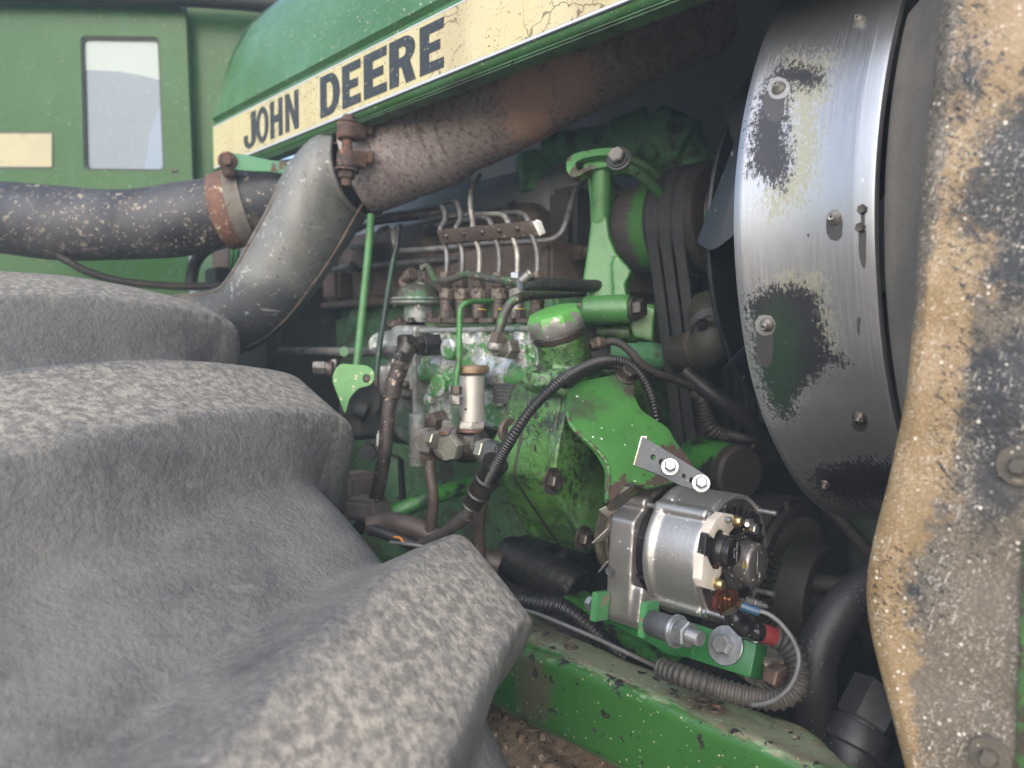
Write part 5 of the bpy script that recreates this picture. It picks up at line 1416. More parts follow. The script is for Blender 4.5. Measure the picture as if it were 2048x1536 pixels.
# control rod, cable, lever plate
solo('control_rod', 'straight light green rod standing between the exhaust pipe and lever plate', 'rod', tube([(742, 430, 1.22), (737, 500, 1.205), (728, 590, 1.185), (721, 660, 1.17), (713, 735, 1.15)], .0062, 14), 'rod_green')
t = thing('control_cable', 'thin dark green cable running parallel to the light green rod', 'cable', P(755, 760, 1.12))
part(t, 'sheath', loom([(797, 452, 1.22), (794, 490, 1.20), (786, 525, 1.19), (775, 590, 1.17), (766, 650, 1.15), (758, 700, 1.13), (753, 755, 1.12)], .0047, .0036, .10), 'cable_green')
part(t, 'ferrule', cyl2(P(753, 752, 1.12), P(753, 778, 1.12), .0042), 'brown_steel')
part(t, 'inner_wire', tube([(753, 776, 1.12), (755, 820, 1.11), (757, 880, 1.10)], .0011, 6), 'zinc_bolt')
part(t, 'white_end', box(P(757, 880, 1.10), (.004, .006, .018), None, .001), 'white')
pl = plane3((667, 738, 1.06), (748, 745, 1.06), (700, 800, 1.055))
t = thing('lever_plate', 'bright green chaff specked lever plate behind the tyre lug', 'lever', PL(705, 800, pl))
o_ = round_poly([PL(x, y, pl) for x, y in [(680, 727), (735, 731), (749, 742), (748, 762), (737, 772), (716, 776), (699, 796), (690, 830), (664, 760), (668, 742)]], .006)
part(t, 'plate', holed(o_, [[PL(733 + 8 * math.cos(a), 757 + 9 * math.sin(a), pl) for a in [i * .5236 for i in range(12)]]], pl[1], .004), 'lever_paint', 30)
part(t, 'pivot', cyl2(P(733, 757, 1.075), P(733, 757, 1.06), .0045), 'brown_steel')
t = thing('pivot_block', 'lump of black grease covered linkage behind the lever plate', 'linkage', P(725, 850, 1.12))
part(t, 'arm', cast([cyl2(P(722, 800, 1.09), P(722, 800, 1.15), .030), box(P(722, 830, 1.11), (.05, .05, .07), None, .006), cyl2(P(708, 815, 1.08), P(735, 825, 1.08), .012)], .003, 3), 'grime')
part(t, 'shaft', tube([(560, 702, 1.40), (640, 702, 1.32), (700, 704, 1.25), (760, 703, 1.16), (800, 700, 1.12)], .0070, 14), 'line_dark')
part(t, 'shaft_eye', lathe(P(690, 703, 1.245), FW, [(-.008, .008), (.008, .008)], 24), 'green_dim')
t = thing('rear_union', 'brass grey pipe ends beside the lever plate above the tyre', 'union', P(640, 745, 1.3))
part(t, 'nut', lathe(P(628, 735, 1.3), RT, [(0, .011), (.02, .012), (.022, .009), (.03, .009), (.032, .016), (.04, .016)], 6), 'steel')
part(t, 'ring', lathe(P(662, 738, 1.28), RT, [(-.004, .013), (0, .014), (.004, .013)], 20), 'brown_steel')
# ================================================================== FRONT TIMING HOUSING
XH = -.585
def timing():
    t = thing('timing_housing', 'green cast front housing with an octagonal filler cap on top', 'housing', PX(1120, 1090, XH - .04))
    def fp(x, y): return PX(x, y, XH)
    front = [(1128, 775), (1116, 830), (1106, 900), (1100, 962), (1118, 1005), (1150, 1058), (1183, 1096), (1240, 1096), (1300, 1040), (1300, 900), (1290, 770), (1270, 735), (1180, 742)]
    n = XA
    body = prism([fp(x, y) for x, y in front], n, .085, 0)
    bl = [(1132, 790), (1121, 840), (1114, 900), (1110, 955), (1125, 1000), (1160, 1050), (1188, 1085), (1240, 1085), (1295, 1040), (1295, 900), (1285, 790), (1265, 745), (1190, 750)]
    core = prism([PX(x, y, XH) for x, y in bl], n, .012, 0)
    # thickening along the near side, pump flange at the back
    fl = prism([PX(x, y, XH - .083) for x, y in [(1062, 752), (1040, 800), (1020, 858), (1000, 905), (1003, 948), (1030, 985), (1075, 1076), (1180, 1110), (1240, 900), (1190, 745)]], n, .022, 0)
    s = [body, fl]
    s.append(cyl2(PX(1020, 862, XH - .082), PX(1020, 862, XH - .082) + XA * .012, .015))
    part(t, 'case', cast(s, .0024, 2), 'green_cast', 80)
    # cover plate with bolts, its rim proud of the case
    part(t, 'front_plate', cast([prism([PX(x, y, XH + .014) for x, y in [(1140, 786), (1128, 840), (1114, 905), (1107, 965), (1124, 1006), (1158, 1060), (1188, 1097), (1242, 1097), (1302, 1045), (1304, 900), (1294, 780), (1272, 733), (1190, 748)]], n, .010, 0)], .0024, 2), 'green_cast', 80)
    part(t, 'parting_seam', sweep(catmull([PX(x, y, XH - .034) + Vector((-.001, -.0015, 0)) for x, y in [(1062, 800), (1044, 880), (1033, 950), (1050, 985), (1090, 1045), (1120, 1090)]], 8), .0016, 6), 'oil_line')
    for x, y in [(1104, 962), (1166, 1077), (1156, 797)]:
        bolt(t, PX(x, y, XH + .0155), XA, .0098, .009, .0150, 'bolt')
    # round plug with a hex socket on the near side
    p = PX(1019, 862, XH - .070)
    part(t, 'socket_plug', lathe(p, XA, [(-.004, .0155), (0, .0160), (.002, .0145), (.0018, .0085), (-.008, .008)], 24), 'brown_steel')
    # filler neck
    a, b = P(1142, 752, .90), P(1118, 668, .885)
    ax = (b - a)
    ln = ax.length
    part(t, 'filler_neck', cast([lathe(a - ax * .12, ax, [(0, .040), (ln * .25, .0335), (ln * .5, .030), (ln * 1.05, .030)], 40), box(P(1120, 762, .885), (.075, .06, .030), Matrix.Rotation(.1, 3, 'Y'), .004), cyl2(P(1088, 745, .872), P(1088, 775, .872), .016), cyl2(P(1200, 735, .93), P(1200, 770, .93), .02)], .0024, 4), 'green_cast', 80)
    part(t, 'neck_gasket', lathe(b, ax, [(-.004, .0315), (.002, .0318), (.004, .030)], 40), 'greasy')
    cp = part(t, 'filler_cap', lathe(b + ax.normalized() * .003, ax, [(0, .0315), (.003, .0338), (.020, .0338), (.0245, .0310), (.0262, .026), (.0268, .012), (.0268, .001)], 8, .35), 'cap_paint', masks={'top': lambda px, py, a_: np.clip((a_ @ np.array(ax.normalized()) - np.array(b).dot(np.array(ax.normalized())) - .024) / .003, -2, 2)})
    bolt(t, P(1089, 744, .872), ZA, .0095, .007, .013, 'green_bolt')
    return t
timing()

# alternator bracket: flat green arm with a folded lower lip
def alt_bracket():
    t = thing('alternator_bracket', 'wide green bracket plate with rust at its lower right corner', 'bracket', P(1240, 1000, .80))
    pl = plane3((1150, 800, .832), (1345, 880, .842), (1235, 980, .775))
    out = [(1136, 782), (1160, 762), (1215, 752), (1252, 742), (1268, 752), (1268, 790), (1282, 820), (1305, 835), (1338, 856), (1350, 880), (1402, 950), (1300, 975), (1262, 960), (1240, 985), (1222, 1003), (1212, 1000), (1214, 935), (1194, 900), (1160, 868), (1142, 850), (1132, 820)]
    # fine grid for the wear masks
    pts = round_poly([PL(x, y, pl) for x, y in out], .006, 4)
    bm = prism(pts, pl[1], .006, .0012)
    bmesh.ops.triangulate(bm, faces=[f for f in bm.faces if len(f.verts) > 4])
    bmesh.ops.subdivide_edges(bm, edges=[e for e in bm.edges if e.calc_length() > .008], cuts=3, use_grid_fill=True)
    bmesh.ops.triangulate(bm, faces=[f for f in bm.faces if len(f.verts) > 4])
    rust = area([[(1310, 905), (1345, 880), (1420, 950), (1390, 980), (1310, 960)], [(1250, 775), (1275, 780), (1270, 800), (1255, 790)], [(1215, 975), (1240, 960), (1260, 950), (1230, 1010), (1210, 1010)], [(1280, 965), (1330, 965), (1260, 985)]], 20.)
    oil = area([[(1138, 800), (1180, 800), (1210, 815), (1200, 830), (1160, 835), (1138, 830)], [(1220, 750), (1270, 745), (1275, 790), (1250, 790)]], 26.)
    part(t, 'plate', bm, 'green_plate', 40, masks={'rust': rust, 'oil': oil})
    # lip folded back at the lower edge
    lip = [(1216, 998, .772), (1222, 1006, .775), (1236, 1003, .783), (1262, 985, .80), (1290, 966, .815), (1320, 955, .83)]
    ctr = catmull(PP(lip), 8); nrm = pl[1]
    rows = [[p + UP * .006 + nrm * .002, p + UP * .002 + nrm * .004, p - UP * .004, p - UP * .006 - nrm * .004, p - nrm * .008, p + UP * .006 - nrm * .006] for p in ctr]
    part(t, 'folded_lip', grid(rows), 'lip_rust', 40)
    part(t, 'stiffener_edge', sweep(catmull([PL(x, y, (pl[0] + pl[1] * .0005, pl[1])) for x, y in [(1134, 826), (1144, 852), (1162, 871), (1196, 902), (1216, 936), (1214, 1000)]], 6), .0022, 8), 'green_plate', masks={'rust': const(-.1), 'oil': const(-2)})
    bolt(t, PL(1252, 750, (pl[0] + pl[1] * .001, pl[1])), pl[1], .0095, .010, .014)
    return t
alt_bracket()

# ================================================================== ALTERNATOR
AX, AY, AZ = -.397, .697, CAMZ - .220
def alternator():
    A0 = Vector((AX, AY, AZ))
    t = thing('alternator', 'clean silver alternator with copper terminal, mounted beside the crank pulley', 'alternator', A0 - ZA * .1)
    def ringp(a, r, dx=0.): return A0 + Vector((dx, -math.cos(a) * r, math.sin(a) * r))   # a=0 faces the camera side
    Rb = .0665
    def shell(x0, x1, r, par, name, m, extra=()):
        b = [lathe(A0 + XA * x0, XA, [(0, r - .003), (.003, r), (x1 - x0 - .003, r), (x1 - x0, r - .002)], 64)] + list(extra)
        return part(par, name, cast(b, .0017, 3), m, 80)
    ang = [R(50), R(-42), R(140), R(222)]
    # rear housing with four through bolt ribs, hollowed at the end
    ribs = [cyl2(ringp(a, Rb - .001, -.066), ringp(a, Rb - .001, -.004), .0075) for a in ang]
    band = lathe(A0 - XA * .066, XA, [(0, Rb), (.001, Rb + .0035), (.010, Rb + .0035), (.012, Rb)], 64)
    hs = shell(-.066, -.003, Rb, t, 'rear_housing', 'alu', ribs + [band])
    rimp = [A0 + Vector((-.003, -math.cos(a) * (Rb - .001), math.sin(a) * (Rb - .001))) for a in [2 * math.pi * k / 64 for k in range(65)]]
    part(t, 'end_rim', lathe(A0 - XA * .004, XA, [(0, Rb), (.004, Rb - .0002), (.005, Rb - .002), (.004, Rb - .005), (-.004, Rb - .007)], 64, cap=False), 'alu')
    part(t, 'end_face', lathe(A0 - XA * .0045, XA, [(0, Rb - .004), (.0042, Rb - .0055)], 64), 'alu_dark')
    # stator gap: black laminations
    part(t, 'stator', lathe(A0 - XA * .088, XA, [(0, Rb - .004)] + sum([[(.001 + k * .0018, Rb - .004), (.0016 + k * .0018, Rb - .0055), (.0022 + k * .0018, Rb - .004)] for k in range(11)], []) + [(.024, Rb - .004)], 64), 'black_plastic')
    for a in [R(18), R(-20), R(78), R(-75)]:
        part(t, 'gap_rib', box(ringp(a, Rb - .003, -.074), (.016, .005, .0035), Matrix.Rotation(-a, 3, 'X'), .0006), 'black_plastic')
    # drive end bracket with hanging mount foot
    fb = [lathe(A0 - XA * .118, XA, [(0, Rb - .012), (.010, Rb + .001), (.036, Rb + .001), (.039, Rb - .001)], 64)]
    fb += [cyl2(ringp(a, Rb, -.105), ringp(a, Rb, -.076), .0085) for a in ang]
    foot = [(-.045, .050), (-.066, .035), (-.0695, .0), (-.0715, -.035), (-.075, -.066), (-.072, -.074), (-.050, -.078), (-.020, -.074), (-.005, -.060), (.0, -.03)]
    fpoly = [A0 + Vector((-.078, y, z)) for y, z in foot]
    fb.append(prism(fpoly, XA, .032, 0))
    fb.append(prism([p_ + XA * .014 for p_ in [A0 + Vector((-.078, y, z)) for y, z in [(-.068, -.030), (-.0745, -.066), (-.072, -.074), (-.050, -.077), (-.03, -.05)]]], XA, .03, 0))
    part(t, 'drive_bracket', cast(fb, .0018, 4), 'alu_warm', 80)
    # step in the bracket, the upper raised pad
    pad = [A0 + Vector((-.080, y, z)) for y, z in [(-.0735, .040), (-.0775, .02), (-.0755, -.01), (-.0725, -.015)]]
    part(t, 'oval_inset', lathe(A0 + Vector((-.103, -.0735, -.020)), -YA, [(0, .005), (.0016, .005), (.0012, .004)], 20), 'zinc')
    # pulley and cooling fan behind the bracket
    p0 = A0 - XA * .150
    part(t, 'pulley', lathe(p0, XA, [(0, .020), (0, .044), (.002, .046), (.004, .046), (.010, .037), (.016, .046), (.018, .046), (.020, .044), (.020, .02)], 56), 'pulley_brass')
    part(t, 'pulley_hub', lathe(p0, XA, [(0, .02), (.040, .02)], 30), 'steel')
    for k in range(10):
        a = 2 * math.pi * k / 10 + .2
        r0, r1 = .038, .060
        q = [ringp(a - .18, r1, -.140), ringp(a + .14, r1, -.121), ringp(a + .14, r0, -.121), ringp(a - .18, r0, -.140)]
        part(t, 'fan_blade', prism(q, (q[1] - q[0]).cross(q[3] - q[0]).normalized(), .0014, .0003), 'primer_silver')
    # through bolts standing out of the end
    for a in ang:
        part(t, 'through_bolt', bmj(cyl2(ringp(a, Rb - .001, -.004), ringp(a, Rb - .001, .020), .0028, 14), lathe(ringp(a, Rb - .001, -.0035), XA, [(0, .0055), (.003, .0055), (.0035, .004)], 6)), 'zinc_bolt')
        part(t, 'through_bolt', cyl2(ringp(a, Rb - .001, -.09), ringp(a, Rb - .001, -.06), .0030, 12), 'zinc_bolt')
    # end face details, read off the photo in the plane of the end face
    def E(x, y, dx=0.): return PX(x, y, AX + dx)
    def flat(name, poly, dx, th, m, par=t, b=.0006, rnd=.0015):
        return part(par, name, prism(round_poly([E(x, y, dx) for x, y in poly], rnd, 3), XA, th, b), m)
    # cooling slots
    for k in range(9):
        a = R(38 + k * 12); r_ = Rb - .016
        c = ringp(a, r_, .0012)
        part(t, 'cooling_slot', box(c, (.0022, .0048, .011), Matrix.Rotation(-a + math.pi / 2, 3, 'X'), .0006), 'black_plastic')
    for k in range(8):
        a = R(128 + k * 13); c = ringp(a, Rb - .014, .0012)
        part(t, 'cooling_slot', box(c, (.0022, .005, .015), Matrix.Rotation(-a + math.pi / 2, 3, 'X'), .0006), 'black_plastic')
    flat('brush_cover', [(1462, 1052), (1500, 1045), (1513, 1085), (1503, 1120), (1478, 1105)], .006, .006, 'black_plastic')
    flat('lower_cover', [(1470, 1160), (1505, 1130), (1510, 1170), (1480, 1200)], .005, .005, 'black_plastic')
    # bearing dome
    c = E(1476, 1121, 0)
    part(t, 'bearing_dome', lathe(c, XA, [(0, .0228), (.010, .0225), (.0195, .0220), (.0225, .0208), (.0240, .0185), (.0244, .012), (.0245, .001)], 48), 'dome_grey')
    part(t, 'dome_shoulder', cast([lathe(c, XA, [(0, .032), (.004, .030), (.007, .026)], 40), box(c + Vector((.003, -.015, .015)), (.008, .04, .04), None, .004)], .0016, 3), 'alu_dark')
    # cream brackets either side of the regulator
    flat('cream_bracket', [(1418, 1066), (1432, 1040), (1449, 1026), (1466, 1029), (1474, 1038), (1470, 1054), (1459, 1066), (1456, 1088), (1452, 1082), (1451, 1064), (1440, 1058), (1432, 1066), (1428, 1078)], .014, .010, 'cream')
    flat('cream_bracket', [(1407, 1110), (1413, 1108), (1421, 1128), (1429, 1142), (1441, 1135), (1447, 1120), (1443, 1148), (1436, 1160), (1440, 1172), (1430, 1182), (1409, 1176), (1403, 1160), (1405, 1140)], .014, .010, 'cream')
    flat('regulator_plate', [(1413, 1068), (1431, 1064), (1444, 1058), (1452, 1070), (1452, 1122), (1444, 1136), (1430, 1142), (1418, 1126), (1407, 1110), (1410, 1090)], .011, .007, 'black_plastic')
    for k in range(3):
        flat('contact_rib', [(1413 + k * 4, 1075), (1416 + k * 4, 1074), (1412 + k * 4, 1112), (1409 + k * 4, 1113)], .0145, .004, 'black_plastic', b=.0003, rnd=.0004)
    rc = E(1436, 1099, .010)
    reg = part(t, 'regulator', lathe(rc, XA, [(0, .0155), (.010, .0150), (.0108, .0145), (.0110, .0135), (.0165, .0132), (.0175, .0122)], 44), 'black_plastic')
    # printing on the black regulator cap
    for txt, yy, sz in [('FD00 N64S210', .0035, .0031), ('EL 14V', -.0012, .0034)]:
        cu = bpy.data.curves.new('txt', 'FONT'); cu.body = txt; cu.size = sz; cu.align_x = 'CENTER'
        ob = bpy.data.objects.new('txt', cu); COL.objects.link(ob)
        dg = bpy.context.evaluated_depsgraph_get(); me = bpy.data.meshes.new_from_object(ob.evaluated_get(dg), depsgraph=dg)
        bpy.data.objects.remove(ob)
        # text reads downward across the cap
        Mx = Matrix(((0, 0, 1, 0), (-.05, 1, 0, 0), (-1, -.05, 0, 0), (0, 0, 0, 1)))
        me.transform(Matrix.Translation(rc + Vector((.0177, yy, .0))) @ Mx)
        me.materials.clear(); me.materials.append(M['white'])
        place('print', me, reg)
    for x, y in [(1470, 1042), (1433, 1167)]:
        p = E(x, y, .0145)
        s_ = part(t, 'screw', lathe(p, XA, [(-.006, .0058), (.002, .0058), (.0025, .0050), (.0060, .0048), (.0072, .0038)], 20), 'brass')
        part(s_, 'drive_slot', box(p + XA * .0073, (.001, .0012, .0055), None, 0), 'greasy', smooth=False)
    for x, y in [(1455, 1057), (1431, 1133)]:
        part(t, 'small_screw', lathe(E(x, y, .011), XA, [(0, .0030), (.002, .0030), (.0028, .002)], 14), 'copper')
    bolt(t, E(1498, 1056, .004), XA, .0058, .007, .0075, 'zinc_bolt')
    part(t, 'ground_stud', bmj(cyl2(E(1494, 1049, .0), E(1494, 1049, .024), .0030, 14), lathe(E(1494, 1049, .002), XA, [(0, .007), (.005, .007)], 6)), 'zinc_bolt')
    flat('clip_tab', [(1488, 1058), (1502, 1054), (1503, 1062), (1490, 1066)], .010, .003, 'brass')
    # output terminal: red insulator, nut, copper eye with the cable
    tb = E(1439, 1202, .0)
    part(t, 'insulator', lathe(tb, XA, [(-.002, .0135), (.004, .0135), (.0045, .0125)], 36), 'red_ins')
    part(t, 'insulator', lathe(E(1466, 1196, 0), XA, [(-.002, .0110), (.004, .0110)], 32), 'red_ins')
    part(t, 'terminal_nut', lathe(tb + XA * .004, XA, [(0, .0100), (.002, .0100), (.003, .0085), (.010, .0085), (.011, .0075)], 6, .3), 'zinc_bolt')
    part(t, 'cable_eye', cast([box(E(1449, 1206, .016), (.0035, .017, .022), Matrix.Rotation(.2, 3, 'X'), .001), box(E(1459, 1203, .020), (.010, .013, .014), Matrix.Rotation(.2, 3, 'X'), .001)], .001, 1), 'copper')
    part(t, 'terminal_stud', bmj(cyl2(tb, tb + XA * .030, .0034, 14), lathe(tb + XA * .022, XA, [(0, .0055), (.0045, .0055)], 6, .2)), 'brass')
    q = E(1478, 1198, 0)
    part(t, 'signal_stud', bmj(cyl2(q, q + XA * .032, .0024, 12), lathe(q + XA * .010, XA, [(0, .0062), (.002, .0062), (.0025, .005), (.010, .005), (.011, .004)], 6), lathe(q + XA * .022, XA, [(0, .0042), (.005, .0042)], 6)), 'zinc_bolt')
    # crimped end with black shrink, blue sleeve on the small wire
    part(t, 'case_label', prism([E(x, y, .0252) for x, y in [(1489, 1124), (1493, 1123), (1493, 1136), (1489, 1137)]], XA, .002, 0), 'yellow_dull')
    return t
ALT = alternator()

# slotted adjusting strap on top
def strap():
    pl = plane3((1280, 880, .742), (1410, 965, .70), (1275, 930, .735))
    t = thing('adjusting_strap', 'zinc plated flat strap with holes bolted above the alternator', 'strap', PL(1340, 940, pl))
    out = [PL(x, y, pl) for x, y in [(1284, 872), (1412, 950), (1408, 972), (1392, 980), (1360, 970), (1318, 949), (1268, 930)]]
    holes = [[PL(x + r * .85 * math.cos(a), y + r * math.sin(a), pl) for a in [i * .5236 for i in range(12)]] for x, y, r in [(1306, 914, 6), (1323, 924, 7), (1368, 952, 5), (1383, 960, 6)]]
    part(t, 'strap', holed(round_poly(out, .0025, 3), holes, pl[1], .0055), 'zinc', 30)
    e = [PL(1284, 872, pl), PL(1268, 930, pl)]
    part(t, 'bright_end', prism([e[0] + pl[1] * .0002 - RT * .0008, e[1] + pl[1] * .0002 - RT * .0008, e[1] + pl[1] * .0002 + RT * .0048, e[0] + pl[1] * .0002 + RT * .0050], pl[1], .006, .0004), 'primer_silver')
    for x, y in [(1340, 934), (1402, 967)]:
        bolt(t, PL(x, y, (pl[0] + pl[1] * .0005, pl[1])), pl[1] + XA * .35, .0056, .010, .0085, 'zinc_bolt', .5)
strap()
# small pieces of the mount behind the alternator
t = thing('spring_clip', 'small bright clips between the bracket plate and alternator', 'clip', P(1245, 985, .82))
part(t, 'clip', box(P(1262, 966, .80), (.006, .006, .008), None, .001), 'zinc_bolt'); part(t, 'clip', box(P(1234, 994, .80), (.006, .006, .007), None, .001), 'zinc_bolt')

def lower_mount():
    t = thing('lower_bracket', 'green lower alternator bracket with a spacer tube and washered bolt', 'bracket', P(1400, 1340, .74))
    pl = plane3((1330, 1250, .775), (1515, 1290, .70), (1500, 1350, .695))
    part(t, 'bar', plate([(1385, 1245), (1514, 1287), (1500, 1356), (1382, 1318), (1340, 1295), (1345, 1250)], pl, .022, .002), 'green_new')
    pl2 = plane3((1210, 1225, .83), (1380, 1255, .765), (1350, 1310, .765))
    part(t, 'arm', plate([(1192, 1212), (1300, 1238), (1388, 1250), (1384, 1316), (1340, 1312), (1290, 1282), (1206, 1240)], pl2, .010, .002), 'green_new')
    part(t, 'weld_step', plate([(1383, 1252), (1396, 1254), (1386, 1312), (1374, 1308)], (pl[0] + pl[1] * .0012, pl[1]), .004, .001), 'green_new')
    for q in ([(1187, 1205), (1197, 1191), (1212, 1203), (1209, 1222), (1193, 1234)], [(1284, 1258), (1302, 1212), (1311, 1216), (1296, 1260)]):
        pass
    for x, y, dd, h in [(1200, 1212, .80, .030), (1297, 1238, .745, .034)]:
        p = P(x, y, dd); part(t, 'ear', box(p, (.008, .022, h), Matrix.Rotation(-.15, 3, 'X'), .001), 'green_ear')
    p = P(1187, 1209, .80); bolt(t, p, -XA, .0085, .007, .0, 'zinc_bolt')
    a, b = P(1303, 1246, .738), P(1352, 1262, .712)
    part(t, 'spacer_tube', lathe(a, b - a, [(0, .0118), (.001, .0125), ((b - a).length - .001, .0125), ((b - a).length, .0118)], 36), 'zinc')
    ax = (b - a).normalized()
    part(t, 'washer', lathe(b, ax, [(0, .0155), (.0022, .0155), (.003, .0150)], 32), 'zinc_bolt')
    part(t, 'lock_washer', lathe(b + ax * .003, ax, [(0, .0135), (.0025, .0130)], 32), 'zinc_bolt')
    part(t, 'nut', lathe(b + ax * .0055, ax, [(0, .0118), (.001, .0128), (.010, .0128), (.0115, .0112)], 6, .5), 'zinc_bolt')
    part(t, 'stud', thread(b + ax * .014, ax, .016, .0072, .0019), 'zinc_bolt')
    bolt(t, PL(1452, 1291, (pl[0] + pl[1] * .0008, pl[1])), pl[1], .0098, .009, .0185, 'zinc_bolt', .3, wh=.0025)
    # bright spacer block and brown bolt behind the end of the bar
    s = thing('spacer_block', 'worn bright metal spacer with a brown bolt at the end of the bracket', 'spacer', P(1540, 1360, .74))
    part(s, 'block', lathe(P(1526, 1330, .715) + FW * .02, -FW + XA * .6, [(-.02, .024), (.012, .024), (.014, .022)], 40), 'chrome')
    part(s, 'block_body', box(P(1538, 1338, .728), (.03, .05, .038), Matrix.Rotation(.7, 3, 'Z'), .006), 'chrome')
    part(s, 'bolt', lathe(P(1543, 1348, .700), XA - YA * .3, [(0, .0115), (.002, .0125), (.013, .0125), (.0145, .011)], 6, .2), 'bolt_brown')
lower_mount()

# wires of the alternator
t = thing('battery_cable', 'thick taped black cable with a red sleeve leaving the copper terminal', 'cable', P(1500, 1270, .70))
part(t, 'taped_cable', loom([(1462, 1222, .685), (1470, 1238, .685), (1482, 1252, .686), (1502, 1261, .688), (1530, 1267, .69)], .0088, .012, .12, 20), 'tape')
part(t, 'red_sleeve', tube([(1524, 1266, .689), (1536, 1269, .69), (1552, 1275, .692)], .0085, 20), 'red')
solo('alternator_loom', 'dusty ribbed black loom looping round below the alternator bracket', 'cable', loom([(1546, 1273, .692), (1566, 1282, .692), (1587, 1305, .69), (1598, 1335, .686), (1596, 1365, .682), (1580, 1388, .68), (1550, 1398, .682), (1505, 1394, .69), (1455, 1382, .70), (1410, 1368, .71), (1365, 1352, .725), (1320, 1335, .75)], .0105, .0062, .17, 20), 'loom_dusty')
solo('signal_wire', 'thin grey wire curling from the alternator stud down beside the loom', 'wire', tube([(1496, 1216, .672), (1512, 1222, .67), (1532, 1226, .668), (1556, 1242, .664), (1580, 1270, .66), (1594, 1298, .658), (1598, 1322, .656), (1592, 1350, .655), (1578, 1376, .656), (1556, 1396, .66), (1530, 1407, .668), (1505, 1410, .68)], .0021, 10, 12), 'wire_grey')
solo('wire_sleeve', 'short blue crimp sleeve on the grey alternator wire', 'sleeve', tube([(1483, 1212, .674), (1494, 1216, .672), (1508, 1221, .67), (1518, 1224, .669)], .0040, 14), 'blue')
solo('rail_wire', 'thin grey wire lying along the top of the green frame rail', 'wire', tube([(1040, 1218, .90), (1075, 1228, .885), (1120, 1246, .87), (1200, 1280, .84), (1280, 1318, .81), (1345, 1348, .78), (1400, 1372, .76)], .0024, 10, 10), 'wire_grey')
solo('front_loom', 'oily ribbed black loom disappearing behind the frame rail at the left', 'cable', loom([(1040, 1200, .93), (1080, 1208, .92), (1118, 1214, .91), (1150, 1232, .905), (1180, 1256, .90), (1212, 1286, .89), (1250, 1318, .88)], .0125, .0055, .14, 20), 'loom')

# ================================================================== LOOM ACROSS THE HOUSING
dl = .80
solo('harness_loom', 'long shiny ribbed black loom crossing diagonally over the green housing', 'cable', loom([(968, 975, .86), (985, 945, .84), (1003, 912, .82), (1030, 866, .80), (1060, 822, .795), (1095, 785, .80), (1130, 756, .815), (1168, 735, .84), (1205, 722, .865), (1240, 722, .875), (1268, 735, .875), (1290, 762, .872), (1304, 795, .87), (1312, 830, .872), (1314, 850, .88)], .0061, .0038, .2, 18), 'loom')
solo('spare_loom', 'second ribbed loom tucked along the crest of the long diagonal one', 'cable', loom([(1128, 770, .822), (1165, 745, .846), (1200, 730, .87), (1235, 732, .88), (1262, 746, .885)], .0056, .0036, .18, 16), 'loom')
t = thing('cable_boot', 'oil soaked black boot and cable below the feed pump', 'cable', P(940, 1040, .90))
part(t, 'boot', sweep(catmull(PP([(992, 925, .845), (975, 955, .86), (958, 985, .875), (944, 1010, .885)]), 14), lambda i, n: .0135 + (.0018 if i % 14 < 3 else 0) - .004 * max(0, i / n - .6) * 2, 20), 'greasy')
part(t, 'cable', tube([(946, 1006, .885), (930, 1035, .895), (905, 1055, .91), (868, 1075, .93), (830, 1095, .95)], .0062, 14), 'hose_dirty')
part(t, 'tape_end', sweep(catmull(PP([(934, 1030, .893), (915, 1046, .905), (895, 1060, .915)]), 8), lambda i, n: .0085 - .0015 * i / n, 14), 'hose_dirty')
solo('breather_tube', 'dull brown tube end standing below the oily boot', 'pipe', tube([(966, 1000, .93), (960, 1030, .94), (958, 1070, .95), (960, 1120, .96)], .0075, 14), 'pipe_brown')
solo('cross_tube', 'green painted tube with oily patches slanting low behind the pump pipes', 'pipe', tube([(780, 1035, 1.10), (800, 1022, 1.10), (850, 1000, 1.11), (900, 982, 1.13), (960, 965, 1.16), (1020, 950, 1.2)], .0125, 20), 'green_oily')
solo('drain_hose', 'fat dull brown pipe lying low behind the tyre', 'hose', tube([(735, 1050, 1.02), (770, 1046, 1.02), (810, 1052, 1.01), (850, 1066, 1.0), (900, 1088, .99), (1000, 1130, .98)], .0150, 22), 'pipe_brown')
solo('drain_hose', 'thin dark pipe lying low in front of the fat brown one', 'hose', tube([(745, 1060, .97), (790, 1076, .96), (840, 1096, .95), (920, 1120, .95)], .0070, 12), 'rubber')
solo('orange_wire', 'short loose orange wire end in the dark behind the tyre', 'wire', tube([(788, 1074, .945), (800, 1076, .942), (808, 1086, .94), (818, 1092, .94)], .0015, 8), 'orange')
solo('loose_wire', 'thin black wire on the rim of the tyre hollow', 'wire', tube([(780, 1085, .94), (810, 1088, .93), (840, 1092, .925), (870, 1100, .92)], .0024, 8), 'wire_grey')
t = thing('engine_stand', 'dim green engine support leg in the shade left of the pump', 'bracket', P(760, 1000, 1.12))
part(t, 'leg', prism([P(x, y, 1.14) for x, y in [(735, 900), (795, 915), (800, 1010), (752, 1010)]], -FW, .03, .003), 'green_dim')
part(t, 'dark_web', prism([P(x, y, 1.15) for x, y in [(790, 920), (800, 922), (806, 1010), (796, 1010)]], -FW, .04, .002), 'grime')
part(t, 'block', box(P(715, 985, 1.10), (.04, .05, .06), None, .006), 'brown_head'); part(t, 'block', box(P(735, 1015, 1.06), (.05, .05, .03), Matrix.Rotation(.4, 3, 'Z'), .006), 'brown_head')
part(t, 'bolt', lathe(P(738, 905, 1.10), -FW, [(0, .013), (.012, .013)], 6), 'grime')
t = thing('oil_pan', 'black oil crusted pan below the timing housing', 'oil pan', P(1080, 1200, 1.0))
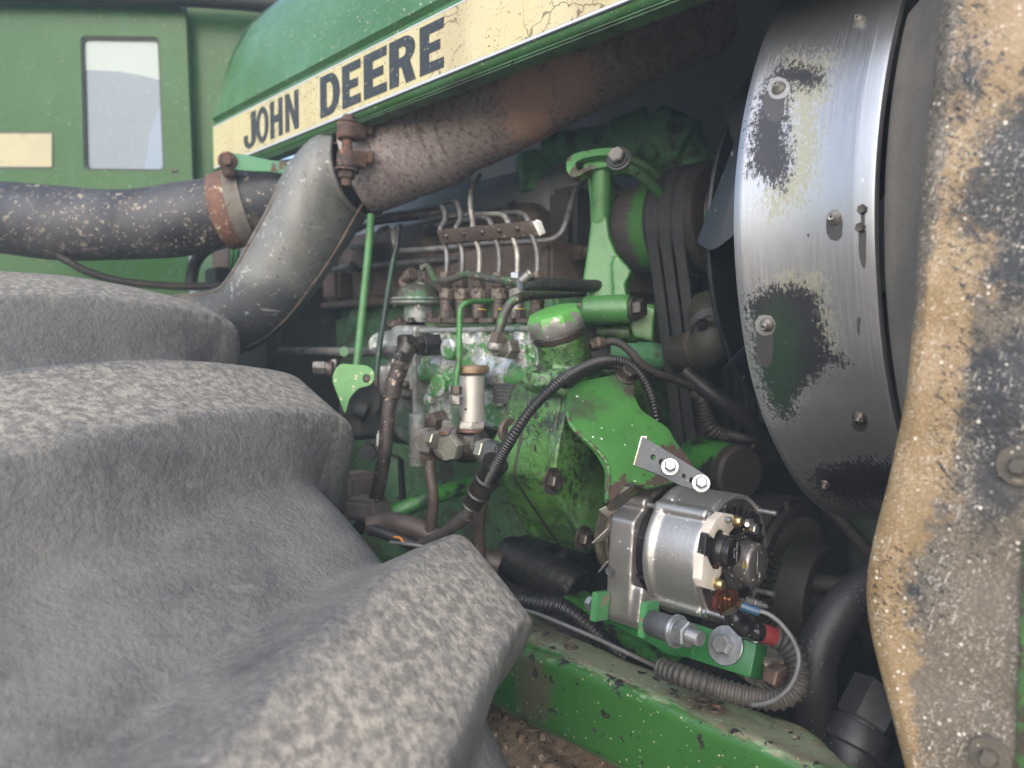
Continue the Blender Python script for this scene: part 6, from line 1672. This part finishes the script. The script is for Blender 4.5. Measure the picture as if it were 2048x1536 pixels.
part(t, 'pan', cast([box2(PY(960, 1080, .78) - ZA * .0, PY(1215, 1215, .95), .02), cyl2(PY(1010, 1105, .78), PY(1160, 1180, .80), .03), box2(PY(1120, 1090, .80), PY(1250, 1260, .95), .01)], .005, 3), 'oil_crust')
part(t, 'rim', prism([PY(x, y, .745) for x, y in [(1120, 1195), (1230, 1255), (1340, 1330), (1330, 1345), (1200, 1285), (1110, 1212)]], -YA, .05, .003), 'green_oily')

# ================================================================== TENSIONER BRACKET (upper green casting)
def tensioner():
    d = 1.0
    t = thing('tensioner_bracket', 'bright green cast arm with a slotted head and two hinge bolts', 'bracket', P(1220, 700, d))
    pl = plane3((1175, 380, 1.0), (1235, 380, .985), (1215, 600, .965))
    body = [(1172, 348), (1218, 346), (1224, 380), (1214, 430), (1218, 470), (1232, 505), (1262, 538), (1250, 566), (1254, 612), (1168, 606), (1174, 578), (1164, 560), (1172, 510), (1180, 450), (1178, 395)]
    b1 = plate(body, pl, .024, 0)
    pl_b = (pl[0] - pl[1] * .004, pl[1])
    rid = plate([(1232, 505), (1263, 540), (1250, 568), (1254, 600), (1225, 600), (1222, 520)], (pl[0] + pl[1] * .012, pl[1]), .03, 0)
    hb = cyl2(P(1168, 622, .945), P(1262, 618, .925), .0185)
    ps = plane3((1135, 335, .985), (1250, 318, .955), (1190, 300, .975))
    web = cyl2(PL(1197, 322, ps) - ps[1] * .016, PL(1197, 440, pl) - pl[1] * .010, .0125)
    web2 = cyl2(PL(1160, 325, ps) - ps[1] * .018, PL(1225, 316, ps) - ps[1] * .018, .009)
    part(t, 'arm', cast([b1, rid, hb, web, web2], .0021, 6), 'green_bright', 80)
    # slotted head
    ps = plane3((1135, 335, .985), (1250, 318, .955), (1190, 300, .975))
    C_ = (1215, 470); out = []; inn = []
    # an arc shaped slot around a far centre
    top = [(1133, 322), (1142, 311), (1160, 304), (1185, 299), (1212, 296), (1238, 297), (1252, 304)]
    bot = [(1252, 328), (1238, 332), (1212, 333), (1185, 338), (1165, 346), (1152, 354), (1142, 353), (1134, 342)]
    st = [(1150, 330), (1155, 322), (1172, 315), (1195, 311), (1220, 310), (1238, 312)]
    sb = [(1238, 322), (1222, 324), (1198, 326), (1178, 330), (1164, 338), (1155, 341)]
    Q = lambda L_: smooth_loop([PL(x, y, ps) for x, y in L_], 4)
    part(t, 'slotted_head', holed(Q(top + bot), [Q(st + sb)], ps[1], .014), 'head_worn', 40)
    bw = PL(1238, 319, (ps[0] + ps[1] * .001, ps[1]))
    part(t, 'slot_washer', lathe(bw, ps[1], [(0, .0158), (.0025, .0158), (.003, .015), (.0034, .0135), (.006, .0130)], 32), 'zinc')
    bolt(t, bw + ps[1] * .006, ps[1], .0108, .010, .0, 'steel', .2)
    # hinge bolt, nut
    ax = (P(1262, 618, .925) - P(1168, 622, .945)).normalized()
    bolt(t, P(1268, 618, .915), ax - FW * .35, .0125, .010, .0150, 'bolt', .4, wh=.003)
    part(t, 'hinge_nut', lathe(P(1168, 622, .945), -ax, [(0, .0115), (.010, .0115), (.0115, .010)], 6), 'brown_steel')
    part(t, 'hinge_thread', thread(P(1158, 622, .945), -ax, .012, .0065), 'brown_steel')
    # clevis below
    c1 = plane3((1180, 640, .955), (1300, 640, .94), (1230, 690, .95))
    part(t, 'clevis', cast([plate([(1166, 628), (1182, 634), (1205, 676), (1296, 684), (1312, 610), (1296, 606), (1270, 640), (1258, 630), (1256, 652), (1210, 652), (1186, 630)], (c1[0] - c1[1] * .004, c1[1]), .035, 0), cyl2(P(1200, 665, .97), P(1275, 668, .96), .012), plate([(1256, 604), (1288, 607), (1310, 616), (1306, 684), (1268, 676), (1255, 645)], (c1[0] + c1[1] * .006, c1[1]), .012, 0)], .0022, 4), 'green_bright', 80)
    part(t, 'pivot_rod', cyl2(P(1196, 662, .96), P(1262, 666, .945), .010), 'green_cast')
    return t
tensioner()
solo('sender_wire', 'dirty brown wire with a broken connector behind the filler cap', 'wire', tube([(1200, 690, .92), (1222, 683, .915), (1242, 688, .915), (1262, 705, .915), (1285, 730, .92), (1312, 746, .93), (1350, 760, .95), (1385, 775, .98)], .0048, 12), 'hose_dirty')
t = thing('sender_plug', 'dusty brown connector plug beside the filler neck', 'connector', P(1195, 700, .92))
part(t, 'plug', cast([box(P(1192, 688, .915), (.022, .014, .014), Matrix.Rotation(-.3, 3, 'Y'), .002), cyl2(P(1180, 692, .915), P(1212, 684, .915), .0065)], .0014, 2), 'brown_steel')
for dy in (-6, 0, 5): part(t, 'broken_strand', tube([(1182, 688, .915), (1172, 682 + dy * .6, .912), (1163, 678 + dy, .912)], .0018, 6), 'brown_steel')

# ================================================================== WATER OUTLET (upper casting) AND PIPES BEHIND
def outlet():
    t = thing('water_outlet', 'dim green cast water outlet elbow high behind the slotted bracket', 'casting', P(1300, 350, 1.30))
    d = 1.32
    s = [cyl2(P(1090, 298, d + .06), P(1250, 282, d), .030), cyl2(P(1235, 300, d), P(1310, 270, d - .02), .052), cyl2(P(1300, 265, d - .02), P(1375, 300, d - .04), .050), cyl2(P(1350, 290, d - .03), P(1395, 360, d - .02), .045), box(P(1330, 340, d), (.09, .06, .10), Matrix.Rotation(.6, 3, 'Y'), .02), cyl2(P(1250, 290, d - .01), P(1262, 345, d), .034)]
    part(t, 'casting', cast(s, .0035, 6), 'green_dim2', 80)
    part(t, 'cap', cast([cyl2(P(1075, 310, d + .08), P(1075, 350, d + .08), .04), cyl2(P(1068, 345, d + .06), P(1068, 385, d + .06), .026)], .004, 3), 'green_dim2', 80)
    for k in range(6):
        part(t, 'cast_numeral', lathe(P(1312 + k * 7.5, 318 + k * 6.5, d - .060), -FW, [(0, .0045), (.004, .004), (.005, .002)], 10), 'green_dim2')
outlet()
solo('heater_pipe', 'curved dark green pipe passing under the water outlet', 'pipe', tube([(1238, 335, 1.12), (1265, 340, 1.12), (1300, 365, 1.13), (1330, 400, 1.15)], .0085, 14), 'green_dim')
solo('heater_pipe', 'upper curved green pipe close under the water outlet', 'pipe', tube([(1262, 318, 1.16), (1290, 332, 1.16), (1318, 356, 1.17), (1345, 395, 1.19)], .0080, 14), 'green_dim')
solo('bypass_tube', 'plain green tube lying across behind the three belts', 'pipe', tube([(1180, 700, 1.26), (1260, 706, 1.26), (1330, 715, 1.27), (1400, 722, 1.29)], .0225, 24), 'green_dim2')

# ================================================================== FAN PULLEY, BELTS
PXC, PZC = -.665, CAMZ + .192
def pulley():
    t = thing('fan_pulley', 'three groove fan pulley with a green and brown drum behind it', 'pulley', Vector((PXC, FY, PZC - .09)))
    c = Vector((0, FY, PZC))
    part(t, 'drum', lathe(c + XA * -.785, XA, [(0, .060), (.002, .0705), (.020, .0735)] + [(.020 + .0059 * k, .0735) for k in range(1, 11)], 64), 'drum_paint')
    pr = [(-.708, .060), (-.708, .086), (-.705, .088)]
    for k in range(3):
        x = -.702 + k * .0235
        pr += [(x, .088), (x + .004, .074), (x + .0145, .074), (x + .0185, .088), (x + .0215, .088)]
    pr += [(-.627, .089), (-.619, .090), (-.6175, .088), (-.6175, .060)]
    part(t, 'grooved_rim', lathe(c, XA, pr, 72), 'pulley_brown')
    part(t, 'front_disc', lathe(c, XA, [(-.640, .070), (-.6190, .0850), (-.6180, .0840), (-.618, .058), (-.612, .054), (-.600, .050), (-.598, .046)], 64), 'pulley_patchy')
    part(t, 'hub', lathe(c, XA, [(-.60, .046), (-.585, .044), (-.52, .042)], 48), 'pulley_patchy')
    return t
pl_ = pulley()
for o in pl_.children:
    if o.name.startswith('drum'):
        me = o.data; n = len(me.vertices)
        at = me.attributes.new('g', 'FLOAT', 'POINT')
        at.data.foreach_set('value', [1.0 - abs((v.co.x + pl_.location.x) + .728) / .016 for v in me.vertices])
BG = 'fan belts side by side'
YB2, ZB2, RB2 = 1.155, CAMZ - .32, .075
for k, lab in enumerate(['left hand black fan belt of the three, next to the drum', 'middle black fan belt of the three', 'right hand black fan belt of the three, nearest the fan']):
    x0 = -.702 + k * .0235 + .0005
    # belt loop round two wheels, run in the plane of the pulley
    c1, c2, r1, r2 = Vector((0, FY, PZC)), Vector((0, YB2, ZB2)), .0885, RB2
    dv = c2 - c1; D = dv.length; u = dv.normalized(); vv = Vector((0, -u.z, u.y))
    if vv.y > 0: vv = -vv
    al = math.asin((r1 - r2) / D)
    path = []; nrm = []
    def arcp(c, r, a0, a1, n):
        for i in range(n + 1):
            a = a0 + (a1 - a0) * i / n; q = u * math.sin(a) + vv * math.cos(a)
            path.append(c + q * r); nrm.append(q)
    arcp(c2, r2, al, math.pi - al, 30)
    arcp(c1, r1, math.pi - al, 2 * math.pi + al, 50)
    # extra points down the straight runs
    full = []; fn = []
    m_ = len(path)
    for i in range(m_):
        a, b = path[i], path[(i + 1) % m_]; full.append(a); fn.append(nrm[i])
        if (b - a).length > .1:
            for j in range(1, 40): full.append(a.lerp(b, j / 40)); fn.append(nrm[i].lerp(nrm[(i + 1) % m_], j / 40))
    prof = [(.0012, 0), (.0162, 0), (.0176, -.0012), (.0176, -.0028), (.0138, -.011), (.0040, -.011), (-.0002, -.0028), (-.0002, -.0012)]
    bm = bmesh.new(); rg = [[bm.verts.new(p + q * h + XA * (x0 + x)) for x, h in prof] for p, q in zip(full, fn)]
    for i in range(len(rg)):
        A, B = rg[i], rg[(i + 1) % len(rg)]
        for j in range(len(prof)): bm.faces.new((A[j], A[(j + 1) % len(prof)], B[(j + 1) % len(prof)], B[j]))
    solo('fan_belt', lab, 'belt', bm, 'belt', 30, group=BG)
t = thing('accessory_pulley', 'dark grooved pulley deep behind the alternator that the belts run down to', 'pulley', Vector((-.665, YB2, ZB2 - .09)))
part(t, 'wheel', lathe(Vector((-.71, YB2, ZB2)), XA, [(0, .08), (.004, .082), (.008, .066), (.078, .066), (.082, .082), (.086, .08)], 48), 'dark_iron')

# ================================================================== COOLING FAN
def fan():
    fz = CAMZ + .135; c = Vector((-.50, FY, fz))
    t = thing('cooling_fan', 'dark navy cooling fan with worn blades inside the steel ring', 'fan', c)
    part(t, 'disc', lathe(c, XA, [(-.004, .04), (-.003, .236), (.0, .238), (.003, .236), (.004, .04)], 96), 'fan')
    part(t, 'hub', lathe(c - XA * .03, XA, [(0, .05), (.08, .05), (.085, .045)], 40), 'fan')
    # the blades read off the photo: two near ones seen edge on, the rest set round the hub
    near = [([(1535, 110, .86), (1392, 486, .895), (1424, 503, .885), (1470, 470, .86), (1500, 330, .85)], ), ([(1528, 118, .90), (1447, 214, .935), (1451, 252, .935), (1472, 300, .92), (1505, 320, .88), (1520, 200, .87)], )]
    for (pp,) in near:
        A, B, C_ = P(*pp[0]), P(*pp[1]), P(*pp[3]); n = (B - A).cross(C_ - A).normalized()
        if n.dot(CAM - A) < 0: n = -n
        part(t, 'blade', plate([(x, y) for x, y, d in pp], (A, n), .0025, .0008, .008), 'fan')
    p = plane3((1500, 681, .84), (1447, 742, .885), (1520, 760, .89))
    part(t, 'blade', plate([(1510, 672), (1500, 683), (1446, 738), (1449, 742), (1475, 722), (1512, 690)], p, .0025, .0006), 'fan')
    for k in range(7):
        a = R(40 + k * 40)
        if not (20 < (40 + k * 40) < 100 or 0 <= (40 + k * 40) - 360 < 20): continue
        q = [Vector((-.50, .06, -.05)), Vector((-.455, .34, -.085)), Vector((-.40, .355, .03)), Vector((-.44, .30, .075)), Vector((-.50, .07, .06))]
        m4 = Matrix.Rotation(a, 3, 'X'); pts = [m4 @ Vector((0, v.y, v.z)) + Vector((v.x, FY, fz)) for v in q]
        bm = bmesh.new(); vs = [bm.verts.new(v) for v in pts]; bm.faces.new(vs); bmesh.ops.triangulate(bm, faces=bm.faces[:])
        bmesh.ops.solidify(bm, geom=bm.faces[:], thickness=.0025)
        part(t, 'blade', bm, 'fan')
    for x, y, dd in [(1457, 511, .955)]:
        pp = P(x, y, dd); r_ = part(t, 'rivet_plate', box(pp, (.004, .026, .026), Matrix.Rotation(.3, 3, 'X'), .003), 'fan')
        part(t, 'rivet', lathe(pp, -FW, [(0, .009), (.006, .008), (.009, .004)], 20), 'fan')
fan()

# ================================================================== CRANK DAMPER AND FRONT LOWER PARTS
def damper():
    c = Vector((-.495, 1.04, CAMZ - .356))
    t = thing('crank_damper', 'big dark ribbed crankshaft damper to the right of the alternator', 'damper', c - ZA * .13)
    part(t, 'rim', lathe(c, XA, [(-.075, .10), (-.075, .132), (-.072, .135), (-.010, .135), (-.006, .132), (-.006, .122), (-.010, .120), (-.010, .1)], 96), 'dark_iron')
    part(t, 'inner_ring', lathe(c, XA, [(-.03, .124), (-.004, .124), (.002, .120), (.003, .108), (-.004, .104), (-.006, .07)], 96), 'dark_iron')
    for k in range(60):
        a = 2 * math.pi * k / 60
        m4 = Matrix.Translation(c + Vector((.0, math.cos(a) * .090, math.sin(a) * .090))) @ Matrix.Rotation(a, 4, 'X')
        inst(t, 'fin', 'fin', lambda: box(Vector((0, 0, 0)), (.012, .034, .0045), None, .0012), 'fin_iron', m4)
    part(t, 'green_ring', lathe(c, XA, [(-.004, .078), (.004, .078), (.006, .074), (.006, .060)], 80), 'green_dark')
    part(t, 'hub', lathe(c, XA, [(0, .072), (.040, .072), (.044, .070), (.046, .060), (.046, .058), (.030, .054), (.024, .040), (.036, .036), (.036, .030), (.02, .026)], 72), 'dark_iron')
    part(t, 'driveshaft', lathe(c + Vector((.02, 0, .0)), XA, [(0, .024), (.09, .024), (.092, .030), (.12, .030), (.125, .022), (.2, .02)], 40), 'dark_iron')
    part(t, 'yoke', cast([cyl2(c + Vector((.03, -.03, .028)), c + Vector((.11, -.02, .032)), .014), cyl2(c + Vector((.03, .03, -.028)), c + Vector((.11, .02, -.032)), .014)], .003, 3), 'dark_iron')
    for k in range(3):
        a = R(100 + 40 * k); part(t, 'rim_notch', box(c + Vector((-.004, math.cos(a) * .128, math.sin(a) * .128)), (.004, .012, .006), Matrix.Rotation(a, 3, 'X'), .001), 'steel')
damper()
solo('lower_radiator_hose', 'thick black hose curving down between damper and fibreglass panel', 'hose', tube([(1790, 1130, .80), (1740, 1170, .79), (1690, 1215, .78), (1655, 1265, .775), (1632, 1320, .77), (1628, 1390, .77), (1635, 1500, .78)], .0215, 28, 12), 'rubber')
t = thing('hose_end_fitting', 'large dull hexagon fitting on a hose at the bottom right', 'fitting', P(1730, 1530, .70))
hexlen(P(1766, 1375, .70), P(1728, 1450, .69), .026, 'fit_grey', t, 'nut', .3, .002)
part(t, 'body', tube([(1740, 1430, .695), (1715, 1480, .69), (1690, 1560, .68)], .0245, 28), 'rubber')
part(t, 'crimp', lathe(P(1728, 1452, .69), P(1690, 1545, .68) - P(1728, 1452, .69), [(0, .026), (.003, .0275), (.02, .0275), (.022, .0255)], 36), 'rubber')
solo('stay_rod', 'dusty diagonal rod behind the crank damper', 'rod', tube([(1640, 1000, 1.15), (1680, 1040, 1.10), (1730, 1095, 1.05), (1790, 1160, 1.0)], .0085, 14), 'rod_brown')
solo('brace_bar', 'dark flat brace slanting behind the zinc strap', 'bar', prism([P(x, y, 1.25) for x, y in [(1548, 880), (1568, 892), (1476, 1016), (1455, 1008)]], -FW, .006, .001), 'dark_iron')
def elbow_hose():
    d = 1.12
    t = thing('elbow_hose', 'dull green brown elbow hose with two worm clips behind the belts', 'hose', P(1400, 730, d))
    part(t, 'hose', tube([(1360, 705, d + .05), (1392, 704, d + .02), (1418, 690, d), (1426, 662, d), (1420, 635, d + .01), (1412, 615, d + .03)], .030, 28, 12), 'elbow_rubber')
    a = P(1392, 702, d + .02); ax = (P(1430, 684, d) - a)
    part(t, 'clip_band', lathe(a, ax, [(-.002, .0325), (.012, .0325)], 40), 'brown_steel')
    b = P(1424, 655, d); bx = P(1414, 620, d + .02) - b
    part(t, 'clip_band', lathe(b, bx, [(-.002, .0325), (.012, .0325)], 40), 'zinc_dull')
    part(t, 'clip_screw', lathe(P(1396, 650, d - .02), RT, [(0, .009), (.012, .009), (.013, .007), (.022, .007)], 16), 'greasy')
    for k in range(7): part(t, 'clip_slot', box(P(1403 + k * 4.2, 649 - k * .4, d - .0325), (.0012, .0012, .010), None, 0), 'greasy', smooth=False)
    part(t, 'clip_tail', prism([P(x, y, d - .025) for x, y in [(1400, 680), (1420, 692), (1428, 706), (1422, 704), (1400, 690)]], -FW, .0015, .0003), 'brown_steel')
elbow_hose()
solo('lower_hose', 'smooth black hose slanting down right behind the belts', 'hose', tube([(1370, 745, 1.12), (1420, 785, 1.10), (1470, 820, 1.10), (1500, 845, 1.11), (1518, 872, 1.13), (1522, 900, 1.15)], .0125, 18), 'rubber')
solo('rear_loom', 'short ribbed loom hanging behind the belts under the black hose', 'cable', loom([(1390, 785, 1.12), (1404, 800, 1.11), (1410, 830, 1.11), (1422, 858, 1.11), (1448, 872, 1.12)], .0115, .0055, .14, 18), 'loom_dusty')
t = thing('steering_pump', 'dim green cylindrical pump in the dark behind the alternator strap', 'pump', P(1430, 980, 1.12))
part(t, 'body', cast([cyl2(P(1390, 925, 1.16), P(1470, 945, 1.08), .040), box(P(1420, 905, 1.13), (.06, .05, .04), None, .01)], .004, 3), 'green_oily')
part(t, 'end_cap', lathe(P(1470, 945, 1.08), P(1470, 945, 1.08) - P(1390, 925, 1.16), [(-.004, .041), (.01, .041), (.014, .036)], 40), 'dark_iron')
part(t, 'pipe', tube([(1448, 866, 1.12), (1490, 878, 1.11), (1508, 880, 1.12), (1500, 898, 1.12), (1478, 896, 1.12)], .007, 12), 'dark_iron')
# far side of the frame, with the ground showing through a gap
t = thing('far_frame', 'dark far side frame and axle parts seen below the fan', 'frame', Vector((-.8, 1.45, CAMZ - .5)))
part(t, 'far_rail', box2((-2.2, 1.42, CAMZ - .80), (.4, 1.48, CAMZ - .318), .01), 'grime')
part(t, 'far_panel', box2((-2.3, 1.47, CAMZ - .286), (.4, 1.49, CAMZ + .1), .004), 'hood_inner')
part(t, 'side_board', box2((-2.3, 1.445, CAMZ - .5), (-.875, 1.468, CAMZ + .1), .004), 'grime')
part(t, 'side_board', box2((-.765, 1.445, CAMZ - .5), (.4, 1.468, CAMZ + .1), .004), 'grime')
part(t, 'cross_member', box2((-.5, 1.28, CAMZ - 1.0), (.2, 1.34, CAMZ - .22), .01), 'grime')
part(t, 'belly_plate', box2((-1.6, .90, CAMZ - .66), (.2, 1.42, CAMZ - .62), .01), 'grime')
part(t, 'cross_post', box2((-.98, 1.36, CAMZ - .5), (-.84, 1.44, CAMZ + .1), .01), 'grime')
part(t, 'cross_post', box2((-.60, 1.36, CAMZ - .5), (-.545, 1.41, CAMZ + .1), .006), 'grime')
part(t, 'green_post', cyl2(PY(1770, 1200, 1.15), PY(1770, 900, 1.15), .05), 'green_dark')
part(t, 'front_axle', cast([box2((-.46, .82, CAMZ - .75), (.1, 1.3, CAMZ - .50), .03)], .01, 2), 'grime')
t = thing('radiator', 'dark radiator core behind the fan ring', 'radiator', Vector((-.14, 1.04, CAMZ - .3)))
part(t, 'core', box2((-.17, .66, CAMZ - .45), (-.10, 1.42, CAMZ + .62), .004), 'grime')

# ================================================================== GLARE VEIL
bm = box2((-6, -1.5, -1.1), (2.5, 5, CAMZ + 1.2), 0)  # thin air volume added to stand in for lens glare
hz = struct('glare_veil', bm, 'grime', kind='stuff', smooth=False)
hm = bpy.data.materials.new('glare_veil'); hm.use_nodes = True
hm.node_tree.nodes.remove(hm.node_tree.nodes['Principled BSDF'])
pv = hm.node_tree.nodes.new('ShaderNodeVolumePrincipled')
pv.inputs['Color'].default_value = (.70, .85, 1.0, 1); pv.inputs['Density'].default_value = .032
hm.node_tree.links.new(pv.outputs[0], hm.node_tree.nodes['Material Output'].inputs['Volume'])
hz.data.materials.clear(); hz.data.materials.append(hm)
